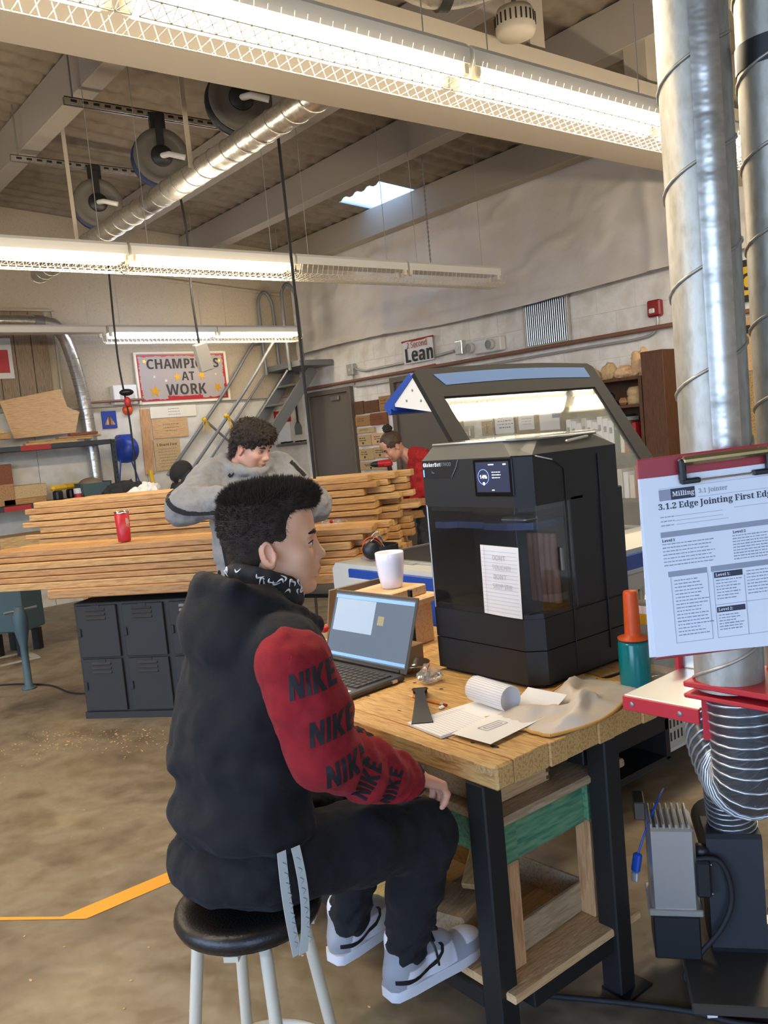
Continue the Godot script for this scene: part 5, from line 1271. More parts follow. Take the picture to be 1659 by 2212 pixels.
func laser_cutter():
	var b: MB
	var t := thing("laser_cutter", "big blue and white laser cutter with its lid standing open", "laser cutter")
	var zl := -3.5; var zr := -2.08
	b = MB.new()
	b.prism(PackedVector2Array([Vector2(2.08, 0.1), Vector2(3.5, 0.1), Vector2(3.5, 0.9), Vector2(3.47, 0.93), Vector2(2.5, 0.93), Vector2(2.44, 0.99), Vector2(2.08, 0.99)]), 2.4, 3.85, Transform3D(Basis(Vector3.FORWARD, Vector3.UP, Vector3.RIGHT), V))
	part("body", b, M.grey_enamel, t)
	b = MB.new(); b.box(Vector3(2.392, 0.58, (zl + zr) / 2 + 0.04), Vector3(0.016, 0.66, zr - zl - 0.22), 0.004); part("front_panel", b, M.blue_enamel, t)
	b = MB.new(); b.box(Vector3(2.386, 0.8, -3.1), Vector3(0.012, 0.14, 0.5), 0.01)
	var cp := part("control_panel", b, M.grey_enamel, t)
	b = MB.new(); b.box(Vector3(2.379, 0.82, -3.18), Vector3(0.004, 0.012, 0.014)); part("led", b, M.led_green, cp)
	b = MB.new()
	for k in 7: b.box(Vector3(2.379, 0.795, -3.215 + k * 0.014), Vector3(0.002, 0.01, 0.007))
	b.box(Vector3(2.379, 0.825, -3.28), Vector3(0.004, 0.014, 0.016)); b.box(Vector3(2.379, 0.815, -3.06), Vector3(0.004, 0.02, 0.02)); b.box(Vector3(2.379, 0.765, -3.31), Vector3(0.004, 0.016, 0.016))
	stuff(part("button_row", b, M.ink, cp))
	b = MB.new(); b.tube(curve([Vector3(2.37, 0.8, -3.04), Vector3(2.36, 0.76, -3.05), Vector3(2.365, 0.7, -3.04)], 4), 0.005, 6); part("key_tag", b, M.red_paint, cp)
	b = MB.new(); b.box(Vector3(3.14, 0.932, -3.0), Vector3(1.2, 0.006, 0.8)); part("work_bed", b, M.black_steel, t)
	b = MB.new()
	for s in [-1, 1]: b.box(Vector3(3.14 + s * 0.61, 0.937, -3.0), Vector3(0.02, 0.012, 0.84)); b.box(Vector3(3.14, 0.937, -3.0 + s * 0.41), Vector3(1.2, 0.012, 0.02))
	part("bed_rim", b, M.alu, t)
	# slotted side panel facing the viewer
	b = MB.new(); b.box(Vector3(3.12, 0.5, zr + 0.004), Vector3(1.4, 0.78, 0.012), 0.003); var sp := part("side_panel", b, M.beige_enamel, t)
	for row in 3:
		b = MB.new()
		for k in 26: b.box(Vector3(2.62 + k * 0.026, 0.17 + row * 0.055, zr + 0.0105), Vector3(0.009, 0.036, 0.003), 0.0)
		stuff(part("vent_slot_row", b, M.ink, sp))
	b = MB.new()
	for k in 24: b.box(Vector3(2.7 + k * 0.026, 0.8, zr + 0.0105), Vector3(0.009, 0.05, 0.003))
	stuff(part("vent_slot_row", b, M.ink, sp))
	b = MB.new(); b.box(Vector3(3.12, 0.115, zr + 0.006), Vector3(1.42, 0.012, 0.012)); part("seam_strip", b, M.grey_enamel, sp)
	b = MB.new(); b.box(Vector3(3.12, 0.94, zr + 0.004), Vector3(1.4, 0.06, 0.012), 0.002); part("blue_stripe", b, M.blue_enamel, t)
	for q in [[2.5, -3.4], [2.5, -2.18], [3.75, -3.4], [3.75, -2.18]]:
		b = MB.new(); b.lathe([Vector2(0, -0.018), Vector2(0.05, -0.018), Vector2(0.05, 0.018), Vector2(0, 0.018)], Vector3(q[0], 0.05, q[1]), Basis(Vector3.RIGHT, PI / 2), 16, false); part("caster", b, M.rubber, t)
	# lid: hinged on the near side, front edge up and away
	var up := Vector3(0, 0.8, -0.54)
	var L := up.length()
	var lt := thing_part("lid", t, Transform3D(Basis(Vector3.RIGHT, up / L, Vector3.RIGHT.cross(up / L)), Vector3(2.5, 0.99, -2.35)))
	var w := 1.23
	b = MB.new()
	b.prism(PackedVector2Array([Vector2(0, 0), Vector2(0.11, 0), Vector2(0.11, 0.1), Vector2(0.09, L - 0.15), Vector2(w - 0.09, L - 0.15), Vector2(w - 0.11, 0.1), Vector2(w - 0.11, 0), Vector2(w, 0), Vector2(w, L - 0.02), Vector2(w - 0.03, L + 0.004), Vector2(w * 0.7, L + 0.018), Vector2(w * 0.4, L + 0.02), Vector2(0.03, L + 0.006), Vector2(0, L - 0.01)]), -0.012, 0.012)
	part("lid_frame", b, M.lid_black, lt)
	b = MB.new(); b.box(Vector3(w / 2, L / 2 - 0.06, 0.0), Vector3(w - 0.18, L - 0.14, 0.006)); part("lid_glass", b, M.lid_glass, lt)
	b = MB.new()
	var poly := PackedVector2Array()
	for k in 13: poly.append(Vector2(lerpf(0.1, w - 0.08, k / 12.0), L - 0.035 + 0.022 * sin(PI * (0.1 + 0.75 * k / 12.0))))
	for k in 13: poly.append(Vector2(lerpf(w - 0.08, 0.14, k / 12.0), L - 0.09 + 0.012 * sin(PI * k / 12.0)))
	b.prism(poly, 0.0125, 0.015); part("blue_strip", b, M.blue_grey, lt)
	var side := Transform3D(Basis(Vector3(0, 0, 1), Vector3(0, 1, 0), Vector3(-1, 0, 0)), V)
	for x in [0.006, w - 0.006]:
		b = MB.new(); b.prism(PackedVector2Array([Vector2(-0.012, L - 0.01), Vector2(-0.2, L - 0.005), Vector2(-0.2, L - 0.03), Vector2(-0.012, L - 0.21)]), -x - 0.004, -x + 0.004, side); var ck := part("lid_cheek", b, M.white_enamel, lt)
		for q in [[-0.05, L - 0.06], [-0.035, L - 0.13], [-0.11, L - 0.07]]:
			b = MB.new(); b.ell(Vector3(x + (-0.005 if x < 0.5 else 0.005), q[1], q[0]), Vector3(0.003, 0.006, 0.006), Basis.IDENTITY, 8, 6); part("screw", b, M.steel_grey, ck)
	b = MB.new(); b.prism(PackedVector2Array([Vector2(-0.01, L + 0.004), Vector2(-0.235, L + 0.012), Vector2(-0.25, L + 0.0), Vector2(-0.245, L - 0.045), Vector2(-0.225, L - 0.05), Vector2(-0.215, L - 0.03), Vector2(-0.2, L - 0.055), Vector2(-0.185, L - 0.028), Vector2(-0.01, L - 0.02)]), -w - 0.004, 0.004, side); part("blue_lip", b, M.blue_enamel, lt)
	# things on the machine
	t = thing("ear_muffs", "black and orange ear muffs with a headband on the laser cutter", "ear muffs", Vector3(2.55, 0.93, -3.36), 0.9)
	for s in [-1, 1]:
		var mt := Basis(Vector3(s, 0, 0), Vector3.UP, Vector3(0, 0, s))
		b = MB.new(); b.lathe([Vector2(0, 0.0), Vector2(0.035, 0.003), Vector2(0.046, 0.02), Vector2(0.048, 0.04)], Vector3(s * -0.1, 0.055, 0), Basis(Vector3.BACK, -PI / 2 * -s * -1.0), 20); part("cup", b, M.black_plastic, t)
		b = MB.new(); b.lathe([Vector2(0.044, 0.038), Vector2(0.05, 0.04), Vector2(0.05, 0.046), Vector2(0.044, 0.05)], Vector3(s * -0.1, 0.055, 0), Basis(Vector3.BACK, -PI / 2 * -s * -1.0), 20); part("ring", b, M.orange, t)
		b = MB.new(); b.lathe([Vector2(0.046, 0.05), Vector2(0.046, 0.062), Vector2(0.03, 0.066), Vector2(0.02, 0.05)], Vector3(s * -0.1, 0.055, 0), Basis(Vector3.BACK, -PI / 2 * -s * -1.0), 20); part("cushion", b, M.rubber, t)
	b = MB.new()
	b.sheet(func(u: float, v: float) -> Vector3:
		var a := PI * u
		return Vector3(-cos(a) * 0.095, 0.028 + v * 0.04, 0.02 + sin(a) * 0.11), 20, 2, 0.006)
	part("headband", b, M.dark_plastic, t)
	b = MB.new()
	for s in [-1, 1]: b.tube(curve([Vector3(s * 0.1, 0.1, 0), Vector3(s * 0.098, 0.12, 0.03), Vector3(s * 0.095, 0.07, 0.06)], 4), 0.0025, 6)
	part("wire_arm", b, M.chrome, t)
	t = thing("toggle_clamp", "small shiny toggle clamp on the laser cutter top", "clamp", Vector3(2.46, 0.93, -2.74), 0.5)
	b = MB.new(); b.box(Vector3(0, 0.006, 0), Vector3(0.08, 0.012, 0.045), 0.003); part("base_plate", b, M.chrome, t)
	b = MB.new(); b.bar(Vector3(-0.02, 0.01, 0), Vector3(-0.03, 0.055, 0), 0.02, 0.012, Vector3.RIGHT, 0.003); b.bar(Vector3(-0.03, 0.05, 0), Vector3(0.03, 0.03, 0), 0.016, 0.012, Vector3.UP, 0.003); part("lever", b, M.chrome, t)
	t = thing("yellow_tape_roll", "yellow ring of tape lying on the laser cutter", "tape", Vector3(2.47, 0.932, -2.58))
	b = MB.new(); b.lathe([Vector2(0.025, 0.0), Vector2(0.05, 0.0), Vector2(0.05, 0.014), Vector2(0.025, 0.014), Vector2(0.025, 0.0)], V, Basis.IDENTITY, 28, false); part("ring", b, M.yellow, t)
	b = MB.new(); b.lathe([Vector2(0.0, 0.003), Vector2(0.026, 0.003), Vector2(0.026, 0.012)], V, Basis.IDENTITY, 20, false); part("core", b, M.orange, t)
	b = MB.new(); b.box(Vector3(2.53, 0.934, -3.1), Vector3(0.06, 0.004, 0.2)); solo("steel_ruler", b, M.alu, "flat steel strip on the laser cutter beside the ear muffs", "ruler")
	# chair behind
	t = thing("grey_chair", "grey padded chair behind the student, beside the laser cutter", "chair", Vector3(3.42, 0, -5.12), 0.5)
	b = MB.new(); b.box(Vector3(0, 0.47, 0), Vector3(0.42, 0.05, 0.4), 0.018); part("seat", b, M.dark_plastic, t)
	for q in [[-0.18, -0.17], [0.18, -0.17], [-0.18, 0.17], [0.18, 0.17]]:
		b = MB.new(); b.tube([Vector3(q[0], 0.45, q[1]), Vector3(q[0] * 1.15, 0.01, q[1] * 1.15)], 0.012, 8); part("leg", b, M.steel_grey, t)
	b = MB.new(); b.tube(curve([Vector3(0.2, 0.44, 0.19), Vector3(0.0, 0.445, 0.2), Vector3(-0.2, 0.44, 0.19)], 4), 0.014, 8); part("seat_rail", b, M.white_enamel, t)
	b = MB.new(); b.box(Vector3(0, 0.75, -0.2), Vector3(0.4, 0.3, 0.04), 0.018); part("backrest", b, M.dark_plastic, t)
	for s in [-0.15, 0.15]:
		b = MB.new(); b.tube([Vector3(s, 0.46, -0.19), Vector3(s, 0.65, -0.205)], 0.012, 8); part("back_post", b, M.steel_grey, t)

func thing_part(called: String, parent: Node, t: Transform3D) -> Node3D:
	var o := Node3D.new(); o.name = called; parent.add_child(o, true); o.transform = t
	return o

func near_bench():
	var b: MB
	var t := thing("work_bench", "worn butcher block bench on black steel legs with the printer on it", "bench")
	# laminated top: strips running along the bench, worn front edge
	var x := 1.33
	var n := 14
	var w := 0.87 / n
	for k in n:
		b = MB.new()
		b.box(Vector3(x + w / 2, TT - 0.03, -2.145), Vector3(w - 0.0012, 0.06, 1.55 - 0.006 * (k * 7 % 3)), 0.0015 if k > 0 else 0.006)
		part("top_strip", b, M.bench_top, t)
		x += w
	b = MB.new()
	for q in [[1.55, 0.035], [1.6, 0.022], [1.42, 0.02], [1.39, 0.012]]:
		b.prism(PackedVector2Array([Vector2(-q[1], 0.0), Vector2(-q[1] * 0.6, -0.016), Vector2(q[1] * 0.2, -0.02), Vector2(q[1], -0.012), Vector2(q[1] * 0.8, 0.0)]), 0.0, 0.0025, Transform3D(Basis(Vector3.BACK, Vector3.UP, Vector3.LEFT), Vector3(1.3312, TT - 0.006, -q[0])))
	stuff(part("splinter_patch", b, M.pine_pale, t))
	var r := RandomNumberGenerator.new(); r.seed = 5
	b = MB.new()
	for k in 26: b.ell(Vector3(r.randf_range(1.36, 2.1), TT, r.randf_range(-2.2, -1.4)), Vector3(r.randf_range(0.002, 0.007), 0.0006, r.randf_range(0.002, 0.009)), Basis.IDENTITY, 8, 4)
	b.ell(Vector3(1.42, TT, -1.46), Vector3(0.008, 0.0008, 0.014), Basis.IDENTITY, 10, 4)
	stuff(part("stain_spot", b, M.ink, t))
	for q in [[1.362, -1.45], [1.76, -1.41], [1.362, -2.82], [1.76, -2.82]]:
		b = MB.new(); b.box(Vector3(q[0], 0.355, q[1]), Vector3(0.062, 0.7, 0.062), 0.004); part("leg", b, M.black_steel, t)
		b = MB.new(); b.box(Vector3(q[0] + 0.02, 0.004, q[1] + 0.01), Vector3(0.1, 0.008, 0.09)); part("foot_plate", b, M.black_steel, t)
	for xx in [1.362, 1.76]:
		b = MB.new(); b.box(Vector3(xx, 0.145, -2.135), Vector3(0.05, 0.045, 1.3), 0.003); part("low_rail", b, M.black_steel, t)
		if xx < 1.5: continue
		b = MB.new(); b.box(Vector3(xx, 0.66, -2.125), Vector3(0.05, 0.09, 1.34), 0.003); part("apron", b, M.black_steel, t)
	for z in [-1.42, -2.82]:
		b = MB.new(); b.box(Vector3(1.575, 0.145, z), Vector3(0.31, 0.045, 0.05), 0.003); part("low_rail", b, M.black_steel, t)
	b = MB.new(); b.box(Vector3(1.575, 0.66, -2.82), Vector3(0.31, 0.09, 0.05), 0.003); part("apron", b, M.black_steel, t)
	b = MB.new(); b.box(Vector3(1.95, 0.655, -1.6), Vector3(0.34, 0.1, 0.3), 0.004); part("steel_bracket", b, M.black_steel, t)
	b = MB.new(); b.box(Vector3(1.95, 0.52, -1.6), Vector3(0.34, 0.02, 0.3), 0.003); b.box(Vector3(2.11, 0.58, -1.6), Vector3(0.02, 0.12, 0.3)); part("under_shelf", b, M.black_steel, t)
	b = MB.new(); b.box(Vector3(1.6, 0.179, -2.09), Vector3(0.5, 0.022, 1.4), 0.004); part("shelf_board", b, M.maple_x, t)

func printer():
	var b: MB
	var t := thing("printer", "black 3D printer with a touch screen and a clear front door", "3D printer")
	var K: Material = M.printer_black
	var X0 := 1.8; var X1 := 2.25; var ZL := -2.07; var ZR := -1.645
	var FL := Transform3D(Basis(Vector3(1, 0, 0), Vector3(0, 0, 1), Vector3(0, -1, 0)), V)   # polygon (x, z) extruded downwards from y
	var foot := func(ins: float) -> PackedVector2Array: return PackedVector2Array([Vector2(X0 + ins, ZL + ins), Vector2(X0 + ins, ZR - 0.045), Vector2(X0 + 0.04, ZR - ins), Vector2(X1 - 0.03, ZR - ins), Vector2(X1 - ins, ZR - 0.03), Vector2(X1 - ins, ZL + ins)])
	var slab := func(y0: float, y1: float, ins: float, m: Material, called: String):
		var bb := MB.new(); bb.prism(foot.call(ins), -y1, -y0, FL); return part(called, bb, m, t)
	slab.call(TT + 0.012, TT + 0.11, 0.0, K, "lower_drawer")
	slab.call(TT + 0.113, TT + 0.205, 0.0, K, "upper_drawer")
	slab.call(TT, TT + 0.012, 0.015, M.rubber, "foot_skirt")
	slab.call(TT + 0.2, TT + 0.22, 0.004, M.black_plastic, "sill")
	# rear column and walls of the print bay
	b = MB.new(); b.box(Vector3(2.12, 1.14, (ZL + ZR) / 2), Vector3(0.25, 0.34, ZR - ZL - 0.004), 0.004); part("rear_column", b, K, t)
	b = MB.new(); b.box(Vector3(2.02, 1.14, ZR - 0.006), Vector3(0.06, 0.33, 0.012), 0.003); part("side_pillar", b, K, t)
	b = MB.new(); b.box(Vector3(1.995, 1.14, (ZL + ZR) / 2), Vector3(0.004, 0.33, ZR - ZL - 0.03)); b.box(Vector3(1.9, 0.988, (ZL + ZR) / 2), Vector3(0.2, 0.004, ZR - ZL - 0.04)); part("bay_lining", b, M.bay_dark, t)
	# clear door wrapping the corner
	b = MB.new()
	b.box(Vector3(X0 + 0.003, 1.135, (ZL + ZR - 0.045) / 2), Vector3(0.004, 0.33, ZR - ZL - 0.05), 0.001); part("door_glass", b, M.door_clear, t)
	b = MB.new(); b.box(Vector3(X0 + 0.02, 1.135, ZR - 0.023), Vector3(0.058, 0.33, 0.004), 0.001, rot_y(-0.84)); b.box(Vector3(1.915, 1.135, ZR - 0.003), Vector3(0.15, 0.33, 0.004), 0.001); part("side_glass", b, M.door_clear, t)
	b = MB.new(); b.box(Vector3(1.9, 1.135, ZL + 0.004), Vector3(0.19, 0.33, 0.004)); part("far_wall", b, M.bay_dark, t)
	b = MB.new(); b.tube([Vector3(X0 + 0.002, 0.972, ZL + 0.004), Vector3(X0 + 0.002, 1.3, ZL + 0.004)], 0.003, 6); part("glass_edge", b, M.alu, t)
	b = MB.new(); b.box(Vector3(X0 + 0.13, 1.13, ZR + 0.004), Vector3(0.014, 0.07, 0.008), 0.003); part("door_handle", b, M.steel_grey, t)
	# heated tray inside
	b = MB.new(); b.prism(PackedVector2Array([Vector2(1.815, -2.05), Vector2(1.815, -2.0), Vector2(1.835, -1.97), Vector2(1.835, -1.86), Vector2(1.815, -1.83), Vector2(1.815, -1.74), Vector2(1.85, -1.67), Vector2(1.985, -1.67), Vector2(1.985, -2.05)]), -1.245, -1.225, FL); part("carriage", b, M.bay_blue, t)
	b = MB.new(); b.box(Vector3(1.88, 1.252, -1.75), Vector3(0.06, 0.014, 0.1), 0.006); part("print_head", b, M.alu, t)
	b = MB.new()
	for k in 5: b.tube([Vector3(1.96, 0.99, -1.78 + k * 0.022), Vector3(1.955, 1.2, -1.78 + k * 0.022)], 0.012, 8)
	part("printed_piece", b, M.copper, t)
	# head with screen
	slab.call(1.295, 1.44, 0.0, K, "head_case")
	slab.call(1.28, 1.296, 0.012, M.black_plastic, "shadow_gap")
	b = MB.new()
	# sloped crown
	var lo = [Vector3(X0, 1.44, ZL), Vector3(X0, 1.44, ZR - 0.045), Vector3(X0 + 0.04, 1.44, ZR), Vector3(X1 - 0.03, 1.44, ZR), Vector3(X1, 1.44, ZR - 0.03), Vector3(X1, 1.44, ZL)]
	var hi = [Vector3(X0 + 0.03, 1.482, ZL + 0.025), Vector3(X0 + 0.03, 1.482, ZR - 0.1), Vector3(X0 + 0.1, 1.478, ZR - 0.03), Vector3(X1 - 0.1, 1.478, ZR - 0.03), Vector3(X1 - 0.03, 1.478, ZR - 0.07), Vector3(X1 - 0.03, 1.482, ZL + 0.025)]
	for k in 6: b.quad(lo[(k + 1) % 6], lo[k], hi[k], hi[(k + 1) % 6])
	part("crown", b, M.printer_grey, t)
	b = MB.new(); b.box(Vector3(2.03, 1.486, (ZL + ZR) / 2 - 0.02), Vector3(0.39, 0.008, 0.36), 0.003); part("top_lid", b, M.clear_lid, t)
	b = MB.new(); b.tube([hi[0] + Vector3(0, 0.004, 0), hi[1] + Vector3(0, 0.004, 0), hi[2] + Vector3(0, 0.004, 0), hi[3] + Vector3(0, 0.004, 0), hi[4] + Vector3(0, 0.004, 0)], 0.004, 6); part("lid_edge", b, M.alu, t)
	b = MB.new(); b.box(Vector3(2.05, 1.47, ZR - 0.008), Vector3(0.1, 0.008, 0.012), 0.003, Basis(Vector3.BACK, 0.08)); part("lid_latch", b, M.alu, t)
	# front face details: local frame looking out of the face (-x), u to the viewer's right (+z)
	var F := Basis(Vector3.BACK, Vector3.UP, Vector3.LEFT)   # local x = +z, y up, z = -x
	b = MB.new(); b.box(Vector3(X0 - 0.001, 1.382, -1.762), Vector3(0.006, 0.108, 0.155), 0.002); var sc := part("screen_bezel", b, M.black_gloss, t)
	b = MB.new(); b.box(Vector3(X0 - 0.0045, 1.384, -1.762), Vector3(0.001, 0.088, 0.132)); part("screen", b, M.screen_ui, sc)
	b = MB.new(); b.lathe([Vector2(0.021, 0.0), Vector2(0.0225, 0.0), Vector2(0.0225, 0.0008), Vector2(0.021, 0.0008)], Vector3(X0 - 0.005, 1.385, -1.798), F * Basis(Vector3.RIGHT, PI / 2), 28, false, TAU); part("dial_ring", b, M.ui_blue, sc)
	letters("14%", 0.0115, M.ui_white, sc, Transform3D(F, Vector3(X0 - 0.0055, 1.385, -1.798)), "screen_text", true, false, 0.0004)
	scribble(sc, Transform3D(F, Vector3(X0 - 0.005, 1.398, -1.745)), 0.036, 3, 0.008, 0.005, M.ui_white, 4, true, "screen_text")
	b = MB.new(); b.ell(Vector3(X0 - 0.005, 1.365, -1.798), Vector3(0.0006, 0.005, 0.005), Basis.IDENTITY, 12, 6); b.box(Vector3(X0 - 0.005, 1.42, -1.712), Vector3(0.0006, 0.004, 0.012)); b.box(Vector3(X0 - 0.005, 1.346, -1.762), Vector3(0.0006, 0.003, 0.01)); b.box(Vector3(X0 - 0.005, 1.42, -1.765), Vector3(0.0006, 0.003, 0.022)); stuff(part("screen_icon", b, M.ui_white, sc))
	# dark badge plate with the maker's lettering, thin bright rim under it
	b = MB.new(); b.prism(PackedVector2Array([Vector2(0, 0), Vector2(0.13, 0.0), Vector2(0.152, 0.03), Vector2(0.162, 0.052), Vector2(0, 0.052)]), 0.0, 0.002, Transform3D(F, Vector3(X0, 1.386, ZL + 0.004))); part("badge_plate", b, M.black_plastic, t)
	b = MB.new(); b.tube([Vector3(X0 - 0.002, 1.386, ZL + 0.134), Vector3(X0 - 0.002, 1.416, ZL + 0.156), Vector3(X0 - 0.002, 1.438, ZL + 0.166)], 0.0012, 5); part("badge_rim", b, M.alu, t)
	letters("MakerBot", 0.0125, M.paper, t, Transform3D(F, Vector3(X0 - 0.0025, 1.426, ZL + 0.048)), "maker_lettering", true, false, 0.0004)
	letters("METHOD", 0.0105, M.ink_grey, t, Transform3D(F, Vector3(X0 - 0.0025, 1.426, ZL + 0.106)), "model_lettering", false, false, 0.0004)
	b = MB.new(); b.lathe([Vector2(0.0045, 0.0), Vector2(0.0065, 0.0), Vector2(0.0065, 0.0006)], Vector3(X0 - 0.0022, 1.426, ZL + 0.013), F * Basis(Vector3.RIGHT, PI / 2), 16, false); b.box(Vector3(X0 - 0.0024, 1.426, ZL + 0.013), Vector3(0.0006, 0.007, 0.003)); part("maker_mark", b, M.paper, t)
	b = MB.new(); b.box(Vector3(X0 - 0.002, 1.4, ZL + 0.008), Vector3(0.002, 0.022, 0.004)); part("status_led", b, M.led_blue, t)
	b = MB.new(); b.box(Vector3(X0 - 0.0025, 1.401, ZL + 0.052), Vector3(0.001, 0.002, 0.01)); b.box(Vector3(X0 - 0.0025, 1.404, ZL + 0.047), Vector3(0.001, 0.007, 0.0015)); part("port_mark", b, M.ink_grey, t)
	# chamfer line and side seams
	b = MB.new()
	b.tube([Vector3(X0 - 0.001, 1.44, -1.69), Vector3(X0 + 0.04, 1.438, ZR + 0.001), Vector3(X0 + 0.13, 1.415, ZR + 0.001), Vector3(X0 + 0.17, 1.39, ZR + 0.001), Vector3(X0 + 0.17, TT + 0.03, ZR + 0.001)], 0.002, 5); part("trim_seam", b, M.black_plastic, t)
	b = MB.new(); b.tube([Vector3(X0 + 0.05, 1.436, ZR + 0.002), Vector3(X0 + 0.12, 1.42, ZR + 0.002)], 0.0022, 5); part("status_bar", b, M.paper, t)
	b = MB.new(); b.box(Vector3(X1 - 0.12, 1.12, ZR + 0.002), Vector3(0.006, 0.6, 0.004), 0.001); part("rear_groove", b, M.black_plastic, t)
	# ruled note taped to the glass
	var nt := thing("taped_note", "ruled white note taped on the printer door", "note", Vector3(X0 - 0.003, 0.975, -1.763)); nt.basis = F * Basis(Vector3.BACK, -0.02)
	b = MB.new(); b.sheet(func(u: float, v: float) -> Vector3: return Vector3(-0.078 + u * 0.152, v * 0.207, 0.001 + 0.004 * (1.0 - v) * sin(u * 3.0)), 6, 6, 0.0004); part("sheet", b, M.paper, nt)
	b = MB.new()
	for k in 17: b.box(Vector3(-0.002, 0.012 + k * 0.0112, 0.0062), Vector3(0.146, 0.0007, 0.0003))
	stuff(part("ruling", b, M.rule_blue, nt))
	b = MB.new(); b.box(Vector3(-0.058, 0.104, 0.0063), Vector3(0.0008, 0.2, 0.0003)); part("margin", b, M.rule_red, nt)
	var k2 := 0
	for q in ["DON'T", "TOUCH!!!", "DON'T", "STOP IT!!!"]:
		letters(q, 0.0135, M.ink_faint, nt, Transform3D(Basis.IDENTITY, Vector3(0.0 + 0.008 * (k2 % 2), 0.172 - k2 * 0.028, 0.0065)), "handwriting", false, false, 0.0003); k2 += 1

func bench_items():
	var b: MB
	var t: Node3D
	# open laptop
	t = thing("laptop", "open dark grey laptop in front of the student", "laptop", Vector3(1.37, TT, -2.045), 0.0)
	t.rotation.y = 0.07     # x towards the hinge, -z along the width
	var W := 0.41
	b = MB.new(); b.box(Vector3(0.14, 0.011, -W / 2), Vector3(0.28, 0.018, W), 0.005); var bs := part("base", b, M.laptop_grey, t)
	b = MB.new(); b.box(Vector3(0.175, 0.0205, -W / 2), Vector3(0.15, 0.001, W - 0.05)); part("keyboard_deck", b, M.black_plastic, bs)
	b = MB.new(); b.box(V, Vector3(0.02, 0.003, 0.0195), 0.0008); var km := b.mesh()
	for r in 6:
		for c in 15:
			var key := part("key", km, M.laptop_key, bs); key.position = Vector3(0.115 + r * 0.0245, 0.0222, -0.04 - c * 0.0235)
	b = MB.new(); b.box(Vector3(0.05, 0.0206, -W / 2 - 0.02), Vector3(0.07, 0.0008, 0.11), 0.0002); part("touch_pad", b, M.laptop_key, bs)
	b = MB.new(); b.box(Vector3(0.052, 0.0208, -0.05), Vector3(0.045, 0.0006, 0.06), 0.0002, rot_y(0.1)); part("white_sticker", b, M.paper, bs)
	b = MB.new(); b.box(Vector3(0.018, 0.0207, -0.04), Vector3(0.02, 0.0006, 0.02)); part("blue_sticker", b, M.blue_enamel, bs)
	b = MB.new(); b.box(Vector3(0.23, 0.012, -0.001), Vector3(0.02, 0.008, 0.014)); part("usb_plug", b, M.alu, bs)
	var ld := thing_part("lid", t, Transform3D(Basis(Vector3.BACK, 0.0), Vector3(0.282, 0.018, 0)))
	var tilt := Basis(Vector3.BACK, -0.36)      # leans back, away from the keyboard
	ld.basis = tilt
	b = MB.new(); b.box(Vector3(0.003, 0.122, -W / 2), Vector3(0.006, 0.245, W), 0.003); part("lid_shell", b, M.laptop_grey, ld)
	b = MB.new(); b.box(Vector3(-0.0008, 0.125, -W / 2), Vector3(0.001, 0.215, W - 0.018)); part("screen", b, M.laptop_screen, ld)
	b = MB.new(); b.box(Vector3(-0.0016, 0.222, -W / 2), Vector3(0.0006, 0.012, W - 0.022)); b.box(Vector3(-0.0016, 0.027, -W / 2), Vector3(0.0006, 0.01, W - 0.022)); part("task_bar", b, M.screen_bar, ld)
	b = MB.new(); b.box(Vector3(-0.0016, 0.16, -0.29), Vector3(0.0006, 0.11, 0.2)); part("window_pane", b, M.screen_pale, ld)
	b = MB.new(); b.box(Vector3(-0.0018, 0.155, -0.155), Vector3(0.0006, 0.03, 0.03)); part("model_view", b, M.screen_tan, ld)
	b = MB.new(); b.tube([Vector3(0.003, 0.006, -0.03), Vector3(0.003, 0.006, -W + 0.03)], 0.007, 8); part("hinge", b, M.black_plastic, ld)
	# wood box with slab and mug
	t = thing("wooden_box", "small lidded wooden box behind the laptop", "box", Vector3(1.94, TT, -2.46), 0.12)
	b = MB.new(); b.box(Vector3(0, 0.075, 0), Vector3(0.2, 0.15, 0.2), 0.004); part("carcass", b, M.maple, t)
	b = MB.new(); b.box(Vector3(0, 0.164, 0), Vector3(0.25, 0.028, 0.25), 0.008); part("lid", b, M.maple, t)
	b = MB.new(); b.box(Vector3(-0.01, 0.0175, 0), Vector3(0.21, 0.035, 0.19), 0.004); solo("wooden_slab", b, M.maple, "pale wooden slab on the box under the white mug", "slab", Vector3(1.93, TT + 0.1785, -2.46), 0.16)
	t = thing("white_mug", "white handleless mug on the wooden slab", "mug", Vector3(1.93, TT + 0.2142, -2.445))
	b = MB.new(); b.lathe([Vector2(0, 0), Vector2(0.034, 0.0), Vector2(0.038, 0.004), Vector2(0.047, 0.05), Vector2(0.0515, 0.1), Vector2(0.0525, 0.128), Vector2(0.051, 0.131), Vector2(0.049, 0.128), Vector2(0.047, 0.1), Vector2(0.042, 0.05), Vector2(0.034, 0.008), Vector2(0, 0.006)], V, Basis.IDENTITY, 36); part("cup", b, M.ceramic, t)
	b = MB.new(); b.bar(Vector3(1.865, TT + 0.001, -2.27), Vector3(1.875, TT + 0.23, -2.28), 0.016, 0.012, Vector3.RIGHT, 0.002); solo("black_rod", b, M.black_plastic, "short black rod standing at the wooden box corner", "rod")
	b = MB.new(); b.box(Vector3(0, 0.07, 0), Vector3(0.06, 0.14, 0.05), 0.006); solo("black_charger", b, M.black_plastic, "black power brick standing beside the printer", "charger", Vector3(1.99, TT, -2.2), 0.3)
	b = MB.new(); b.prism(PackedVector2Array([Vector2(0, 0), Vector2(0.05, 0), Vector2(0.07, 0.06), Vector2(0.06, 0.09), Vector2(0.03, 0.05), Vector2(0.0, 0.02)]), -0.008, 0.008); solo("orange_clamp", b, M.orange, "small orange spring clamp behind the laptop lid", "clamp", Vector3(1.86, TT, -2.28), 0.8)
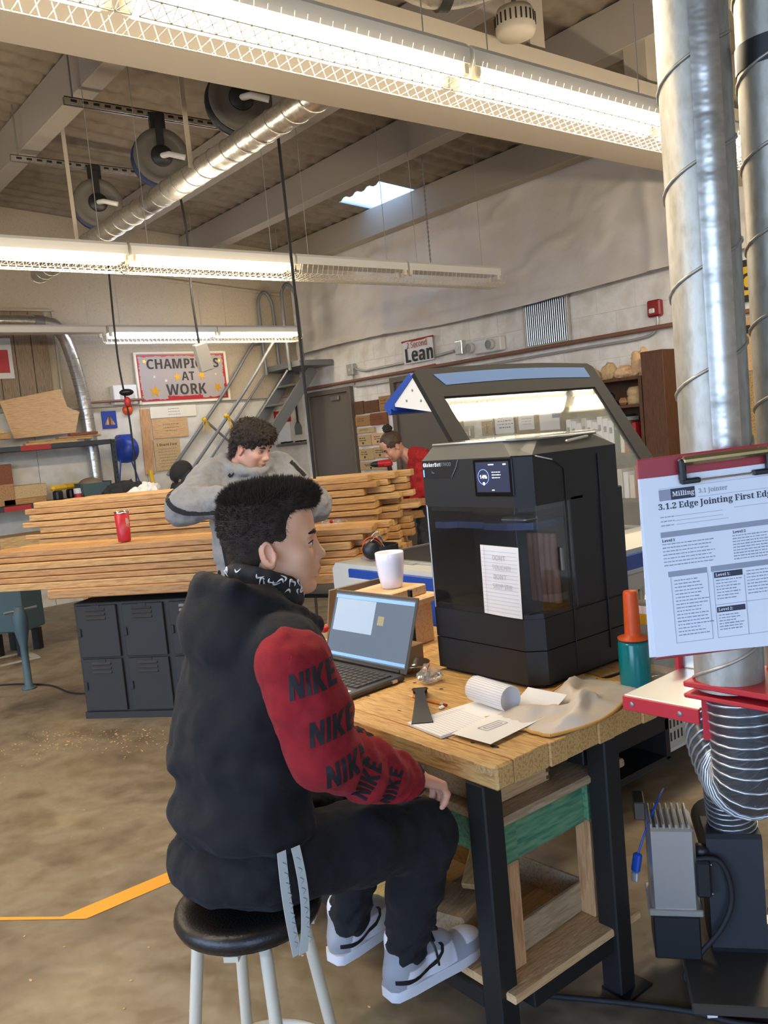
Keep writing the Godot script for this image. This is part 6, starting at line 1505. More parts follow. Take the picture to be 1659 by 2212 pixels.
	b = MB.new(); b.box(Vector3(0, 0.035, 0), Vector3(0.12, 0.07, 0.14), 0.003); solo("cardboard_tray", b, M.cardboard, "brown cardboard tray behind the laptop lid", "box", Vector3(1.76, TT, -2.24), 0.1)
	# second laptop seen from behind
	t = thing("gold_laptop", "open gold grey laptop seen from behind at the bench end", "laptop", Vector3(1.97, TT, -2.72), 0.05)
	b = MB.new(); b.box(Vector3(0, 0.008, -0.11), Vector3(0.34, 0.014, 0.22), 0.004); part("base", b, M.laptop_gold, t)
	var l2 := thing_part("lid", t, Transform3D(Basis(Vector3.RIGHT, 0.22), Vector3(0, 0.014, 0.0)))
	b = MB.new(); b.box(Vector3(0, 0.1, 0.0), Vector3(0.34, 0.2, 0.006), 0.003); part("lid_shell", b, M.laptop_gold, l2)
	b = MB.new(); b.box(Vector3(0, 0.1, -0.0035), Vector3(0.31, 0.17, 0.001)); part("screen", b, M.black_gloss, l2)
	# papers at the far corner
	var k := 0
	for q in [[1.42, -2.84, 0.2], [1.45, -2.82, -0.15]]:
		b = MB.new(); b.box(Vector3(0, 0.002 + 0.003 * k, 0), Vector3(0.2, 0.003, 0.15)); solo("loose_paper", b, M.paper, ["lower loose paper at the far bench corner", "upper loose paper at the far bench corner"][k], "paper", Vector3(q[0], TT, q[1]), q[2], "papers at the far bench corner"); k += 1
	# cables and clear tub
	b = MB.new(); b.tube(curve([Vector3(1.5, TT + 0.006, -2.6), Vector3(1.6, TT + 0.01, -2.66), Vector3(1.68, TT + 0.05, -2.62), Vector3(1.74, TT + 0.01, -2.56), Vector3(1.66, TT + 0.006, -2.52), Vector3(1.58, TT + 0.006, -2.55)], 6), 0.004, 6); solo("black_cable", b, M.rubber, "loop of thin black cable by the laptop", "cable")
	b = MB.new(); b.tube(curve([Vector3(1.62, TT + 0.004, -2.7), Vector3(1.7, TT + 0.03, -2.66), Vector3(1.74, TT + 0.08, -2.62), Vector3(1.76, TT + 0.02, -2.56)], 6), 0.003, 6)
	b.ell(Vector3(1.735, TT + 0.08, -2.62), Vector3(0.018, 0.014, 0.014), Basis.IDENTITY, 10, 6); solo("red_wire", b, M.red_paint, "knotted red wire standing up by the laptop", "wire")
	b = MB.new(); b.lathe([Vector2(0, 0), Vector2(0.045, 0.0), Vector2(0.052, 0.06), Vector2(0.05, 0.06), Vector2(0.043, 0.003), Vector2(0, 0.003)], V, Basis.IDENTITY, 20); solo("clear_tub", b, M.glass, "small clear plastic tub behind the laptop", "tub", Vector3(1.82, TT, -2.6))
	# metal dish and bag of nuts
	t = thing("metal_dish", "shallow shiny metal dish beside the printer", "dish", Vector3(1.735, TT, -2.135))
	b = MB.new(); b.lathe([Vector2(0, 0.0), Vector2(0.03, 0.0), Vector2(0.05, 0.012), Vector2(0.058, 0.028), Vector2(0.061, 0.029), Vector2(0.058, 0.025), Vector2(0.05, 0.01), Vector2(0.03, 0.003), Vector2(0, 0.003)], V, Basis.IDENTITY, 32); part("bowl", b, M.chrome, t)
	t = thing("bag_of_nuts", "small clear bag of metal nuts beside the printer", "bag", Vector3(1.685, TT, -1.99))
	var r := RandomNumberGenerator.new(); r.seed = 21
	b = MB.new(); b.lathe([Vector2(0.004, -0.003), Vector2(0.009, -0.003), Vector2(0.009, 0.003), Vector2(0.004, 0.003), Vector2(0.004, -0.003)], V, Basis.IDENTITY, 6, false); var nm := b.mesh()
	for q in 16:
		var o := part("nut", nm, M.chrome, t); o.transform = Transform3D(Basis.from_euler(Vector3(r.randf() * 3, r.randf() * 3, 0)), Vector3(r.randf_range(-0.03, 0.03), 0.009 + r.randf_range(0.0, 0.02), r.randf_range(-0.025, 0.025)))
	var s := SDF.new(); s.setup(Vector3(-0.07, -0.01, -0.07), Vector3(0.07, 0.08, 0.07), 0.006)
	s.ell(Vector3(0, 0.02, 0), Vector3(0.042, 0.025, 0.036), Basis.IDENTITY, 0.01); s.cap(Vector3(0, 0.03, 0), Vector3(-0.015, 0.06, 0), 0.018, 0.006, 0.015); s.rough(2, 40.0, 0.008); s.plane(Vector3(0, 0.0005, 0), Vector3.DOWN, 0.002)
	part("plastic_bag", s.mesh(Transform3D.IDENTITY), M.glass, t)
	b = MB.new(); b.box(Vector3(-0.008, 0.05, 0.005), Vector3(0.02, 0.02, 0.001), 0.0, Basis(Vector3(1, 1, 0).normalized(), 0.7)); part("red_print", b, M.red_paint, t)
	# black bottle-opener shaped bracket, pencil, notebook
	t = thing("black_bracket", "flared black printed bracket lying on the bench", "bracket", Vector3(1.5, TT, -1.82), 0.0)
	t.basis = along(Vector3(0.2, 0, -0.24))
	b = MB.new(); b.sheet(func(u: float, v: float) -> Vector3:
		var x := -0.145 + u * 0.27
		var hw := 0.013 + 0.016 * pow(absf(u - 0.62) / 0.62, 1.6) + (0.004 if u > 0.9 else 0.0)
		return Vector3(x, 0.008 + 0.03 * sin(u * PI * 0.9) , (v - 0.5) * 2.0 * hw), 16, 4, 0.004)
	part("arm", b, M.dark_plastic, t)
	b = MB.new(); b.prism(PackedVector2Array([Vector2(0, 0.014), Vector2(0.004, 0.014), Vector2(0.024, 0.0), Vector2(0.028, -0.008), Vector2(0.02, -0.008), Vector2(0.0, 0.008)]), -0.021, 0.021, Transform3D(Basis.IDENTITY, Vector3(0.125, 0.009, 0))); part("hook", b, M.dark_plastic, t)
	b = MB.new(); b.lathe([Vector2(0, 0), Vector2(0.0035, 0), Vector2(0.0035, 0.003), Vector2(0, 0.003)], Vector3(0.09, 0.0245, 0), Basis.IDENTITY, 12); part("hole", b, M.ink, t)
	t = thing("pencil", "orange pencil with a worn eraser beside the notebook", "pencil", Vector3(1.553, TT + 0.0045, -1.87)); t.basis = along(Vector3(0.03, 0, 1))
	b = MB.new(); b.tube([Vector3(-0.045, 0, 0), Vector3(0.07, 0, 0)], 0.004, 6); part("barrel", b, M.orange_wood, t)
	b = MB.new(); b.tube([Vector3(-0.07, 0, 0), Vector3(-0.045, 0, 0)], [0.0006, 0.004], 6); part("tip", b, M.maple, t)
	b = MB.new(); b.tube([Vector3(0.07, 0, 0), Vector3(0.082, 0, 0)], 0.0042, 8); part("ferrule", b, M.alu, t)
	b = MB.new(); b.tube([Vector3(0.082, 0, 0), Vector3(0.094, 0, 0)], 0.004, 8); part("eraser", b, M.red_alarm, t)
	b = MB.new(); b.box(Vector3(0, 0.004, 0), Vector3(0.02, 0.008, 0.012), 0.003); solo("white_eraser", b, M.paper, "small white eraser beside the pencil", "eraser", Vector3(1.535, TT, -1.775), 0.3)
	notebook()
	# cloth rag
	var nz := FastNoiseLite.new(); nz.seed = 11; nz.frequency = 1.0; nz.fractal_octaves = 2
	t = thing("cloth_rag", "crumpled off-white cloth with an orange hem by the printer", "cloth", Vector3(1.74, TT, -1.5))
	var rag := func(u: float, v: float) -> Vector3:
		var x := -0.2 + u * 0.44 + 0.02 * nz.get_noise_2d(v * 3.0, u); var z := -0.11 + v * 0.22 + 0.03 * sin(u * 5.0)
		var edge := minf(minf(u, 1.0 - u), minf(v, 1.0 - v))
		var wp := 1.6 * nz.get_noise_2d(u * 1.3, v * 1.3)
		var hh := 0.006 + minf(edge * 3.5, 1.0) * (0.012 + 0.026 * pow(0.5 + 0.5 * sin(TAU * (1.5 * u + 0.9 * v) + wp * 2.0), 2.0) + 0.016 * pow(0.5 + 0.5 * sin(TAU * (2.2 * u - 1.2 * v) - wp * 3.0), 3.0))
		return Vector3(x, maxf(hh, 0.005), z)
	b = MB.new(); b.sheet(func(u: float, v: float) -> Vector3: return rag.call(u, 1.0 - v), 46, 30, 0.003); part("cloth", b, M.rag_cloth, t)
	var hem = []
	for i in 25: hem.append(rag.call(i / 24.0, 1.0))
	for i in 13: hem.append(rag.call(1.0, 1.0 - i / 12.0))
	for i in 25: hem.append(rag.call(1.0 - i / 24.0, 0.0))
	for i in 13: hem.append(rag.call(0.0, i / 12.0))
	b = MB.new(); b.tube(hem, 0.004, 6); part("hem", b, M.rag_hem, t)
	# wrap dispenser with orange handle
	t = thing("stretch_wrap", "teal roll of stretch wrap on an orange handle", "stretch wrap", Vector3(1.985, TT, -1.455))
	b = MB.new(); b.lathe([Vector2(0, 0), Vector2(0.042, 0.0), Vector2(0.043, 0.004), Vector2(0.043, 0.13), Vector2(0.04, 0.136), Vector2(0.02, 0.136)], V, Basis.IDENTITY, 30); part("film_roll", b, M.teal_film, t)
	b = MB.new(); b.lathe([Vector2(0.015, 0.136), Vector2(0.042, 0.14), Vector2(0.043, 0.145), Vector2(0.024, 0.15), Vector2(0.0225, 0.158), Vector2(0.02, 0.27), Vector2(0.018, 0.276), Vector2(0, 0.276)], V, Basis.IDENTITY, 26); part("handle", b, M.orange, t)
	b = MB.new(); b.tube(curve([Vector3(1.9, TT + 0.004, -1.6), Vector3(2.05, TT + 0.004, -1.57), Vector3(2.15, TT + 0.004, -1.6), Vector3(2.19, TT + 0.004, -1.75)], 6), 0.0035, 6); solo("power_lead", b, M.rubber, "black power lead at the foot of the printer", "cable")

func notebook():
	var t := thing("ruled_notebook", "ruled notepad with its top pages rolled over", "notebook", Vector3(1.53, TT, -1.66))
	t.basis = along(Vector3(0.2, 0, 0.02))      # x away from the student, z along the bench edge
	var b := MB.new(); b.box(Vector3(-0.03, 0.005, 0.0), Vector3(0.24, 0.008, 0.15), 0.001); part("pad", b, M.paper, t)
	# pages rolled back in a tube at the bound edge
	b = MB.new()
	b.sheet(func(u: float, v: float) -> Vector3:
		var a := -0.5 * PI + u * TAU * 0.93
		return Vector3(0.085 + cos(a) * 0.035, 0.045 + sin(a) * 0.035, -0.075 + v * 0.15), 28, 2, 0.0006)
	part("rolled_pages", b, M.paper, t)
	b = MB.new()
	for k in 16:
		var a := 0.15 * PI + k * 0.2
		b.tube([Vector3(0.085 + cos(a) * 0.0358, 0.045 + sin(a) * 0.0358, -0.075), Vector3(0.085 + cos(a) * 0.0358, 0.045 + sin(a) * 0.0358, 0.075)], 0.0004, 4)
	for k in 14: b.box(Vector3(-0.14 + k * 0.011, 0.0092, 0.0), Vector3(0.0006, 0.0003, 0.15))
	stuff(part("ruling", b, M.rule_blue, t))
	b = MB.new(); b.box(Vector3(-0.06, 0.0093, -0.05), Vector3(0.17, 0.0003, 0.0007)); part("margin", b, M.rule_red, t)
	t = thing("sketch_sheet", "white sheet with a pencil sketch lying over the notepad", "paper", Vector3(1.545, TT + 0.011, -1.545)); t.basis = along(Vector3(0.9, 0.02, -0.05))
	b = MB.new(); b.sheet(func(u: float, v: float) -> Vector3: return Vector3(-0.14 + u * 0.31, 0.001 + 0.03 * pow(maxf(u - 0.6, 0.0) * 2.5, 2.0), 0.075 - v * 0.13), 14, 3, 0.0004); part("sheet", b, M.paper, t)
	b = MB.new()
	for q in [[-0.08, -0.02, 0.07, 0.04], [-0.07, -0.01, 0.05, 0.02]]:
		var x0: float = q[0]; var z0: float = q[1]
		var y := 0.0022
		b.tube([Vector3(x0, y, z0), Vector3(x0 + q[2], y, z0 + 0.01), Vector3(x0 + q[2], y, z0 + q[3]), Vector3(x0, y, z0 + q[3] - 0.008), Vector3(x0, y, z0)], 0.0006, 4)
	b.tube(curve([Vector3(0.02, 0.002, -0.02), Vector3(0.035, 0.002, -0.012), Vector3(0.03, 0.002, 0.01), Vector3(0.045, 0.002, 0.025)], 4), 0.0006, 4)
	part("pencil_sketch", b, M.ink_grey, t)

func under_bench():
	var b: MB
	var t := thing("green_stool", "small wooden stool with a green painted apron under the bench", "stool", Vector3(1.61, 0.19, -1.65))
	b = MB.new(); b.box(Vector3(0.02, 0.397, 0.0), Vector3(0.5, 0.024, 0.44), 0.006); part("seat_board", b, M.grey_wood, t)
	for q in [[-0.17, 0.17], [0.155, 0.17], [-0.17, -0.17], [0.155, -0.17]]:
		b = MB.new(); b.box(Vector3(q[0], 0.137, q[1]), Vector3(0.055, 0.272, 0.05), 0.004); var lg := part("leg", b, M.stool_wood, t)
		b = MB.new(); b.box(Vector3(q[0], 0.328, q[1]), Vector3(0.056, 0.11, 0.051), 0.004); part("green_leg_top", b, M.green_wash, lg)
	for s in [-1, 1]:
		b = MB.new(); b.box(Vector3(-0.0075, 0.325, s * 0.17), Vector3(0.27, 0.115, 0.022), 0.002); part("apron", b, M.green_wash, t)
		b = MB.new(); b.box(Vector3(-0.0075 + s * 0.163, 0.325, 0), Vector3(0.022, 0.115, 0.29), 0.002); part("apron", b, M.green_wash, t)
	# dovetailed box on it
	t = thing("dovetail_box", "finger jointed wooden box on the green stool", "box", Vector3(1.53, 0.6, -1.62))
	b = MB.new(); b.box(Vector3(0, 0.048, 0.12), Vector3(0.22, 0.095, 0.014), 0.002); part("front_board", b, M.maple_x, t)
	b = MB.new(); b.box(Vector3(0, 0.048, -0.12), Vector3(0.22, 0.095, 0.014), 0.002); part("back_board", b, M.maple_x, t)
	for s in [-1, 1]:
		b = MB.new(); b.box(Vector3(s * 0.103, 0.048, 0), Vector3(0.014, 0.095, 0.226), 0.002); part("end_board", b, M.maple_x, t)
		for k in 5:
			b = MB.new(); b.box(Vector3(s * 0.105, 0.01 + k * 0.019, 0.1215), Vector3(0.012, 0.009, 0.014)); part("finger_joint", b, M.plaque_dark, t)
	# tray, boards on the shelf
	t = thing("wooden_tray", "open wooden tray on the shelf below the green stool", "tray", Vector3(1.62, 0.19, -1.64), 0.05)
	for q in [[0, 0.14, 0.27, 0.012], [0, -0.14, 0.27, 0.012]]:
		b = MB.new(); b.box(Vector3(q[0], 0.045, q[1]), Vector3(q[2], 0.08, q[3]), 0.002); part("long_side", b, M.grey_wood, t)
	for s in [-1, 1]:
		b = MB.new(); b.box(Vector3(s * 0.13, 0.045, 0), Vector3(0.012, 0.08, 0.268), 0.002); part("short_side", b, M.grey_wood, t)
	b = MB.new(); b.box(Vector3(0, 0.004, 0), Vector3(0.255, 0.006, 0.27)); part("tray_floor", b, M.maple_x, t)
	b = MB.new(); b.bar(Vector3(1.5, 0.235, -1.53), Vector3(1.78, 0.42, -1.78), 0.03, 0.075, Vector3.UP, 0.003); solo("leaning_board", b, M.grey_wood, "board leaning diagonally inside the green stool", "board")
	b = MB.new(); b.bar(Vector3(1.5, 0.3, -1.66), Vector3(1.74, 0.43, -1.8), 0.08, 0.02, Vector3.UP, 0.003); solo("pale_offcut", b, M.pine_pale, "pale offcut propped behind the leaning board", "offcut")
	b = MB.new(); b.box(Vector3(0, 0.045, 0), Vector3(0.16, 0.09, 0.2), 0.006); solo("rough_block", b, M.grey_wood, "rough block of wood on the shelf behind the bench leg", "block", Vector3(1.44, 0.19, -1.72), 0.3)
	b = MB.new(); b.tube([Vector3(0, 0.02, 0), Vector3(0.01, 0.1, -0.02), Vector3(0.02, 0.3, -0.1)], [0.022, 0.028, 0.012], 12); solo("wooden_mallet_handle", b, M.maple, "paddle shaped wooden handle leaning on the shelf", "handle", Vector3(1.4, 0.19, -1.72))
	t = thing("green_binder", "green board with a toothed edge under the bench", "board", Vector3(1.47, 0.192, -2.12), 0.0); t.basis = along(Vector3(0.3, 0, 0.9)) * Basis(Vector3.RIGHT, 0.25)
	b = MB.new(); b.box(Vector3(0, 0.16, 0), Vector3(0.5, 0.3, 0.01), 0.002); part("sheet", b, M.green_paint, t)
	b = MB.new()
	for k in 24: b.box(Vector3(-0.24 + k * 0.021, 0.008, 0.0), Vector3(0.008, 0.016, 0.008))
	stuff(part("toothed_edge", b, M.ink, t))
	b = MB.new(); b.box(Vector3(0, 0.11, 0), Vector3(0.02, 0.22, 0.5), 0.002, Basis(Vector3.BACK, 0.3)); solo("spotted_board", b, M.chipboard, "yellow green spotted board leaning under the bench", "board", Vector3(1.68, 0.19, -2.1))

func stool():
	var b: MB
	var c := Vector3(0.815, 0, -1.635)
	var t := thing("shop_stool", "black round topped stool with cream steel legs under the student", "stool", c)
	b = MB.new(); b.lathe([Vector2(0, 0.53), Vector2(0.133, 0.53), Vector2(0.152, 0.536), Vector2(0.159, 0.552), Vector2(0.155, 0.568), Vector2(0.145, 0.575), Vector2(0.11, 0.57), Vector2(0, 0.562)], V, Basis.IDENTITY, 40); part("seat", b, M.stool_black, t)
	b = MB.new()
	for k in 4: b.box(rot_y(PI / 4 + k * PI / 2) * Vector3(0.075, 0.524, 0), Vector3(0.14, 0.012, 0.03), 0.0, rot_y(PI / 4 + k * PI / 2))
	part("seat_plate", b, M.cream_paint, t)
	var fo = []
	for k in 4:
		var a := 0.25 + k * PI / 2
		var d := Vector3(cos(a), 0, sin(a))
		b = MB.new(); b.tube(curve([d * 0.09 + Vector3(0, 0.525, 0), d * 0.112 + Vector3(0, 0.51, 0), d * 0.122 + Vector3(0, 0.46, 0), d * 0.185 + Vector3(0, 0.012, 0)], 5), 0.0135, 12)
		var lg := part("leg", b, M.cream_paint, t)
		b = MB.new(); b.lathe([Vector2(0, 0), Vector2(0.018, 0), Vector2(0.016, 0.03), Vector2(0, 0.03)], d * 0.186, Basis.IDENTITY, 12); part("rubber_foot", b, M.rubber, lg)
	var ring = []
	for k in 41: ring.append(Vector3(cos(TAU * k / 40) * 0.166, 0.165, sin(TAU * k / 40) * 0.166))
	b = MB.new(); b.tube(ring, 0.009, 8, false); part("foot_ring", b, M.cream_paint, t)
	# clear cup behind the stool
	b = MB.new(); b.lathe([Vector2(0, 0), Vector2(0.03, 0.0), Vector2(0.042, 0.09), Vector2(0.044, 0.092), Vector2(0.04, 0.09), Vector2(0.028, 0.002), Vector2(0, 0.002)], V, Basis.IDENTITY, 20); solo("clear_cup", b, M.glass, "clear plastic cup on the floor behind the stool", "cup", Vector3(1.235, 0, -2.9))
	b = MB.new()
	var r := RandomNumberGenerator.new(); r.seed = 77
	for k in 420:
		var p := Vector3(r.randf_range(-0.2, 1.9), 0.0012, r.randf_range(-5.0, -1.2))
		if k > 110: p = Vector3(1.75, 0.0012, -4.75) + Vector3(0.633, 0, 0.774) * r.randf_range(-0.6, 0.9) + Vector3(-0.774, 0, 0.633) * absf(r.randfn(0.15, 0.12))
		b.ell(p, Vector3(r.randf_range(0.002, 0.008), 0.0012, r.randf_range(0.002, 0.006)) * (1.5 if k % 9 == 0 else 1.0), rot_y(r.randf() * 3), 6, 4)
	var st := MeshInstance3D.new(); st.name = "wood_chips"; st.mesh = b.mesh(); st.material_override = M.pine_pale; add_child(st)
	tag(st, "tiny wood chips scattered on the concrete floor", "wood chips", "", "stuff")

func ducts():
	var b: MB
	# near vertical duct; hangs over the blast gate
	var t := thing("vertical_duct", "big worn spiral duct coming down behind the clipboard", "duct", Vector3(1.323, 0, -0.781))
	b = MB.new(); spiral_duct(b, Vector3(0, 1.06, 0), Vector3(0, 4.25, 0), 0.056, 0.16, 0.003); part("pipe", b, M.duct_worn, t)
	b = MB.new()
	b.sheet(func(u: float, v: float) -> Vector3:
		var a := 2.3 + (u - 0.5) * 0.75
		return Vector3(cos(a) * 0.0605, 1.2 + v * 2.6, sin(a) * 0.0605), 6, 1, 0.001)
	part("tape_strip", b, M.galvanized, t)
	var ring = []
	for k in 33: ring.append(Vector3(cos(TAU * k / 32) * 0.062, 1.412 - 0.006 * cos(TAU * k / 32 - 2.2), sin(TAU * k / 32) * 0.062))
	b = MB.new(); b.tube(ring, 0.0025, 6, false); part("cable_tie", b, M.black_plastic, t)
	b = MB.new(); b.tube(curve([Vector3(-0.038, 1.405, 0.05), Vector3(-0.045, 1.42, 0.062), Vector3(-0.03, 1.395, 0.07), Vector3(-0.04, 1.38, 0.075)], 4), 0.0025, 6); part("split_ring", b, M.chrome, t)
	t = thing("far_duct", "second spiral duct cut by the right edge", "duct", Vector3(1.437, 0, -0.706))
	b = MB.new(); spiral_duct(b, Vector3(0, 1.12, 0), Vector3(0.0, 4.2, 0.0), 0.058, 0.13, 0.003); part("pipe", b, M.duct_worn, t)
	b = MB.new(); b.tube([Vector3(0, 2.06, 0), Vector3(0, 2.1, 0)], 0.06, 24); part("black_band", b, M.black_plastic, t)
	b = MB.new(); b.tube([Vector3(0, 1.08, 0), Vector3(0, 1.14, 0)], 0.062, 24); part("end_cap", b, M.galvanized, t)
	# clipboard on the tie
	var cb := Basis(Vector3(0.79, 0.035, 0.62).normalized(), Vector3(-0.03, 1, 0.0).normalized(), Vector3.ZERO)
	cb.z = cb.x.cross(cb.y).normalized(); cb.y = cb.z.cross(cb.x).normalized()
	t = thing("clipboard", "red clipboard with a jointer worksheet hung on the big duct", "clipboard", Vector3(1.225, 1.17, -0.72)); t.basis = cb
	b = MB.new(); b.box(Vector3(0, 0.14, 0), Vector3(0.235, 0.315, 0.004), 0.0015); part("board", b, M.red_board, t)
	b = MB.new(); b.box(Vector3(0.012, 0.288, 0.016), Vector3(0.135, 0.014, 0.012), 0.005); part("clip_bar", b, M.brass, t)
	for s in [-1, 1]:
		b = MB.new(); b.box(Vector3(0.012 + s * 0.066, 0.274, 0.014), Vector3(0.01, 0.035, 0.014), 0.003); b.box(Vector3(0.012 + s * 0.055, 0.257, 0.014), Vector3(0.03, 0.008, 0.012), 0.002); part("clip_arm", b, M.black_plastic, t)
	b = MB.new(); b.tube([Vector3(-0.045, 0.257, 0.016), Vector3(0.07, 0.257, 0.016)], 0.0016, 6); part("clip_wire", b, M.chrome, t)
	var under := [[-0.012, -0.003, -0.03], [-0.008, -0.001, -0.015], [-0.002, 0.0, 0.0]]
	for k in 3:
		var q = under[k]
		var o := thing("worksheet", ["lowest worksheet under the clip, peeking out at the corner", "middle worksheet under the clip", "top worksheet reading Edge Jointing First Edge"][k], "paper", t.position + cb * Vector3(q[0] - 0.007, -0.012 + q[1] + 0.0, 0.0035 + 0.0015 * k)); o.basis = cb * Basis(Vector3.BACK, q[2])
		b = MB.new(); b.box(Vector3(0, 0.14, 0), Vector3(0.216, 0.279, 0.0008)); part("sheet", b, M.paper_blue, o)
		if k == 2: worksheet(o)
	# blast gate under the clipboard
	t = thing("blast_gate", "metal blast gate with red taped edges under the clipboard", "blast gate", Vector3(1.285, 1.02, -0.893), 0.05)
	b = MB.new(); b.box(Vector3(0.105, 0, 0), Vector3(0.21, 0.004, 0.148), 0.001); part("slide_plate", b, M.alu, t)
	b = MB.new(); b.box(Vector3(0.205, 0.028, 0.0), Vector3(0.004, 0.05, 0.15), 0.001); part("fence", b, M.alu, t)
	b = MB.new(); b.box(Vector3(-0.003, -0.012, 0), Vector3(0.006, 0.026, 0.15), 0.001); part("red_edge", b, M.red_paint, t)
	b = MB.new(); b.box(Vector3(0.2, 0.02, -0.076), Vector3(0.02, 0.075, 0.012), 0.003); part("red_post", b, M.red_paint, t)
	b = MB.new(); b.box(Vector3(0.19, 0.0, 0.083), Vector3(0.03, 0.11, 0.02), 0.003); part("red_post", b, M.red_paint, t)
	b = MB.new(); b.box(Vector3(0.05, 0.05, 0.135), Vector3(0.15, 0.01, 0.15), 0.002); b.box(Vector3(0.05, 0.03, 0.135), Vector3(0.15, 0.008, 0.15), 0.002); b.box(Vector3(0.12, 0.04, 0.135), Vector3(0.02, 0.012, 0.15)); part("red_flange", b, M.red_paint, t)
	b = MB.new(); b.prism(PackedVector2Array([Vector2(0.0, -0.05), Vector2(0.05, -0.05), Vector2(0.055, 0.0), Vector2(0.13, 0.03), Vector2(0.13, 0.055), Vector2(0.0, 0.055)]), 0.0, 0.008, Transform3D(Basis(Vector3(0.55, 0, 0.83), Vector3.UP, Vector3(-0.83, 0, 0.55)), Vector3(0.0, 0.0, 0.078))); part("red_bracket", b, M.red_paint, t)
	for z in [-0.055, 0.04]:
		b = MB.new(); b.ell(Vector3(-0.0065, -0.012, z), Vector3(0.002, 0.005, 0.005), Basis.IDENTITY, 10, 6); part("rivet", b, M.steel_grey, t)
	# ribbed flexible hose: down from the gate, round and away to the blower
	t = thing("flex_hose", "clear black ribbed flexible dust hose bending under the blast gate", "hose")
	var path = curve([Vector3(1.333, 1.05, -0.762), Vector3(1.336, 0.96, -0.758), Vector3(1.35, 0.89, -0.768), Vector3(1.41, 0.865, -0.83), Vector3(1.48, 0.91, -0.9), Vector3(1.62, 0.95, -0.96), Vector3(1.82, 0.85, -1.06), Vector3(2.03, 0.58, -1.22), Vector3(2.08, 0.36, -1.24)], 10)
	b = MB.new(); b.tube(path, 0.062, 24, false); part("film", b, M.hose_film, t)
	var T = []
	var L := 0.0
	for i in path.size() - 1: L += (path[i + 1] - path[i]).length()
	var pos := 0.0; var seg := 0; var acc := 0.0; var an := 0.0
	var wire = []
	var u := Vector3.RIGHT
	var steps := int(L / 0.0165 * 18)
	for i in steps:
		var sdist := L * i / steps
		while seg < path.size() - 2 and acc + (path[seg + 1] - path[seg]).length() < sdist: acc += (path[seg + 1] - path[seg]).length(); seg += 1
		var dd: Vector3 = path[seg + 1] - path[seg]
		var f := (sdist - acc) / maxf(dd.length(), 1e-6)
		var d1: Vector3 = (path[mini(seg + 2, path.size() - 1)] - path[maxi(seg - 1, 0)]).normalized()
		u = (u - d1 * u.dot(d1)).normalized(); var w := d1.cross(u)
		an = TAU * sdist / 0.0165
		wire.append(path[seg] + dd * f + (u * cos(an) + w * sin(an)) * 0.063)
	b = MB.new(); b.tube(wire, 0.0026, 5, false); part("wire_coil", b, M.hose_wire, t)
	# blower and motor on a steel base
	t = thing("dust_blower", "dark grey dust blower housing on a steel base plate", "blower", Vector3(2.06, 0, -1.24), 0.68)
	b = MB.new(); b.box(Vector3(0, 0.055, 0), Vector3(0.55, 0.03, 0.3), 0.004); part("base_plate", b, M.steel_dark, t)
	b = MB.new(); b.prism(PackedVector2Array([Vector2(-0.05, 0.07), Vector2(0.06, 0.07), Vector2(0.075, 0.09), Vector2(0.07, 0.39), Vector2(0.055, 0.4), Vector2(-0.05, 0.4), Vector2(-0.06, 0.39), Vector2(-0.065, 0.09)]), -0.07, 0.07); part("housing", b, M.dark_plastic, t)
	b = MB.new(); b.box(Vector3(0.0, 0.36, 0.0715), Vector3(0.016, 0.035, 0.002)); part("red_label", b, M.red_alarm, t)
	b = MB.new(); b.tube([Vector3(0.07, 0.25, 0), Vector3(0.4, 0.24, 0)], 0.06, 20); part("inlet_pipe", b, M.rubber, t)
	b = MB.new(); b.box(Vector3(0.0, 0.105, 0.085), Vector3(0.05, 0.06, 0.02), 0.003); part("foot_clip", b, M.alu, t)
	for q in [[-0.2, 0.12], [0.05, 0.12], [0.08, 0.1], [-0.1, 0.12], [0.16, 0.12]]:
		b = MB.new(); b.lathe([Vector2(0, 0.0), Vector2(0.009, 0.0), Vector2(0.009, 0.01), Vector2(0, 0.012)], Vector3(q[0], 0.07, q[1]), Basis.IDENTITY, 6, false); part("bolt", b, M.chrome, t)
	for q in [[-0.22, -0.1], [0.2, -0.1], [0.2, 0.1], [-0.22, 0.1]]:
		b = MB.new(); b.lathe([Vector2(0, -0.012), Vector2(0.022, -0.012), Vector2(0.022, 0.012), Vector2(0, 0.012)], Vector3(q[0], 0.0225, q[1]), Basis(Vector3.RIGHT, PI / 2), 14, false); b.box(Vector3(q[0], 0.035, q[1]), Vector3(0.03, 0.012, 0.034)); part("caster", b, M.white_enamel, t)
	t = thing("drive_motor", "finned aluminium motor with a black terminal box beside the blower", "motor", Vector3(1.935, 0.07, -1.345), 0.68)
	b = MB.new(); b.box(Vector3(0, 0.06, 0), Vector3(0.13, 0.12, 0.12), 0.004); part("mount_block", b, M.black_plastic, t)
	b = MB.new(); b.box(Vector3(0, 0.25, 0.0), Vector3(0.13, 0.23, 0.12), 0.008); b.box(Vector3(0, 0.133, 0.0), Vector3(0.14, 0.02, 0.14), 0.003); part("motor_case", b, M.alu, t)
	for k in 7:
		b = MB.new(); b.box(Vector3(0, 0.372, -0.05 + k * 0.016), Vector3(0.132, 0.014, 0.007), 0.002); part("cooling_fin", b, M.alu, t)
	b = MB.new(); b.box(Vector3(-0.025, 0.225, 0.075), Vector3(0.085, 0.1, 0.04), 0.006); var tb := part("terminal_box", b, M.black_plastic, t)
	b = MB.new(); b.lathe([Vector2(0, 0), Vector2(0.02, 0.0), Vector2(0.02, 0.022), Vector2(0.012, 0.03), Vector2(0, 0.03)], Vector3(-0.025, 0.275, 0.07), Basis(Vector3.RIGHT, 0.5), 14); part("cable_gland", b, M.black_plastic, tb)
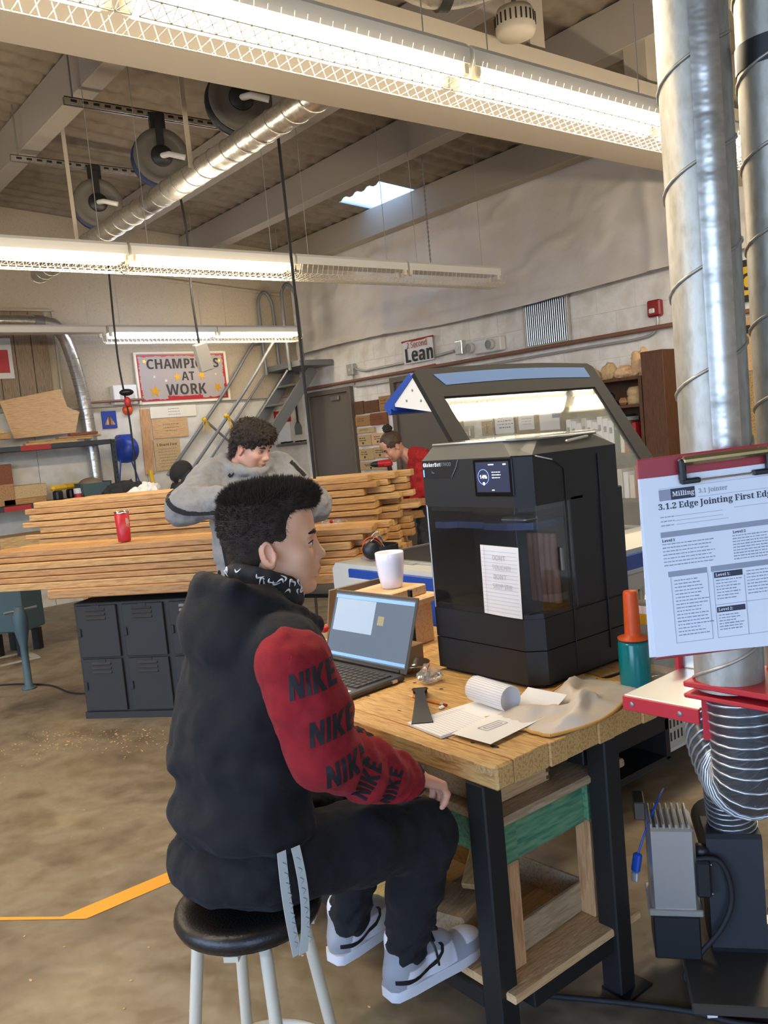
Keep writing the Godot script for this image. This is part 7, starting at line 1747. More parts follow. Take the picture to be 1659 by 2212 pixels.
	for q in [[-0.06, 0.265], [0.01, 0.265], [-0.06, 0.185], [0.01, 0.185]]:
		b = MB.new(); b.ell(Vector3(q[0], q[1], 0.096), Vector3(0.004, 0.004, 0.002), Basis.IDENTITY, 8, 4); part("screw", b, M.chrome, tb)
	b = MB.new(); b.box(Vector3(0, 0.4, -0.075), Vector3(0.08, 0.05, 0.03), 0.003); part("rear_cap", b, M.steel_dark, t)
	b = MB.new(); b.tube(curve([Vector3(1.93, 0.345, -1.27), Vector3(1.97, 0.34, -1.22), Vector3(1.985, 0.25, -1.2), Vector3(1.96, 0.16, -1.22), Vector3(1.9, 0.02, -1.3), Vector3(1.92, 0.01, -1.22), Vector3(2.02, 0.01, -1.12), Vector3(2.0, 0.01, -0.98)], 8), 0.0075, 8); solo("motor_cable", b, M.rubber, "black motor cable looping down to the floor", "cable")
	b = MB.new(); b.tube(curve([Vector3(1.6, 0.008, -1.52), Vector3(1.72, 0.008, -1.35), Vector3(1.8, 0.008, -1.22), Vector3(1.84, 0.008, -1.12), Vector3(1.92, 0.008, -1.0)], 8), 0.0075, 8); solo("floor_cable", b, M.rubber, "black cable running across the floor past the bench foot", "cable")
	t = thing("blue_lead", "thin blue lead with a plug hanging by the bench leg", "cable")
	b = MB.new(); b.tube(curve([Vector3(2.0, 0.48, -1.4), Vector3(1.94, 0.47, -1.38), Vector3(1.87, 0.42, -1.37), Vector3(1.84, 0.36, -1.38)], 6), 0.003, 6); part("cord", b, M.blue_enamel, t)
	b = MB.new(); b.bar(Vector3(1.84, 0.36, -1.38), Vector3(1.83, 0.31, -1.385), 0.022, 0.018, Vector3.RIGHT, 0.004); part("plug", b, M.blue_enamel, t)
	b = MB.new(); b.bar(Vector3(1.83, 0.31, -1.385), Vector3(1.827, 0.285, -1.386), 0.02, 0.014, Vector3.RIGHT, 0.003); part("socket", b, M.conduit, t)
	# glass lamp with yellow label behind the clipboard edge
	t = thing("glass_jug", "round clear bottle with a yellow and white label behind the clipboard", "bottle", Vector3(2.09, TT, -1.46))
	b = MB.new(); b.lathe([Vector2(0, 0), Vector2(0.05, 0.0), Vector2(0.055, 0.01), Vector2(0.055, 0.19), Vector2(0.05, 0.225), Vector2(0.03, 0.26), Vector2(0.018, 0.27), Vector2(0.018, 0.29), Vector2(0, 0.29)], V, Basis.IDENTITY, 26); part("bottle", b, M.glass_grey, t)
	b = MB.new(); b.lathe([Vector2(0.0558, 0.17), Vector2(0.0558, 0.2)], V, Basis.IDENTITY, 26); part("yellow_label", b, M.yellow, t)
	b = MB.new(); b.lathe([Vector2(0.0545, 0.2), Vector2(0.0515, 0.222)], V, Basis.IDENTITY, 26); part("white_label", b, M.paper, t)

func worksheet(o: Node3D):
	var b := MB.new()
	var rc := func(bb: MB, x: float, y: float, w: float, h: float, z := 0.0008): bb.box(Vector3(-0.108 + x + w / 2, 0.2755 - y - h / 2, z), Vector3(w, h, 0.0004))
	# printed frame lines and bars, measured from the top left corner of the sheet
	rc.call(b, 0.045, 0.016, 0.037, 0.017); rc.call(b, 0.1, 0.153, 0.044, 0.009); rc.call(b, 0.1, 0.208, 0.044, 0.0085)
	stuff(part("print_dark", b, M.ink_blue, o))
	b = MB.new()
	rc.call(b, 0.027, 0.016, 0.018, 0.017); rc.call(b, 0.024, 0.081, 0.184, 0.0085); rc.call(b, 0.03, 0.143, 0.06, 0.0085); rc.call(b, 0.096, 0.143, 0.112, 0.0085)
	for q in [[0.033, 0.152, 0.0006, 0.104], [0.09, 0.152, 0.0006, 0.104], [0.033, 0.256, 0.0576, 0.0006], [0.098, 0.152, 0.0006, 0.104], [0.146, 0.162, 0.0006, 0.094], [0.098, 0.204, 0.11, 0.0006], [0.098, 0.256, 0.11, 0.0006], [0.048, 0.058, 0.074, 0.0005], [0.048, 0.065, 0.074, 0.0005], [0.14, 0.056, 0.068, 0.0005], [0.086, 0.033, 0.12, 0.0004], [0.027, 0.014, 0.18, 0.0004], [0.05, 0.071, 0.08, 0.0005]]: rc.call(b, q[0], q[1], q[2], q[3])
	stuff(part("print_grey", b, M.ink_pale, o))
	var at := func(x: float, y: float) -> Transform3D: return Transform3D(Basis.IDENTITY, Vector3(-0.108 + x, 0.2755 - y, 0.001))
	letters("3.1.2 Edge Jointing First Edge", 0.0092, M.ink_blue, o, at.call(0.024, 0.042), "title", true, true, 0.0003, HORIZONTAL_ALIGNMENT_LEFT)
	letters("3.1 Jointer", 0.0068, M.ink_grey, o, at.call(0.087, 0.0245), "heading", false, true, 0.0003, HORIZONTAL_ALIGNMENT_LEFT)
	letters("Milling", 0.007, M.paper, o, at.call(0.047, 0.0245), "heading", true, true, 0.0006, HORIZONTAL_ALIGNMENT_LEFT)
	letters("Level 1", 0.0042, M.ink_blue, o, at.call(0.025, 0.0945), "heading", true, true, 0.0003, HORIZONTAL_ALIGNMENT_LEFT)
	letters("Level 2", 0.0042, M.ink_blue, o, at.call(0.134, 0.0945), "heading", true, true, 0.0003, HORIZONTAL_ALIGNMENT_LEFT)
	letters("Level 1:", 0.0044, M.paper, o, at.call(0.102, 0.1575), "heading", true, true, 0.0006, HORIZONTAL_ALIGNMENT_LEFT)
	letters("Level 2:", 0.0044, M.paper, o, at.call(0.102, 0.2122), "heading", true, true, 0.0006, HORIZONTAL_ALIGNMENT_LEFT)
	var k := 0
	for q in [[0.07, 0.1, 0.09, 7, 0.0055], [0.168, 0.1, 0.07, 9, 0.0045], [0.063, 0.158, 0.05, 17, 0.0054], [0.122, 0.166, 0.04, 7, 0.0048], [0.175, 0.157, 0.05, 8, 0.005], [0.122, 0.221, 0.04, 6, 0.0045], [0.036, 0.058, 0.02, 3, 0.0065]]:
		scribble(o, at.call(q[0], q[1]), q[2], q[3], q[4], 0.003, M.ink_pale, 40 + k, true, "small_print"); k += 1

# ------------------------------------------------------------------ people
func frame_of(yaw: float, pos: Vector3, pitch := 0.0, roll := 0.0) -> Transform3D:
	# x forward, y up, z to the person's right; pitch < 0 looks down
	var b := Basis(Vector3(cos(yaw), 0, sin(yaw)), Vector3.UP, Vector3(-sin(yaw), 0, cos(yaw)))
	return Transform3D(b * Basis(Vector3.BACK, pitch) * Basis(Vector3.RIGHT, roll), pos)

func lin(hex: String) -> Color: return C(hex).srgb_to_linear()

func head_sdf(cell: float, fat := 1.0) -> SDF:
	var s := SDF.new(); s.setup(Vector3(-0.12, -0.2, -0.105), Vector3(0.14, 0.14, 0.105), cell)
	s.ell(Vector3(-0.012, 0.035, 0), Vector3(0.097, 0.086, 0.075), Basis.IDENTITY, 0.01)
	s.ell(Vector3(0.03, -0.02, 0), Vector3(0.062, 0.09, 0.058 * fat), Basis.IDENTITY, 0.03)
	for z in [-1.0, 1.0]:
		s.cap(Vector3(-0.005, -0.062, z * 0.047 * fat), Vector3(0.055, -0.094, z * 0.018 * fat), 0.022, 0.019, 0.025)
		s.ell(Vector3(0.055, -0.03, z * 0.041 * fat), Vector3(0.03, 0.026, 0.022), Basis.IDENTITY, 0.02)
		s.ell(Vector3(0.045, -0.062, z * 0.036 * fat), Vector3(0.03, 0.03, 0.021), Basis.IDENTITY, 0.02)
	s.ell(Vector3(0.07, -0.1, 0), Vector3(0.018, 0.016, 0.022), Basis.IDENTITY, 0.014)
	s.cap(Vector3(0.079, 0.022, -0.035), Vector3(0.079, 0.022, 0.035), 0.012, 0.012, 0.018)
	s.ell(Vector3(0.055, 0.06, 0), Vector3(0.035, 0.04, 0.055), Basis.IDENTITY, 0.03)
	for z in [-1.0, 1.0]: s.ell(Vector3(0.093, 0.0, z * 0.032), Vector3(0.013, 0.013, 0.018), Basis.IDENTITY, 0.012, true)
	for z in [-1.0, 1.0]: s.ell(Vector3(0.074, 0.0, z * 0.032), Vector3(0.013, 0.012, 0.0155), Basis.IDENTITY, 0.004)
	s.cap(Vector3(0.084, 0.016, 0), Vector3(0.1, -0.026, 0), 0.0085, 0.0115, 0.012)
	s.ell(Vector3(0.105, -0.031, 0), Vector3(0.011, 0.01, 0.011), Basis.IDENTITY, 0.008)
	for z in [-1.0, 1.0]: s.ell(Vector3(0.095, -0.035, z * 0.0115), Vector3(0.011, 0.0085, 0.0075), Basis.IDENTITY, 0.006)
	s.ell(Vector3(0.083, -0.058, 0), Vector3(0.016, 0.02, 0.026), Basis.IDENTITY, 0.012)
	s.cap(Vector3(0.091, -0.062, -0.013), Vector3(0.0945, -0.0605, 0.0), 0.0055, 0.0065, 0.004); s.cap(Vector3(0.0945, -0.0605, 0), Vector3(0.091, -0.062, 0.013), 0.0065, 0.0055, 0.004)
	s.cap(Vector3(0.089, -0.0745, -0.011), Vector3(0.089, -0.0745, 0.011), 0.0068, 0.0068, 0.005)
	for z in [-1.0, 1.0]:
		var eb := Basis(Vector3.UP, z * -0.35) * Basis(Vector3.BACK, 0.2)
		s.ell(Vector3(-0.012, -0.012, z * 0.0755), Vector3(0.019, 0.033, 0.0085), eb, 0.004)
		s.ell(Vector3(-0.006, -0.008, z * 0.083), Vector3(0.011, 0.021, 0.006), eb, 0.003, true)
		s.ell(Vector3(-0.007, -0.035, z * 0.075), Vector3(0.01, 0.011, 0.007), eb, 0.004)
		s.ell(Vector3(0.006, -0.014, z * 0.077), Vector3(0.005, 0.008, 0.005), Basis.IDENTITY, 0.004)
	s.cap(Vector3(-0.025, -0.05, 0), Vector3(-0.045, -0.19, 0), 0.05 * fat, 0.052 * fat, 0.025)
	return s

func skin_color(base: Color, blush: Color, lip: Color):
	return func(p: Vector3, _n: Vector3) -> Color:
		var c := base
		var dl := Vector2((p.y + 0.068) / 0.011, p.z / 0.02).length()
		if p.x > 0.083 and dl < 1.0: c = c.lerp(lip, clampf((1.0 - dl) * 2.5, 0.0, 0.8))
		var dc := Vector3((p.x - 0.06) / 0.03, (p.y + 0.035) / 0.028, (absf(p.z) - 0.045) / 0.025).length()
		if dc < 1.0: c = c.lerp(blush, (1.0 - dc) * 0.6)
		if Vector3((p.x + 0.008) / 0.022, (p.y + 0.015) / 0.04, (absf(p.z) - 0.078) / 0.014).length() < 1.0: c = c.lerp(blush, 0.45)
		return c

func face_parts(parent: Node, t: Transform3D, brow: Material, lids := 0.0):
	for z in [-1.0, 1.0]:
		var b := MB.new()
		b.ell(t * Vector3(0.0775, -0.001, z * 0.032), Vector3(0.0112, 0.0062 - lids, 0.0125), t.basis, 14, 10); part("eye", b, M.eye_white, parent)
		b = MB.new(); b.ell(t * Vector3(0.0868, -0.001, z * 0.032), Vector3(0.0028, 0.005 - lids, 0.0052), t.basis, 12, 8); part("iris", b, M.iris, parent)
		b = MB.new(); b.tube(curve([t * Vector3(0.092, 0.02, z * 0.014), t * Vector3(0.0925, 0.0265, z * 0.03), t * Vector3(0.0815, 0.023, z * 0.05)], 4), [0.003, 0.0048, 0.0056, 0.006, 0.006, 0.0056, 0.005, 0.0036, 0.002], 6); part("eyebrow", b, brow, parent)
		b = MB.new(); b.tube(curve([t * Vector3(0.0845, 0.001, z * 0.018), t * Vector3(0.0895, 0.0058, z * 0.032), t * Vector3(0.079, 0.001, z * 0.0465)], 4), 0.0014, 5); part("eyelash", b, M.brow, parent)

# hand added to a field: wrist, finger direction, back-of-hand direction, thumb direction, bend of the three joints
func hand(s: SDF, w: Vector3, f: Vector3, n: Vector3, thumb: Vector3, bends: Array, size := 1.0, spread := 0.06, thumb_in := 0.2):
	f = f.normalized(); var t := (thumb - f * thumb.dot(f)).normalized(); n = (n - f * n.dot(f) - t * n.dot(t)).normalized()
	var K = []
	for i in 4:
		var o := (1.5 - i) * 0.0195 * size
		K.append(w + f * (0.085 - 0.004 * absf(i - 1.0) - (0.006 if i == 3 else 0.0)) * size + t * o + n * 0.002)
		s.cap(w + t * o * 0.75, K[i], 0.0135 * size, 0.0112 * size, 0.012)
	s.ell(w + f * 0.042 * size, Vector3(0.04, 0.013, 0.033) * size, Basis(f, n, t), 0.01)
	var L = [0.074, 0.083, 0.077, 0.06]
	for i in 4:
		var d := f.rotated(n, (1.5 - i) * spread * (1.0 if n.cross(f).dot(t) > 0 else -1.0))
		var ax := d.cross(n).normalized()        # bending turns towards the palm
		var p: Vector3 = K[i]
		var r = [0.0098, 0.0086, 0.0078, 0.0066]
		var seg = [0.46, 0.3, 0.24]
		var a := 0.0
		for j in 3:
			a -= bends[j] * (1.0 + 0.08 * (i - 1))
			var q = p + d.rotated(ax, a) * L[i] * seg[j] * size
			s.cap(p, q, r[j] * size, r[j + 1] * size, 0.004)
			p = q
	var tb := w + f * 0.022 * size + t * 0.024 * size - n * 0.004
	var t1 := tb + (f * 0.6 + t * (0.75 - thumb_in) - n * 0.3).normalized() * 0.042 * size
	var t2 := t1 + (f * 0.85 + t * (0.3 - thumb_in) - n * 0.3).normalized() * 0.03 * size
	var t3 := t2 + (f * 0.95 + t * (0.0 - thumb_in) - n * 0.3).normalized() * 0.023 * size
	s.cap(w + f * 0.01 + t * 0.012, t1, 0.0155 * size, 0.0125 * size, 0.012); s.cap(t1, t2, 0.0122 * size, 0.0105 * size, 0.004); s.cap(t2, t3, 0.0105 * size, 0.0085 * size, 0.004)

# flat shapes laid on a surface: polygons in the xy plane of xf, thrown along its -z
func decal(s: SDF, polys: Array, xf: Transform3D, reach: float, step := 0.006, lift := 0.0012) -> MB:
	var b := MB.new()
	for poly in polys:
		var lo := Vector2(1e9, 1e9); var hi := Vector2(-1e9, -1e9)
		for p in poly: lo = lo.min(p); hi = hi.max(p)
		var nx := int((hi.x - lo.x) / step) + 1; var ny := int((hi.y - lo.y) / step) + 1
		for i in nx:
			for j in ny:
				var a := lo + Vector2(i, j) * step
				var cell := PackedVector2Array([a, a + Vector2(step, 0), a + Vector2(step, step), a + Vector2(0, step)])
				for piece in Geometry2D.intersect_polygons(poly, cell):
					var P = []
					var ok := true
					for p in piece:
						var h = s.hit(xf * Vector3(p.x, p.y, reach), -xf.basis.z, reach * 2.0)
						if h == null: ok = false; break
						P.append(h + xf.basis.z * lift)
					if not ok: continue
					var idx := Geometry2D.triangulate_polygon(piece)
					for k in range(0, idx.size(), 3):
						var A: Vector3 = P[idx[k]]; var B: Vector3 = P[idx[k + 1]]; var D: Vector3 = P[idx[k + 2]]
						if (B - A).cross(D - A).dot(xf.basis.z) > 0: b.tri(A, B, D, 0)
						else: b.tri(A, D, B, 0)
	return b

func pv(a: Array) -> PackedVector2Array:
	var p := PackedVector2Array()
	for i in range(0, a.size(), 2): p.append(Vector2(a[i], a[i + 1]))
	return p
func word_polys(size: float) -> Array:
	# slanted block letters N I K E, cap height 1
	var L = [[pv([0, 0, 0.22, 0, 0.22, 0.55, 0.5, 0, 0.72, 0, 0.72, 1, 0.5, 1, 0.5, 0.45, 0.22, 1, 0, 1])], [pv([0.84, 0, 1.06, 0, 1.06, 1, 0.84, 1])], [pv([1.18, 0, 1.4, 0, 1.4, 0.36, 1.62, 0, 1.9, 0, 1.58, 0.5, 1.88, 1, 1.62, 1, 1.4, 0.64, 1.4, 1, 1.18, 1])], [pv([1.98, 0, 2.5, 0, 2.5, 0.2, 2.2, 0.2, 2.2, 0.4, 2.44, 0.4, 2.44, 0.6, 2.2, 0.6, 2.2, 0.8, 2.5, 0.8, 2.5, 1, 1.98, 1])]]
	var out = []
	for l in L:
		for p in l:
			var q := PackedVector2Array()
			for v in p: q.append(Vector2((v.x - 1.25) * 0.8 + (v.y - 0.5) * 0.22, v.y - 0.5) * size)
			out.append(q)
	return out

func limb(s: SDF, pts: Array, r: Array, k := 0.03):
	for i in pts.size() - 1: s.cap(pts[i], pts[i + 1], r[i], r[i + 1], k)

func strands(a: Array, t: Transform3D, keep: Callable, n: int, length: float, up: Vector3, sd: int, w := 0.0009) -> MB:
	var r := RandomNumberGenerator.new(); r.seed = sd
	var b := MB.new()
	var m: int = a[0].size()
	var done := 0
	for i in n * 6:
		if done >= n: break
		var k := r.randi() % m
		var p: Vector3 = a[0][k]
		if not keep.call(p): continue
		var d: Vector3 = (a[1][k] + up + Vector3(r.randf_range(-0.5, 0.5), r.randf_range(-0.3, 0.5), r.randf_range(-0.5, 0.5))).normalized()
		var L := length * r.randf_range(0.5, 1.2)
		var u := d.cross(Vector3(r.randf() - 0.5, r.randf() - 0.5, r.randf() - 0.5)).normalized() * w; var v := d.cross(u).normalized() * w
		var base = p - a[1][k] * 0.004
		var tip := p + d * L
		b.tri(t * (base + u), t * (base - u * 0.5 + v), t * tip); b.tri(t * (base - u * 0.5 + v), t * (base - u * 0.5 - v), t * tip); b.tri(t * (base - u * 0.5 - v), t * (base + u), t * tip)
		done += 1
	return b

func people():
	seated_student()
	grey_student()
	red_girl()
	crouched_person()

func seated_student():
	var root := thing("person", "person in a black hoodie with red sleeves seated on the stool", "person")
	var HT := frame_of(deg_to_rad(33), Vector3(1.003, 1.311, -1.688))
	# joints
	var sr := Vector3(0.885, 1.1, -1.475); var er := Vector3(0.917, 0.905, -1.43); var wr := Vector3(1.178, 0.758, -1.5)
	var sl := Vector3(1.0, 1.1, -1.86); var el := Vector3(1.06, 0.86, -1.93); var wl := Vector3(1.26, 0.745, -1.82)
	var hr := Vector3(0.86, 0.655, -1.575); var kr := Vector3(1.235, 0.593, -1.53); var ar := Vector3(1.205, 0.27, -1.6)
	var hl := Vector3(0.87, 0.655, -1.77); var kl := Vector3(1.27, 0.58, -1.8); var al := Vector3(1.19, 0.27, -1.81)
	# body: one continuous skin under the clothes
	var s := SDF.new(); s.setup(Vector3(0.6, 0.2, -2.05), Vector3(1.4, 1.32, -1.35), 0.016)
	s.ell(Vector3(0.84, 0.68, -1.67), Vector3(0.11, 0.1, 0.15), Basis.IDENTITY, 0.05); s.ell(Vector3(0.87, 0.88, -1.67), Vector3(0.1, 0.18, 0.14), Basis.IDENTITY, 0.05); s.ell(Vector3(0.94, 1.06, -1.67), Vector3(0.1, 0.12, 0.16), Basis.IDENTITY, 0.05)
	s.cap(sr, sl, 0.045, 0.045, 0.05); s.cap(Vector3(0.94, 1.12, -1.68), HT * Vector3(-0.03, -0.09, 0), 0.058, 0.05, 0.03)
	limb(s, [sr, er, wr], [0.045, 0.038, 0.026]); limb(s, [sl, el, wl], [0.045, 0.038, 0.026])
	limb(s, [hr, kr, ar], [0.07, 0.05, 0.035]); limb(s, [hl, kl, al], [0.07, 0.05, 0.035])
	var hs := head_sdf(0.0034)
	var hand_r := SDF.new(); hand_r.setup(Vector3(1.13, 0.56, -1.6), Vector3(1.36, 0.8, -1.44), 0.0034)
	hand(hand_r, wr + Vector3(0.018, -0.006, 0), Vector3(0.86, -0.5, -0.06), Vector3(0.48, 0.86, 0.2), Vector3(0, 0.0, -1), [0.55, 0.75, 0.35], 0.98, 0.05, 0.1)
	hand_r.cap(wr - Vector3(0.05, -0.02, 0), wr + Vector3(0.02, -0.006, 0), 0.03, 0.0265, 0.012)
	var hand_l := SDF.new(); hand_l.setup(Vector3(1.2, 0.56, -1.92), Vector3(1.44, 0.8, -1.72), 0.005)
	hand(hand_l, wl + Vector3(0.018, -0.006, 0), Vector3(0.86, -0.5, 0.1), Vector3(0.48, 0.86, -0.1), Vector3(0, 0, 1), [0.5, 0.7, 0.35])
	hand_l.cap(wl - Vector3(0.05, -0.02, 0), wl + Vector3(0.02, -0.006, 0), 0.03, 0.0265, 0.012)
	var tone := lin("e6b08c"); var tone2 := lin("d89f84")
	var face = skin_color(tone, lin("cc866a"), lin("b9736a"))
	var flat := func(_p: Vector3, _n: Vector3) -> Color: return tone2
	part("body", SDF.join([[s, Transform3D.IDENTITY, flat], [hs, HT, face], [hand_r, Transform3D.IDENTITY, flat], [hand_l, Transform3D.IDENTITY, flat]]), M.skin, root)
	face_parts(root, HT, M.brow, 0.0012)
	# finger ring
	# hair: short at the sides, tall and fuzzy on top
	var h := SDF.new(); h.setup(Vector3(-0.15, -0.12, -0.115), Vector3(0.15, 0.2, 0.115), 0.0045)
	h.ell(Vector3(-0.016, 0.04, 0), Vector3(0.099, 0.092, 0.0795), Basis.IDENTITY, 0.01)
	h.ell(Vector3(-0.055, -0.03, 0), Vector3(0.05, 0.06, 0.06), Basis.IDENTITY, 0.02)
	h.ell(Vector3(0.12, -0.008, 0), Vector3(0.076, 0.088, 0.15), Basis.IDENTITY, 0.004, true)
	h.ell(Vector3(0.132, 0.018, 0), Vector3(0.088, 0.062, 0.25), Basis.IDENTITY, 0.004, true)
	for z in [-1.0, 1.0]: h.ell(Vector3(0.005, -0.035, z * 0.085), Vector3(0.036, 0.046, 0.03), Basis.IDENTITY, 0.004, true)
	h.ell(Vector3(-0.02, 0.088, 0), Vector3(0.09, 0.054, 0.078), Basis.IDENTITY, 0.025)
	h.ell(Vector3(0.045, 0.1, 0), Vector3(0.058, 0.04, 0.066), Basis(Vector3.BACK, 0.05), 0.025)
	h.ell(Vector3(-0.068, 0.055, 0), Vector3(0.04, 0.07, 0.068), Basis.IDENTITY, 0.03)
	h.ell(Vector3(0.088, 0.1, 0), Vector3(0.02, 0.02, 0.048), Basis.IDENTITY, 0.02)
	h.rough(9, 60.0, 0.0025); h.rough(10, 22.0, 0.004)
	h.change(func(p: Vector3) -> float: return 0.06 * smoothstep(0.034, 0.042, p.x - 0.25 * maxf(p.y - 0.03, 0.0)) * smoothstep(0.078, 0.07, p.y), 0.05)
	h.plane(Vector3(-0.1, -0.085, 0), Vector3(-0.2, -1, 0).normalized(), 0.004)
	var ha := h.nets()
	var hair := part("hair", h.mesh(HT), M.hair_top, root)
	var hk := 0
	for q in [[0.1, 0.3, 9000, 0.016, 0.35], [0.07, 0.1, 3500, 0.011, 0.25], [0.03, 0.07, 3500, 0.007, -0.1], [-0.2, 0.03, 4500, 0.0045, -0.5]]:
		var hb := strands(ha, HT, func(p: Vector3) -> bool: return p.y > q[0] and p.y <= q[1], q[2], q[3], Vector3(0.2 if hk < 2 else -0.2, q[4], 0), 3 + hk, 0.001)
		tag(part("hair_tips", hb, M.hair_top, hair), "", "", "", "stuff"); hk += 1
	# hoodie
	var q := SDF.new(); q.setup(Vector3(0.58, 0.56, -2.02), Vector3(1.2, 1.34, -1.36), 0.0095)
	q.ell(Vector3(0.85, 0.76, -1.675), Vector3(0.148, 0.14, 0.19), Basis.IDENTITY, 0.05)
	q.ell(Vector3(0.86, 0.92, -1.67), Vector3(0.145, 0.2, 0.185), Basis(Vector3.BACK, -0.15), 0.06)
	q.ell(Vector3(0.925, 1.07, -1.67), Vector3(0.135, 0.135, 0.195), Basis.IDENTITY, 0.06)
	q.cap(sr + Vector3(0.012, 0.022, -0.03), sl + Vector3(-0.02, 0.022, 0.04), 0.074, 0.074, 0.05)
	
	# hem band pressed on the stool
	q.ell(Vector3(0.835, 0.672, -1.675), Vector3(0.15, 0.05, 0.19), Basis.IDENTITY, 0.03)
	# hood lying on the back and round the neck
	q.ell(Vector3(0.862, 1.15, -1.665), Vector3(0.105, 0.108, 0.14), Basis(Vector3.BACK, -0.25), 0.012)
	q.ell(Vector3(0.89, 1.2, -1.665), Vector3(0.105, 0.075, 0.128), Basis(Vector3.BACK, -0.3), 0.02)
	var lip = [Vector3(0.812, 1.252, -1.66), Vector3(0.838, 1.248, -1.58), Vector3(0.912, 1.207, -1.555), Vector3(0.98, 1.17, -1.56), Vector3(1.035, 1.13, -1.6), Vector3(1.06, 1.09, -1.67), Vector3(1.05, 1.13, -1.74), Vector3(1.0, 1.17, -1.79), Vector3(0.93, 1.207, -1.79), Vector3(0.85, 1.248, -1.75), Vector3(0.812, 1.252, -1.66)]
	for i in lip.size() - 1: q.cap(lip[i], lip[i + 1], 0.021, 0.021, 0.015)
	q.ell(Vector3(0.942, 1.25, -1.67), Vector3(0.092, 0.1, 0.092), Basis(Vector3.BACK, -0.45), 0.014, true)
	q.rough(20, 7.0, 0.01); q.rough(21, 20.0, 0.0025)
	# big folds at the waist and a crease under the hood
	var nz := FastNoiseLite.new(); nz.seed = 8; nz.frequency = 1.0
	q.change(func(p: Vector3) -> float:
		var f := 0.0
		var v := p.y - 0.78 + 0.25 * (p.x - 0.8)
		if p.y < 0.98: f += 0.011 * sin(v * 46.0 + 2.0 * nz.get_noise_3d(p.x * 5, p.y * 5, p.z * 5)) * smoothstep(0.98, 0.86, p.y) * smoothstep(0.66, 0.74, p.y)
		f += 0.006 * absf(sin((p.z + 0.4 * (p.y - 0.9)) * 24.0 + 3.0 * nz.get_noise_2d(p.y * 4, p.z))) * smoothstep(0.8, 0.95, p.y) * smoothstep(1.12, 1.0, p.y)
		if p.y < 0.715: f += 0.004 + 0.0015 * sin(atan2(p.z + 1.67, p.x - 0.84) * 90.0)
		return f, 0.03)
	var hd := part("hoodie", q.mesh(Transform3D.IDENTITY), M.hoodie_black, root)
	# patterned collar under the hood
	var col := SDF.new(); col.setup(Vector3(0.8, 1.1, -1.82), Vector3(1.12, 1.3, -1.54), 0.006)
	var ck = []
	for i in 17:
		var a := TAU * i / 16
		ck.append(Vector3(0.962, 1.226, -1.675) + Vector3(cos(a) * 0.062, -0.028 * cos(a), sin(a) * 0.064))
	for i in 16: col.cap(ck[i] + Vector3(0, 0.012, 0), ck[i + 1] + Vector3(0, 0.012, 0), 0.02, 0.02, 0.008); col.cap(ck[i] - Vector3(0, 0.012, 0), ck[i + 1] - Vector3(0, 0.012, 0), 0.022, 0.022, 0.008)
	var cl := part("shirt_collar", col.mesh(Transform3D.IDENTITY), M.bandana, root)
	var cb := MB.new()
	var tr := RandomNumberGenerator.new(); tr.seed = 12
	for i in 26:
		var a := tr.randf_range(0.3, 4.4)
		var c := Vector3(0.962, 1.232, -1.675) + Vector3(cos(a) * 0.084, -0.028 * cos(a) + tr.randf_range(-0.012, 0.02), sin(a) * 0.086)
		var tn := Vector3(-sin(a), 0, cos(a)).rotated(Vector3(cos(a), 0, sin(a)), tr.randf() * TAU); var up := Vector3(cos(a), 0, sin(a)).cross(tn)
		cb.tube(curve([c - tn * 0.008 + up * 0.004, c - tn * 0.005 - up * 0.003, c + tn * 0.001 - up * 0.001, c + tn * 0.009 + up * 0.005], 4), [0.0006, 0.0012, 0.0018, 0.0022, 0.0024, 0.0024, 0.0022, 0.002, 0.0017, 0.0014, 0.001, 0.0007, 0.0003], 4)
	stuff(part("white_tick_print", cb, M.paper, cl))
	# sleeves
	var arm_pts := [[sr.lerp(er, 0.02) + Vector3(0, 0, 0.008), er, wr + Vector3(-0.012, 0.004, 0)], [sl.lerp(el, 0.04), el, wl + Vector3(-0.012, 0.004, 0)]]
	for i in 2:
		var a = arm_pts[i]
		var z := SDF.new()
		z.setup((a[0] as Vector3).min(a[1]).min(a[2]) - Vector3(0.12, 0.12, 0.12), (a[0] as Vector3).max(a[1]).max(a[2]) + Vector3(0.12, 0.12, 0.12), 0.0075)
		var mid: Vector3 = (a[0] as Vector3).lerp(a[1], 0.5) + Vector3(0.004, 0, 0)
		var fm: Vector3 = (a[1] as Vector3).lerp(a[2], 0.55) + Vector3(0, -0.004, 0)
		limb(z, [a[0], mid, a[1], fm, a[2]], [0.079, 0.076, 0.066, 0.06, 0.046], 0.03)
		z.ell((a[1] as Vector3).lerp(a[2], 0.86) + Vector3(0, -0.006, 0), Vector3(0.03, 0.056, 0.056), Basis(Vector3.BACK, -0.4), 0.02)
		z.rough(30 + i, 11.0, 0.008); z.rough(31 + i, 30.0, 0.002)
		var fd: Vector3 = ((a[2] as Vector3) - a[1]).normalized()
		z.change(func(p: Vector3) -> float:
			var t := (p - (a[1] as Vector3)).dot(fd)
			return 0.005 * sin(t * 95.0 + 3.0 * sin(p.y * 30.0)) * smoothstep(-0.02, 0.05, t), 0.02)
		var sv := part("sleeve", z.mesh(Transform3D.IDENTITY), M.sleeve_red, hd, "red sleeve with black block letters")
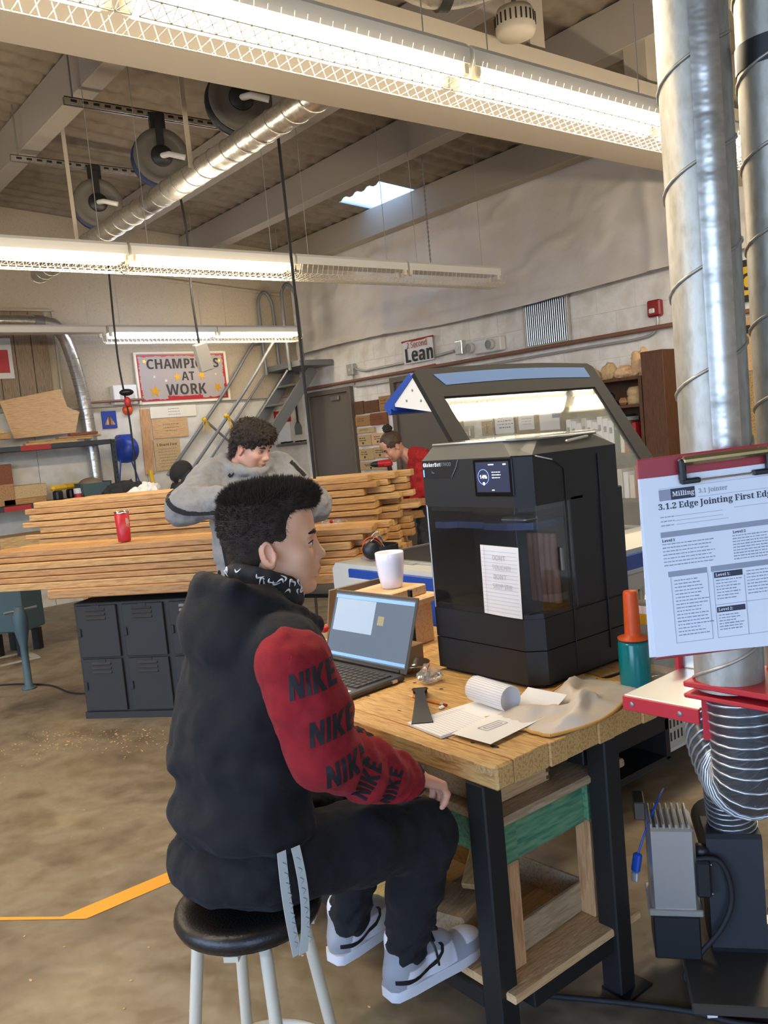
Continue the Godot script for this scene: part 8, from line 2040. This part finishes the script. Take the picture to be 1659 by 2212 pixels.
		# letters down the outside of the near sleeve
		if i == 0:
			var side := Vector3(-0.42, 0.05, 0.9).normalized()
			for g in [[0.05, 0.0, 0.05, 0.16, 0.028], [0.55, 0.0, 0.05, 0.16, 0.035], [1.0, 0.0, 0.05, 0.24, 0.038], [1.42, 0.0, 0.044, 1.1, 0.0], [1.72, 0.0, 0.04, 1.15, 0.0]]:
				var c: Vector3 = (a[0] as Vector3).lerp(a[1], g[0]) if g[0] <= 1.0 else (a[1] as Vector3).lerp(a[2], g[0] - 1.0)
				var hx := Vector3.UP.cross(side).normalized()
				var ax := hx.rotated(side, g[3])
				var bs := Basis(ax, side.cross(ax).normalized(), side)
				var d := decal(z, word_polys(g[2]), Transform3D(bs, c + hx * g[4] + Vector3(0, -0.01, 0)), 0.12, 0.008)
				stuff(part("block_lettering", d, M.print_black, sv))
		# knitted cuff
		var cf := SDF.new(); cf.setup(a[2] - Vector3(0.09, 0.09, 0.09), a[2] + Vector3(0.09, 0.09, 0.09), 0.005)
		cf.cap((a[2] as Vector3) + fd * 0.012, (a[2] as Vector3) + fd * 0.042, 0.043, 0.036, 0.01)
		cf.rough(7, 60.0, 0.003)
		part("cuff", cf.mesh(Transform3D.IDENTITY), M.knit_black, hd)
	# trousers
	var j := SDF.new(); j.setup(Vector3(0.62, 0.24, -2.02), Vector3(1.38, 0.78, -1.4), 0.0095)
	j.ell(Vector3(0.825, 0.655, -1.672), Vector3(0.15, 0.085, 0.185), Basis.IDENTITY, 0.04)
	limb(j, [hr, hr.lerp(kr, 0.55) + Vector3(0, 0.01, 0), kr, kr.lerp(ar, 0.4) + Vector3(-0.008, 0, 0), ar + Vector3(-0.004, 0.03, 0)], [0.092, 0.09, 0.075, 0.064, 0.052], 0.03)
	limb(j, [hl, hl.lerp(kl, 0.55) + Vector3(0, 0.01, 0), kl, kl.lerp(al, 0.4) + Vector3(-0.008, 0, 0), al + Vector3(-0.004, 0.03, 0)], [0.092, 0.09, 0.075, 0.064, 0.052], 0.03)
	j.rough(40, 14.0, 0.008); j.rough(41, 40.0, 0.002)
	j.change(func(p: Vector3) -> float: return 0.004 * sin(p.y * 120.0 + 4.0 * sin(p.x * 40.0)) * smoothstep(0.42, 0.32, p.y), 0.02)

	part("trousers", j.mesh(Transform3D.IDENTITY), M.jeans_black, root)
	# strap hanging over the stool edge
	for k in 2:
		var b := MB.new()
		var x0 := 0.806 + k * 0.03
		b.sheet(func(u: float, v: float) -> Vector3:
			var y := 0.74 - u * 0.215
			var sp := 0.006 + 0.008 * sin(u * PI) * (1 if k else -1)
			return Vector3(x0 - 0.004 + sp + (v - 0.5) * 0.02 - (0.012 if k else -0.006) * u, y, -1.452 + 0.012 * sin(u * 2.4) + 0.004 * k), 14, 2, 0.0012)
		part("hanging_strap", b, M.strap_grey, root)
		b = MB.new()
		for i in 9: b.tube(curve([Vector3(x0 + 0.0, 0.72 - i * 0.02, -1.4485 + 0.012 * sin(i * 0.22) + 0.004 * k), Vector3(x0 + 0.008, 0.712 - i * 0.02, -1.4485 + 0.012 * sin(i * 0.22) + 0.004 * k), Vector3(x0 + 0.002, 0.706 - i * 0.02, -1.4485 + 0.012 * sin(i * 0.22) + 0.004 * k)], 3), 0.0008, 4)
		stuff(part("strap_print", b, M.ink_grey, root))
	shoe("right high top sneaker, white and grey with black laces", root, Transform3D(Basis(Vector3(0.99, 0.03, 0.06).normalized(), Vector3.UP, Vector3(-0.06, 0, 0.99).normalized()), Vector3(1.135, 0.192, -1.605)), 1.0, 0.0036)
	shoe("left high top sneaker behind the right one", root, Transform3D(Basis(Vector3(0.98, 0.03, -0.12).normalized(), Vector3.UP, Vector3(0.12, 0, 0.98).normalized()), Vector3(1.125, 0.192, -1.82)), -1.0, 0.005)

func shoe(label: String, root: Node3D, t: Transform3D, side: float, cell: float):
	# x from heel to toe, z to the right; side is the sign of the outer side
	var b := MB.new()
	var outline := PackedVector2Array()
	for q in [[0.0, -0.02], [0.012, -0.034], [0.06, -0.038], [0.13, -0.037], [0.2, -0.046], [0.25, -0.043], [0.285, -0.028], [0.3, 0.0], [0.288, 0.026], [0.25, 0.042], [0.2, 0.047], [0.13, 0.042], [0.06, 0.04], [0.012, 0.034], [0.0, 0.02]]: outline.append(Vector2(q[0], q[1]))
	b.prism(outline, -0.026, 0.0, t * Transform3D(Basis(Vector3(1, 0, 0), Vector3(0, 0, 1), Vector3(0, -1, 0)), V), true)
	var up := SDF.new(); up.setup(Vector3(-0.03, 0.0, -0.07), Vector3(0.33, 0.19, 0.07), cell)
	up.ell(Vector3(0.235, 0.03, 0), Vector3(0.063, 0.042, 0.045), Basis.IDENTITY, 0.02)
	up.ell(Vector3(0.15, 0.035, 0), Vector3(0.09, 0.06, 0.042), Basis(Vector3.BACK, -0.25), 0.02)
	up.ell(Vector3(0.055, 0.045, 0), Vector3(0.057, 0.055, 0.038), Basis.IDENTITY, 0.02)
	up.cap(Vector3(0.058, 0.06, 0), Vector3(0.062, 0.125, 0), 0.046, 0.048, 0.02)
	up.cap(Vector3(0.1, 0.105, 0), Vector3(0.165, 0.075, 0), 0.026, 0.026, 0.02)
	up.plane(Vector3(0, 0.155, 0), Vector3(-0.15, 1, 0).normalized(), 0.006)
	up.ell(Vector3(0.06, 0.165, 0), Vector3(0.043, 0.04, 0.04), Basis.IDENTITY, 0.006, true)
	up.plane(Vector3(0, 0.022, 0), Vector3.DOWN, 0.003)
	var W := lin("dadade"); var G := lin("94969b")
	var paint := func(p: Vector3, _n: Vector3) -> Color:
		if p.x > 0.225 and p.y > 0.052: return W
		if p.x > 0.19: return G
		if p.y > 0.115 and p.x < 0.1: return W
		if p.x < 0.035 + 0.4 * maxf(p.y - 0.05, 0.0) : return G
		if p.x < 0.1 and p.y > 0.07 and p.y < 0.12: return G
		if p.x > 0.085 and p.y > 0.075 + 0.0 * p.x: return G
		return W
	var u := part("sneaker", up.mesh(t, paint), M.shoe_paint, root, label)
	part("sole", b, M.sole_white, u)
	# swept tick on the outer side
	var tick := pv([0.0, 0.055, 0.03, 0.05, 0.085, 0.053, 0.12, 0.062, 0.142, 0.078, 0.148, 0.092, 0.144, 0.1, 0.132, 0.104, 0.138, 0.094, 0.134, 0.083, 0.12, 0.073, 0.09, 0.064, 0.04, 0.062, 0.0, 0.066])
	for sd in [1.0, -1.0]:
		var pol := PackedVector2Array()
		for p in tick: pol.append(Vector2(p.x * sd, p.y - 0.012))
		var lb := Basis(Vector3(sd, 0, 0), Vector3.UP, Vector3(0, 0, sd))
		var d := decal(up, [pol], Transform3D(lb, Vector3(0.01, 0, 0)), 0.07, 0.008)
		var o := part("tick_mark", d, M.shoe_black, u); o.transform = t
	# laces
	b = MB.new()
	for i in 6:
		var x := 0.115 + i * 0.018; var y = 0.0
		var hc = up.hit(Vector3(x, 0.18, 0), Vector3.DOWN, 0.18)
		if hc == null: continue
		y = hc.y
		b.tube(curve([Vector3(x - 0.006, y - 0.016, -0.032), Vector3(x, y + 0.003, -0.014), Vector3(x + 0.003, y + 0.005, 0.004), Vector3(x - 0.004, y - 0.016, 0.034)], 4), 0.0034, 6)
	b.tube(curve([Vector3(0.112, 0.125, 0.028 * side), Vector3(0.118, 0.1, 0.05 * side), Vector3(0.126, 0.05, 0.05 * side)], 4), 0.003, 6)
	b.tube(curve([Vector3(0.105, 0.14, 0.0), Vector3(0.12, 0.15, 0.03 * side), Vector3(0.14, 0.13, 0.035 * side), Vector3(0.11, 0.13, 0.01)], 4), 0.003, 6)
	part("laces", b, M.shoe_black, u).transform = t

func grey_student():
	var root := thing("person", "person in a grey hoodie with black stripes bowing over the lumber", "person")
	var B := frame_of(deg_to_rad(100), Vector3(2.235, 0, -3.95))
	var HT := frame_of(deg_to_rad(66), B * Vector3(0.085, 1.535, -0.01), -0.42, 0.05)
	var g := func(x: float, y: float, z: float) -> Vector3: return B * Vector3(x, y, z)
	var J := {"sr": g.call(-0.02, 1.4, 0.185), "er": g.call(0.1, 1.27, 0.37), "wr": g.call(0.29, 1.29, 0.15), "sl": g.call(-0.02, 1.4, -0.185), "el": g.call(0.12, 1.2, -0.31), "wl": g.call(0.31, 1.27, -0.08),
		"hr": g.call(0, 0.9, 0.1), "hl": g.call(0, 0.9, -0.1), "kr": g.call(0.02, 0.48, 0.11), "kl": g.call(0.02, 0.48, -0.11), "ar": g.call(-0.02, 0.09, 0.12), "al": g.call(-0.02, 0.09, -0.12)}
	var s := SDF.new(); s.setup(Vector3(1.75, 0.0, -4.4), Vector3(2.7, 1.62, -3.45), 0.018)
	limb(s, [g.call(0, 0.95, 0), g.call(0, 1.15, 0), g.call(-0.01, 1.32, 0)], [0.12, 0.12, 0.12], 0.05)
	s.cap(J.sr, J.sl, 0.05, 0.05, 0.05); s.cap(g.call(0, 1.38, 0), HT * Vector3(-0.03, -0.09, 0), 0.06, 0.052, 0.03)
	for k in ["r", "l"]:
		limb(s, [J["s" + k], J["e" + k], J["w" + k]], [0.045, 0.038, 0.027]); limb(s, [J["h" + k], J["k" + k], J["a" + k]], [0.075, 0.05, 0.036])
	var hs := head_sdf(0.0046, 1.12)
	var hand_s := SDF.new(); hand_s.setup(B * Vector3(0.36, 1.27, 0.03) - Vector3(0.2, 0.14, 0.2), B * Vector3(0.36, 1.27, 0.03) + Vector3(0.2, 0.14, 0.2), 0.0055)
	hand(hand_s, J.wr, B.basis * Vector3(0.45, -0.1, -0.9), B.basis * Vector3(0.9, 0.3, 0.4), B.basis * Vector3(0, 1, 0), [0.5, 0.6, 0.3])
	hand(hand_s, J.wl, B.basis * Vector3(0.5, 0.1, 0.85), B.basis * Vector3(0.9, 0.2, -0.4), B.basis * Vector3(0, 1, 0), [0.5, 0.6, 0.3])
	var tone := lin("c99a86")
	var flat := func(_p: Vector3, _n: Vector3) -> Color: return tone
	part("body", SDF.join([[s, Transform3D.IDENTITY, flat], [hs, HT, skin_color(tone, lin("c27a68"), lin("a9655c"))], [hand_s, Transform3D.IDENTITY, flat]]), M.skin, root)
	face_parts(root, HT, M.brow, 0.0035)
	var h := SDF.new(); h.setup(Vector3(-0.15, -0.14, -0.12), Vector3(0.15, 0.17, 0.12), 0.006)
	h.ell(Vector3(-0.01, 0.05, 0), Vector3(0.112, 0.092, 0.092), Basis.IDENTITY, 0.02)
	h.ell(Vector3(0.05, 0.085, 0), Vector3(0.066, 0.05, 0.085), Basis(Vector3.BACK, -0.4), 0.02)
	h.ell(Vector3(-0.07, -0.02, 0), Vector3(0.045, 0.075, 0.07), Basis.IDENTITY, 0.02)
	h.ell(Vector3(0.105, -0.035, 0), Vector3(0.07, 0.078, 0.13), Basis.IDENTITY, 0.006, true)
	for z in [-1.0, 1.0]: h.ell(Vector3(-0.008, -0.025, z * 0.1), Vector3(0.028, 0.04, 0.035), Basis.IDENTITY, 0.006, true)
	h.rough(9, 45.0, 0.012); h.rough(12, 110.0, 0.004)
	var ha := h.nets()
	var hair := part("hair", h.mesh(HT), M.hair_brown, root)
	tag(part("hair_tips", strands(ha, HT, func(p: Vector3) -> bool: return true, 2600, 0.016, Vector3(0.2, -0.7, 0), 5, 0.0014), M.hair_brown, hair), "", "", "", "stuff")
	var q := SDF.new(); q.setup(Vector3(1.72, 0.72, -4.42), Vector3(2.72, 1.62, -3.4), 0.0115)
	limb(q, [g.call(0, 0.86, 0), g.call(0.01, 1.05, 0), g.call(0, 1.28, 0)], [0.15, 0.165, 0.155], 0.06)
	for z in [-1.0, 1.0]:
		q.cap(g.call(0, 0.84, z * 0.06), g.call(0, 1.25, z * 0.08), 0.145, 0.14, 0.06)
	q.cap(J.sr, J.sl, 0.085, 0.085, 0.06)
	q.cap(J.sr, J.er, 0.09, 0.092, 0.04); q.cap(J.er, J.wr, 0.09, 0.06, 0.04); q.cap(J.sl, J.el, 0.088, 0.085, 0.04); q.cap(J.el, J.wl, 0.085, 0.055, 0.04)
	q.ell(g.call(-0.075, 1.43, 0.0), Vector3(0.09, 0.075, 0.14), B.basis * Basis(Vector3.BACK, -0.3), 0.025)
	var lip = []
	for i in 13:
		var a := TAU * i / 12
		lip.append(g.call(0.02 + cos(a) * 0.1, 1.455 - 0.05 * cos(a), sin(a) * 0.11))
	for i in 12: q.cap(lip[i], lip[i + 1], 0.026, 0.026, 0.02)
	q.ell(g.call(0.03, 1.5, 0), Vector3(0.085, 0.09, 0.09), B.basis * Basis(Vector3.BACK, -0.35), 0.012, true)
	q.rough(61, 7.0, 0.016); q.rough(62, 18.0, 0.005)
	q.plane(Vector3(0, 0.78, 0), Vector3.DOWN, 0.01)
	var hd := part("hoodie", q.mesh(Transform3D.IDENTITY), M.hoodie_grey, root)
	# black piping: along the arm and down the side
	var strip := func(pts: Array, w: float, n: Vector3) -> MB:
		var b := MB.new()
		var line := curve(pts, 8)
		var P = []
		for p in line:
			var hit = q.hit(p + n * 0.25, -n, 0.5)
			P.append((hit if hit != null else p) + n * 0.003)
		for i in P.size() - 1:
			var d: Vector3 = (P[i + 1] - P[i]).normalized(); var w1 := n.cross(d).normalized() * w
			b.quad(P[i] - w1, P[i + 1] - w1, P[i + 1] + w1, P[i] + w1, 0); b.quad(P[i] - w1 - n * 0.004, P[i] + w1 - n * 0.004, P[i + 1] + w1 - n * 0.004, P[i + 1] - w1 - n * 0.004, 0)
		return b
	var cam_side := B.basis * Vector3(0.75, 0.05, 0.65).normalized()
	part("black_stripe", strip.call([g.call(0, 1.44, 0.28), g.call(0.1, 1.33, 0.44), g.call(0.2, 1.25, 0.4), g.call(0.3, 1.24, 0.22)], 0.013, cam_side), M.trim_black, hd)
	part("black_stripe", strip.call([g.call(0.08, 1.19, 0.2), g.call(0.1, 1.1, 0.2), g.call(0.1, 0.98, 0.19), g.call(0.1, 0.84, 0.18)], 0.013, cam_side), M.trim_black, hd)
	part("black_stripe", strip.call([g.call(0.02, 1.44, 0.2), g.call(0.05, 1.43, 0.15), g.call(0.1, 1.4, 0.11)], 0.014, B.basis * Vector3(0.6, 0.7, 0.4).normalized()), M.trim_black, hd)
	part("black_stripe", strip.call([g.call(0.03, 1.45, -0.12), g.call(0.03, 1.42, -0.2), g.call(0.07, 1.33, -0.27)], 0.014, B.basis * Vector3(0.75, 0.6, -0.3).normalized()), M.trim_black, hd)
	var j := SDF.new(); j.setup(Vector3(1.9, 0.02, -4.25), Vector3(2.6, 1.0, -3.65), 0.016)
	j.cap(g.call(0, 0.88, 0.06), g.call(0, 0.88, -0.06), 0.13, 0.13, 0.04)
	limb(j, [J.hr, J.kr, J.ar], [0.105, 0.085, 0.07]); limb(j, [J.hl, J.kl, J.al], [0.105, 0.085, 0.07])
	j.rough(63, 12.0, 0.015)
	part("trousers", j.mesh(Transform3D.IDENTITY), M.jeans_black, root)
	for k in ["ar", "al"]:
		var sh := SDF.new(); var a: Vector3 = J[k]
		sh.setup(a - Vector3(0.25, 0.1, 0.25), a + Vector3(0.25, 0.1, 0.25), 0.012)
		var fw := B.basis.x
		sh.cap(Vector3(a.x, 0.045, a.z) - fw * 0.05, Vector3(a.x, 0.04, a.z) + fw * 0.15, 0.045, 0.04, 0.02); sh.plane(Vector3(0, 0.002, 0), Vector3.DOWN, 0.004)
		part("sneaker", sh.mesh(Transform3D.IDENTITY), M.shoe_black, root)

func red_girl():
	var root := thing("person", "person with a hair bun and red shirt bowing beside the plaques", "person")
	var B := frame_of(deg_to_rad(218), Vector3(4.98, 0, -5.72))
	var HT := frame_of(deg_to_rad(200), B * Vector3(0.245, 1.415, 0.0), -0.62)
	var g := func(x: float, y: float, z: float) -> Vector3: return B * Vector3(x, y, z)
	var J := {"sr": g.call(0.0, 1.29, 0.16), "er": g.call(0.02, 1.03, 0.2), "wr": g.call(0.2, 0.9, 0.1), "sl": g.call(0.0, 1.29, -0.16), "el": g.call(0.03, 1.03, -0.21), "wl": g.call(0.17, 0.86, -0.16),
		"hr": g.call(0, 0.84, 0.09), "hl": g.call(0, 0.84, -0.09), "kr": g.call(0.02, 0.46, 0.09), "kl": g.call(0.02, 0.46, -0.09), "ar": g.call(-0.02, 0.08, 0.1), "al": g.call(-0.02, 0.08, -0.1)}
	var s := SDF.new(); s.setup(Vector3(4.5, 0.0, -6.2), Vector3(5.4, 1.5, -5.25), 0.02)
	limb(s, [g.call(0, 0.9, 0), g.call(0, 1.1, 0), g.call(0.02, 1.25, 0)], [0.11, 0.1, 0.1], 0.05)
	s.cap(J.sr, J.sl, 0.045, 0.045, 0.05); s.cap(g.call(0.05, 1.29, 0), HT * Vector3(-0.03, -0.08, 0), 0.05, 0.045, 0.03)
	for k in ["r", "l"]:
		limb(s, [J["s" + k], J["e" + k], J["w" + k]], [0.04, 0.034, 0.025]); limb(s, [J["h" + k], J["k" + k], J["a" + k]], [0.07, 0.048, 0.034])
	var hs := head_sdf(0.006, 0.95)
	var hand_s := SDF.new(); hand_s.setup(J.wl - Vector3(0.22, 0.22, 0.22), J.wl + Vector3(0.22, 0.15, 0.22), 0.007)
	hand(hand_s, J.wl, Vector3(0, -1, 0) + B.basis.x * 0.15, B.basis.z * -1.0, B.basis.x, [0.25, 0.3, 0.2], 0.95)
	hand(hand_s, J.wr, B.basis.x * 0.6 + Vector3(0, -0.6, 0), B.basis.z, B.basis.x, [0.3, 0.4, 0.2], 0.95)
	var tone := lin("c8987f")
	var flat := func(_p: Vector3, _n: Vector3) -> Color: return tone
	part("body", SDF.join([[s, Transform3D.IDENTITY, flat], [hs, HT, skin_color(tone, lin("c07c66"), lin("ab6a5c"))], [hand_s, Transform3D.IDENTITY, flat]]), M.skin, root)
	face_parts(root, HT, M.brow, 0.003)
	var h := SDF.new(); h.setup(Vector3(-0.17, -0.12, -0.11), Vector3(0.13, 0.22, 0.11), 0.007)
	h.ell(Vector3(-0.012, 0.045, 0), Vector3(0.104, 0.09, 0.083), Basis.IDENTITY, 0.02)
	h.ell(Vector3(0.112, -0.025, 0), Vector3(0.066, 0.085, 0.13), Basis.IDENTITY, 0.006, true)
	for z in [-1.0, 1.0]: h.ell(Vector3(0.0, -0.035, z * 0.095), Vector3(0.03, 0.045, 0.035), Basis.IDENTITY, 0.006, true)
	h.rough(9, 40.0, 0.005)
	var hair := part("hair", h.mesh(HT), M.hair_light, root)
	var bun := SDF.new(); bun.setup(Vector3(-0.16, 0.06, -0.08), Vector3(0.03, 0.23, 0.08), 0.007)
	bun.ell(Vector3(-0.06, 0.15, 0), Vector3(0.042, 0.036, 0.042), Basis.IDENTITY, 0.02); bun.cap(Vector3(-0.05, 0.11, 0), Vector3(-0.06, 0.14, 0), 0.03, 0.03, 0.02); bun.rough(3, 40.0, 0.016)
	part("hair_bun", bun.mesh(HT), M.hair_brown, hair)
	var q := SDF.new(); q.setup(Vector3(4.5, 0.78, -6.2), Vector3(5.4, 1.5, -5.25), 0.0125)
	limb(q, [g.call(0, 0.9, 0), g.call(0.0, 1.08, 0), g.call(0.01, 1.22, 0)], [0.13, 0.13, 0.125], 0.05)
	for z in [-1.0, 1.0]: q.cap(g.call(0, 0.88, z * 0.05), g.call(0, 1.2, z * 0.07), 0.125, 0.11, 0.05)
	q.cap(J.sr, J.sl, 0.07, 0.07, 0.05); q.cap(g.call(0.02, 1.29, 0), g.call(0.07, 1.33, 0), 0.085, 0.065, 0.04)
	q.cap(J.sl, J.el, 0.075, 0.07, 0.03); q.cap(J.el, J.wl, 0.066, 0.05, 0.03); q.cap(J.sr, J.er, 0.075, 0.07, 0.03); q.cap(J.er, J.wr, 0.066, 0.05, 0.03)
	q.rough(71, 11.0, 0.02); q.rough(72, 26.0, 0.008)
	q.plane(g.call(0, 0.87, 0), Vector3.DOWN, 0.008)
	part("red_shirt", q.mesh(Transform3D.IDENTITY), M.shirt_red, root)
	var j := SDF.new(); j.setup(Vector3(4.7, 0.02, -6.0), Vector3(5.3, 0.96, -5.4), 0.016)
	j.cap(g.call(0, 0.86, 0.05), g.call(0, 0.86, -0.05), 0.12, 0.12, 0.04)
	limb(j, [J.hr, J.kr, J.ar], [0.095, 0.08, 0.07]); limb(j, [J.hl, J.kl, J.al], [0.095, 0.08, 0.07])
	j.rough(73, 12.0, 0.02)
	part("jeans", j.mesh(Transform3D.IDENTITY), M.jeans_grey, root)
	for k in ["ar", "al"]:
		var sh := SDF.new(); var a: Vector3 = J[k]
		sh.setup(a - Vector3(0.25, 0.1, 0.25), a + Vector3(0.25, 0.1, 0.25), 0.014)
		var fw := B.basis.x
		sh.cap(Vector3(a.x, 0.045, a.z) - fw * 0.05, Vector3(a.x, 0.04, a.z) + fw * 0.14, 0.042, 0.038, 0.02); sh.plane(Vector3(0, 0.002, 0), Vector3.DOWN, 0.004)
		part("shoe", sh.mesh(Transform3D.IDENTITY), M.shoe_black, root)

func crouched_person():
	var root := thing("person", "person in a red shirt and black cap stooping behind the lumber", "person")
	var B := frame_of(deg_to_rad(150), Vector3(3.1, 0, -6.33))
	var HT := frame_of(deg_to_rad(150), Vector3(3.0, 1.33, -6.3), -0.7)
	var g := func(x: float, y: float, z: float) -> Vector3: return B * Vector3(x, y, z)
	var J := {"sr": g.call(-0.05, 1.14, 0.17), "er": g.call(0.05, 0.92, 0.24), "wr": g.call(0.2, 0.95, 0.08), "sl": g.call(-0.05, 1.14, -0.17), "el": g.call(0.05, 0.92, -0.24), "wl": g.call(0.2, 0.95, -0.08), "hr": g.call(-0.25, 0.78, 0.1), "hl": g.call(-0.25, 0.78, -0.1), "kr": g.call(-0.1, 0.43, 0.12), "kl": g.call(-0.1, 0.43, -0.12), "ar": g.call(-0.22, 0.08, 0.12), "al": g.call(-0.22, 0.08, -0.12)}
	var s := SDF.new(); s.setup(Vector3(2.5, 0.0, -6.9), Vector3(3.55, 1.5, -5.9), 0.02)
	limb(s, [g.call(-0.24, 0.82, 0), g.call(-0.12, 1.0, 0), g.call(-0.04, 1.12, 0)], [0.11, 0.11, 0.11], 0.05)
	s.cap(J.sr, J.sl, 0.05, 0.05, 0.05); s.cap(g.call(0, 1.16, 0), HT * Vector3(-0.03, -0.08, 0), 0.052, 0.048, 0.03)
	for k in ["r", "l"]:
		limb(s, [J["s" + k], J["e" + k], J["w" + k]], [0.042, 0.036, 0.026]); limb(s, [J["h" + k], J["k" + k], J["a" + k]], [0.075, 0.05, 0.036])
	var hs := head_sdf(0.007)
	var hand_s := SDF.new(); hand_s.setup(g.call(0.28, 0.95, 0) - Vector3(0.22, 0.18, 0.22), g.call(0.28, 0.95, 0) + Vector3(0.22, 0.18, 0.22), 0.008)
	hand(hand_s, J.wr, B.basis.x + Vector3(0, -0.2, 0), Vector3.UP, B.basis.z * -1.0, [0.3, 0.4, 0.2]); hand(hand_s, J.wl, B.basis.x + Vector3(0, -0.2, 0), Vector3.UP, B.basis.z, [0.3, 0.4, 0.2])
	var tone := lin("b98a70")
	var flat := func(_p: Vector3, _n: Vector3) -> Color: return tone
	part("body", SDF.join([[s, Transform3D.IDENTITY, flat], [hs, HT, skin_color(tone, lin("b5785f"), lin("a5655a"))], [hand_s, Transform3D.IDENTITY, flat]]), M.skin, root)
	face_parts(root, HT, M.brow, 0.003)
	var h := SDF.new(); h.setup(Vector3(-0.13, -0.1, -0.11), Vector3(0.2, 0.16, 0.11), 0.007)
	h.ell(Vector3(-0.012, 0.05, 0), Vector3(0.108, 0.09, 0.088), Basis.IDENTITY, 0.02); h.plane(Vector3(0, 0.02, 0), Vector3(0.15, -1, 0).normalized(), 0.008); h.ell(Vector3(0.11, 0.03, 0), Vector3(0.06, 0.008, 0.06), Basis(Vector3.BACK, -0.15), 0.01)
	part("black_cap", h.mesh(HT), M.knit_black, root)
	var q := SDF.new(); q.setup(Vector3(2.5, 0.6, -6.9), Vector3(3.55, 1.35, -5.9), 0.014)
	limb(q, [g.call(-0.25, 0.8, 0), g.call(-0.13, 1.0, 0), g.call(-0.05, 1.1, 0)], [0.14, 0.14, 0.14], 0.05)
	q.cap(J.sr, J.sl, 0.075, 0.075, 0.05); q.cap(J.sl, J.el, 0.07, 0.065, 0.03); q.cap(J.sr, J.er, 0.07, 0.065, 0.03)
	q.rough(81, 11.0, 0.02)
	part("red_shirt", q.mesh(Transform3D.IDENTITY), M.shirt_red, root)
	var j := SDF.new(); j.setup(Vector3(2.8, 0.03, -6.75), Vector3(3.6, 0.95, -6.0), 0.018)
	j.cap(g.call(-0.25, 0.78, 0.05), g.call(-0.25, 0.78, -0.05), 0.125, 0.125, 0.04)
	limb(j, [J.hr, J.kr, J.ar], [0.1, 0.08, 0.07]); limb(j, [J.hl, J.kl, J.al], [0.1, 0.08, 0.07])
	part("trousers", j.mesh(Transform3D.IDENTITY), M.jeans_grey, root)
	for k in ["ar", "al"]:
		var sh := SDF.new(); var a: Vector3 = J[k]
		sh.setup(a - Vector3(0.25, 0.1, 0.25), a + Vector3(0.25, 0.1, 0.25), 0.014)
		sh.cap(Vector3(a.x, 0.045, a.z) - B.basis.x * 0.05, Vector3(a.x, 0.04, a.z) + B.basis.x * 0.14, 0.042, 0.038, 0.02); sh.plane(Vector3(0, 0.002, 0), Vector3.DOWN, 0.004)
		part("shoe", sh.mesh(Transform3D.IDENTITY), M.shoe_black, root)
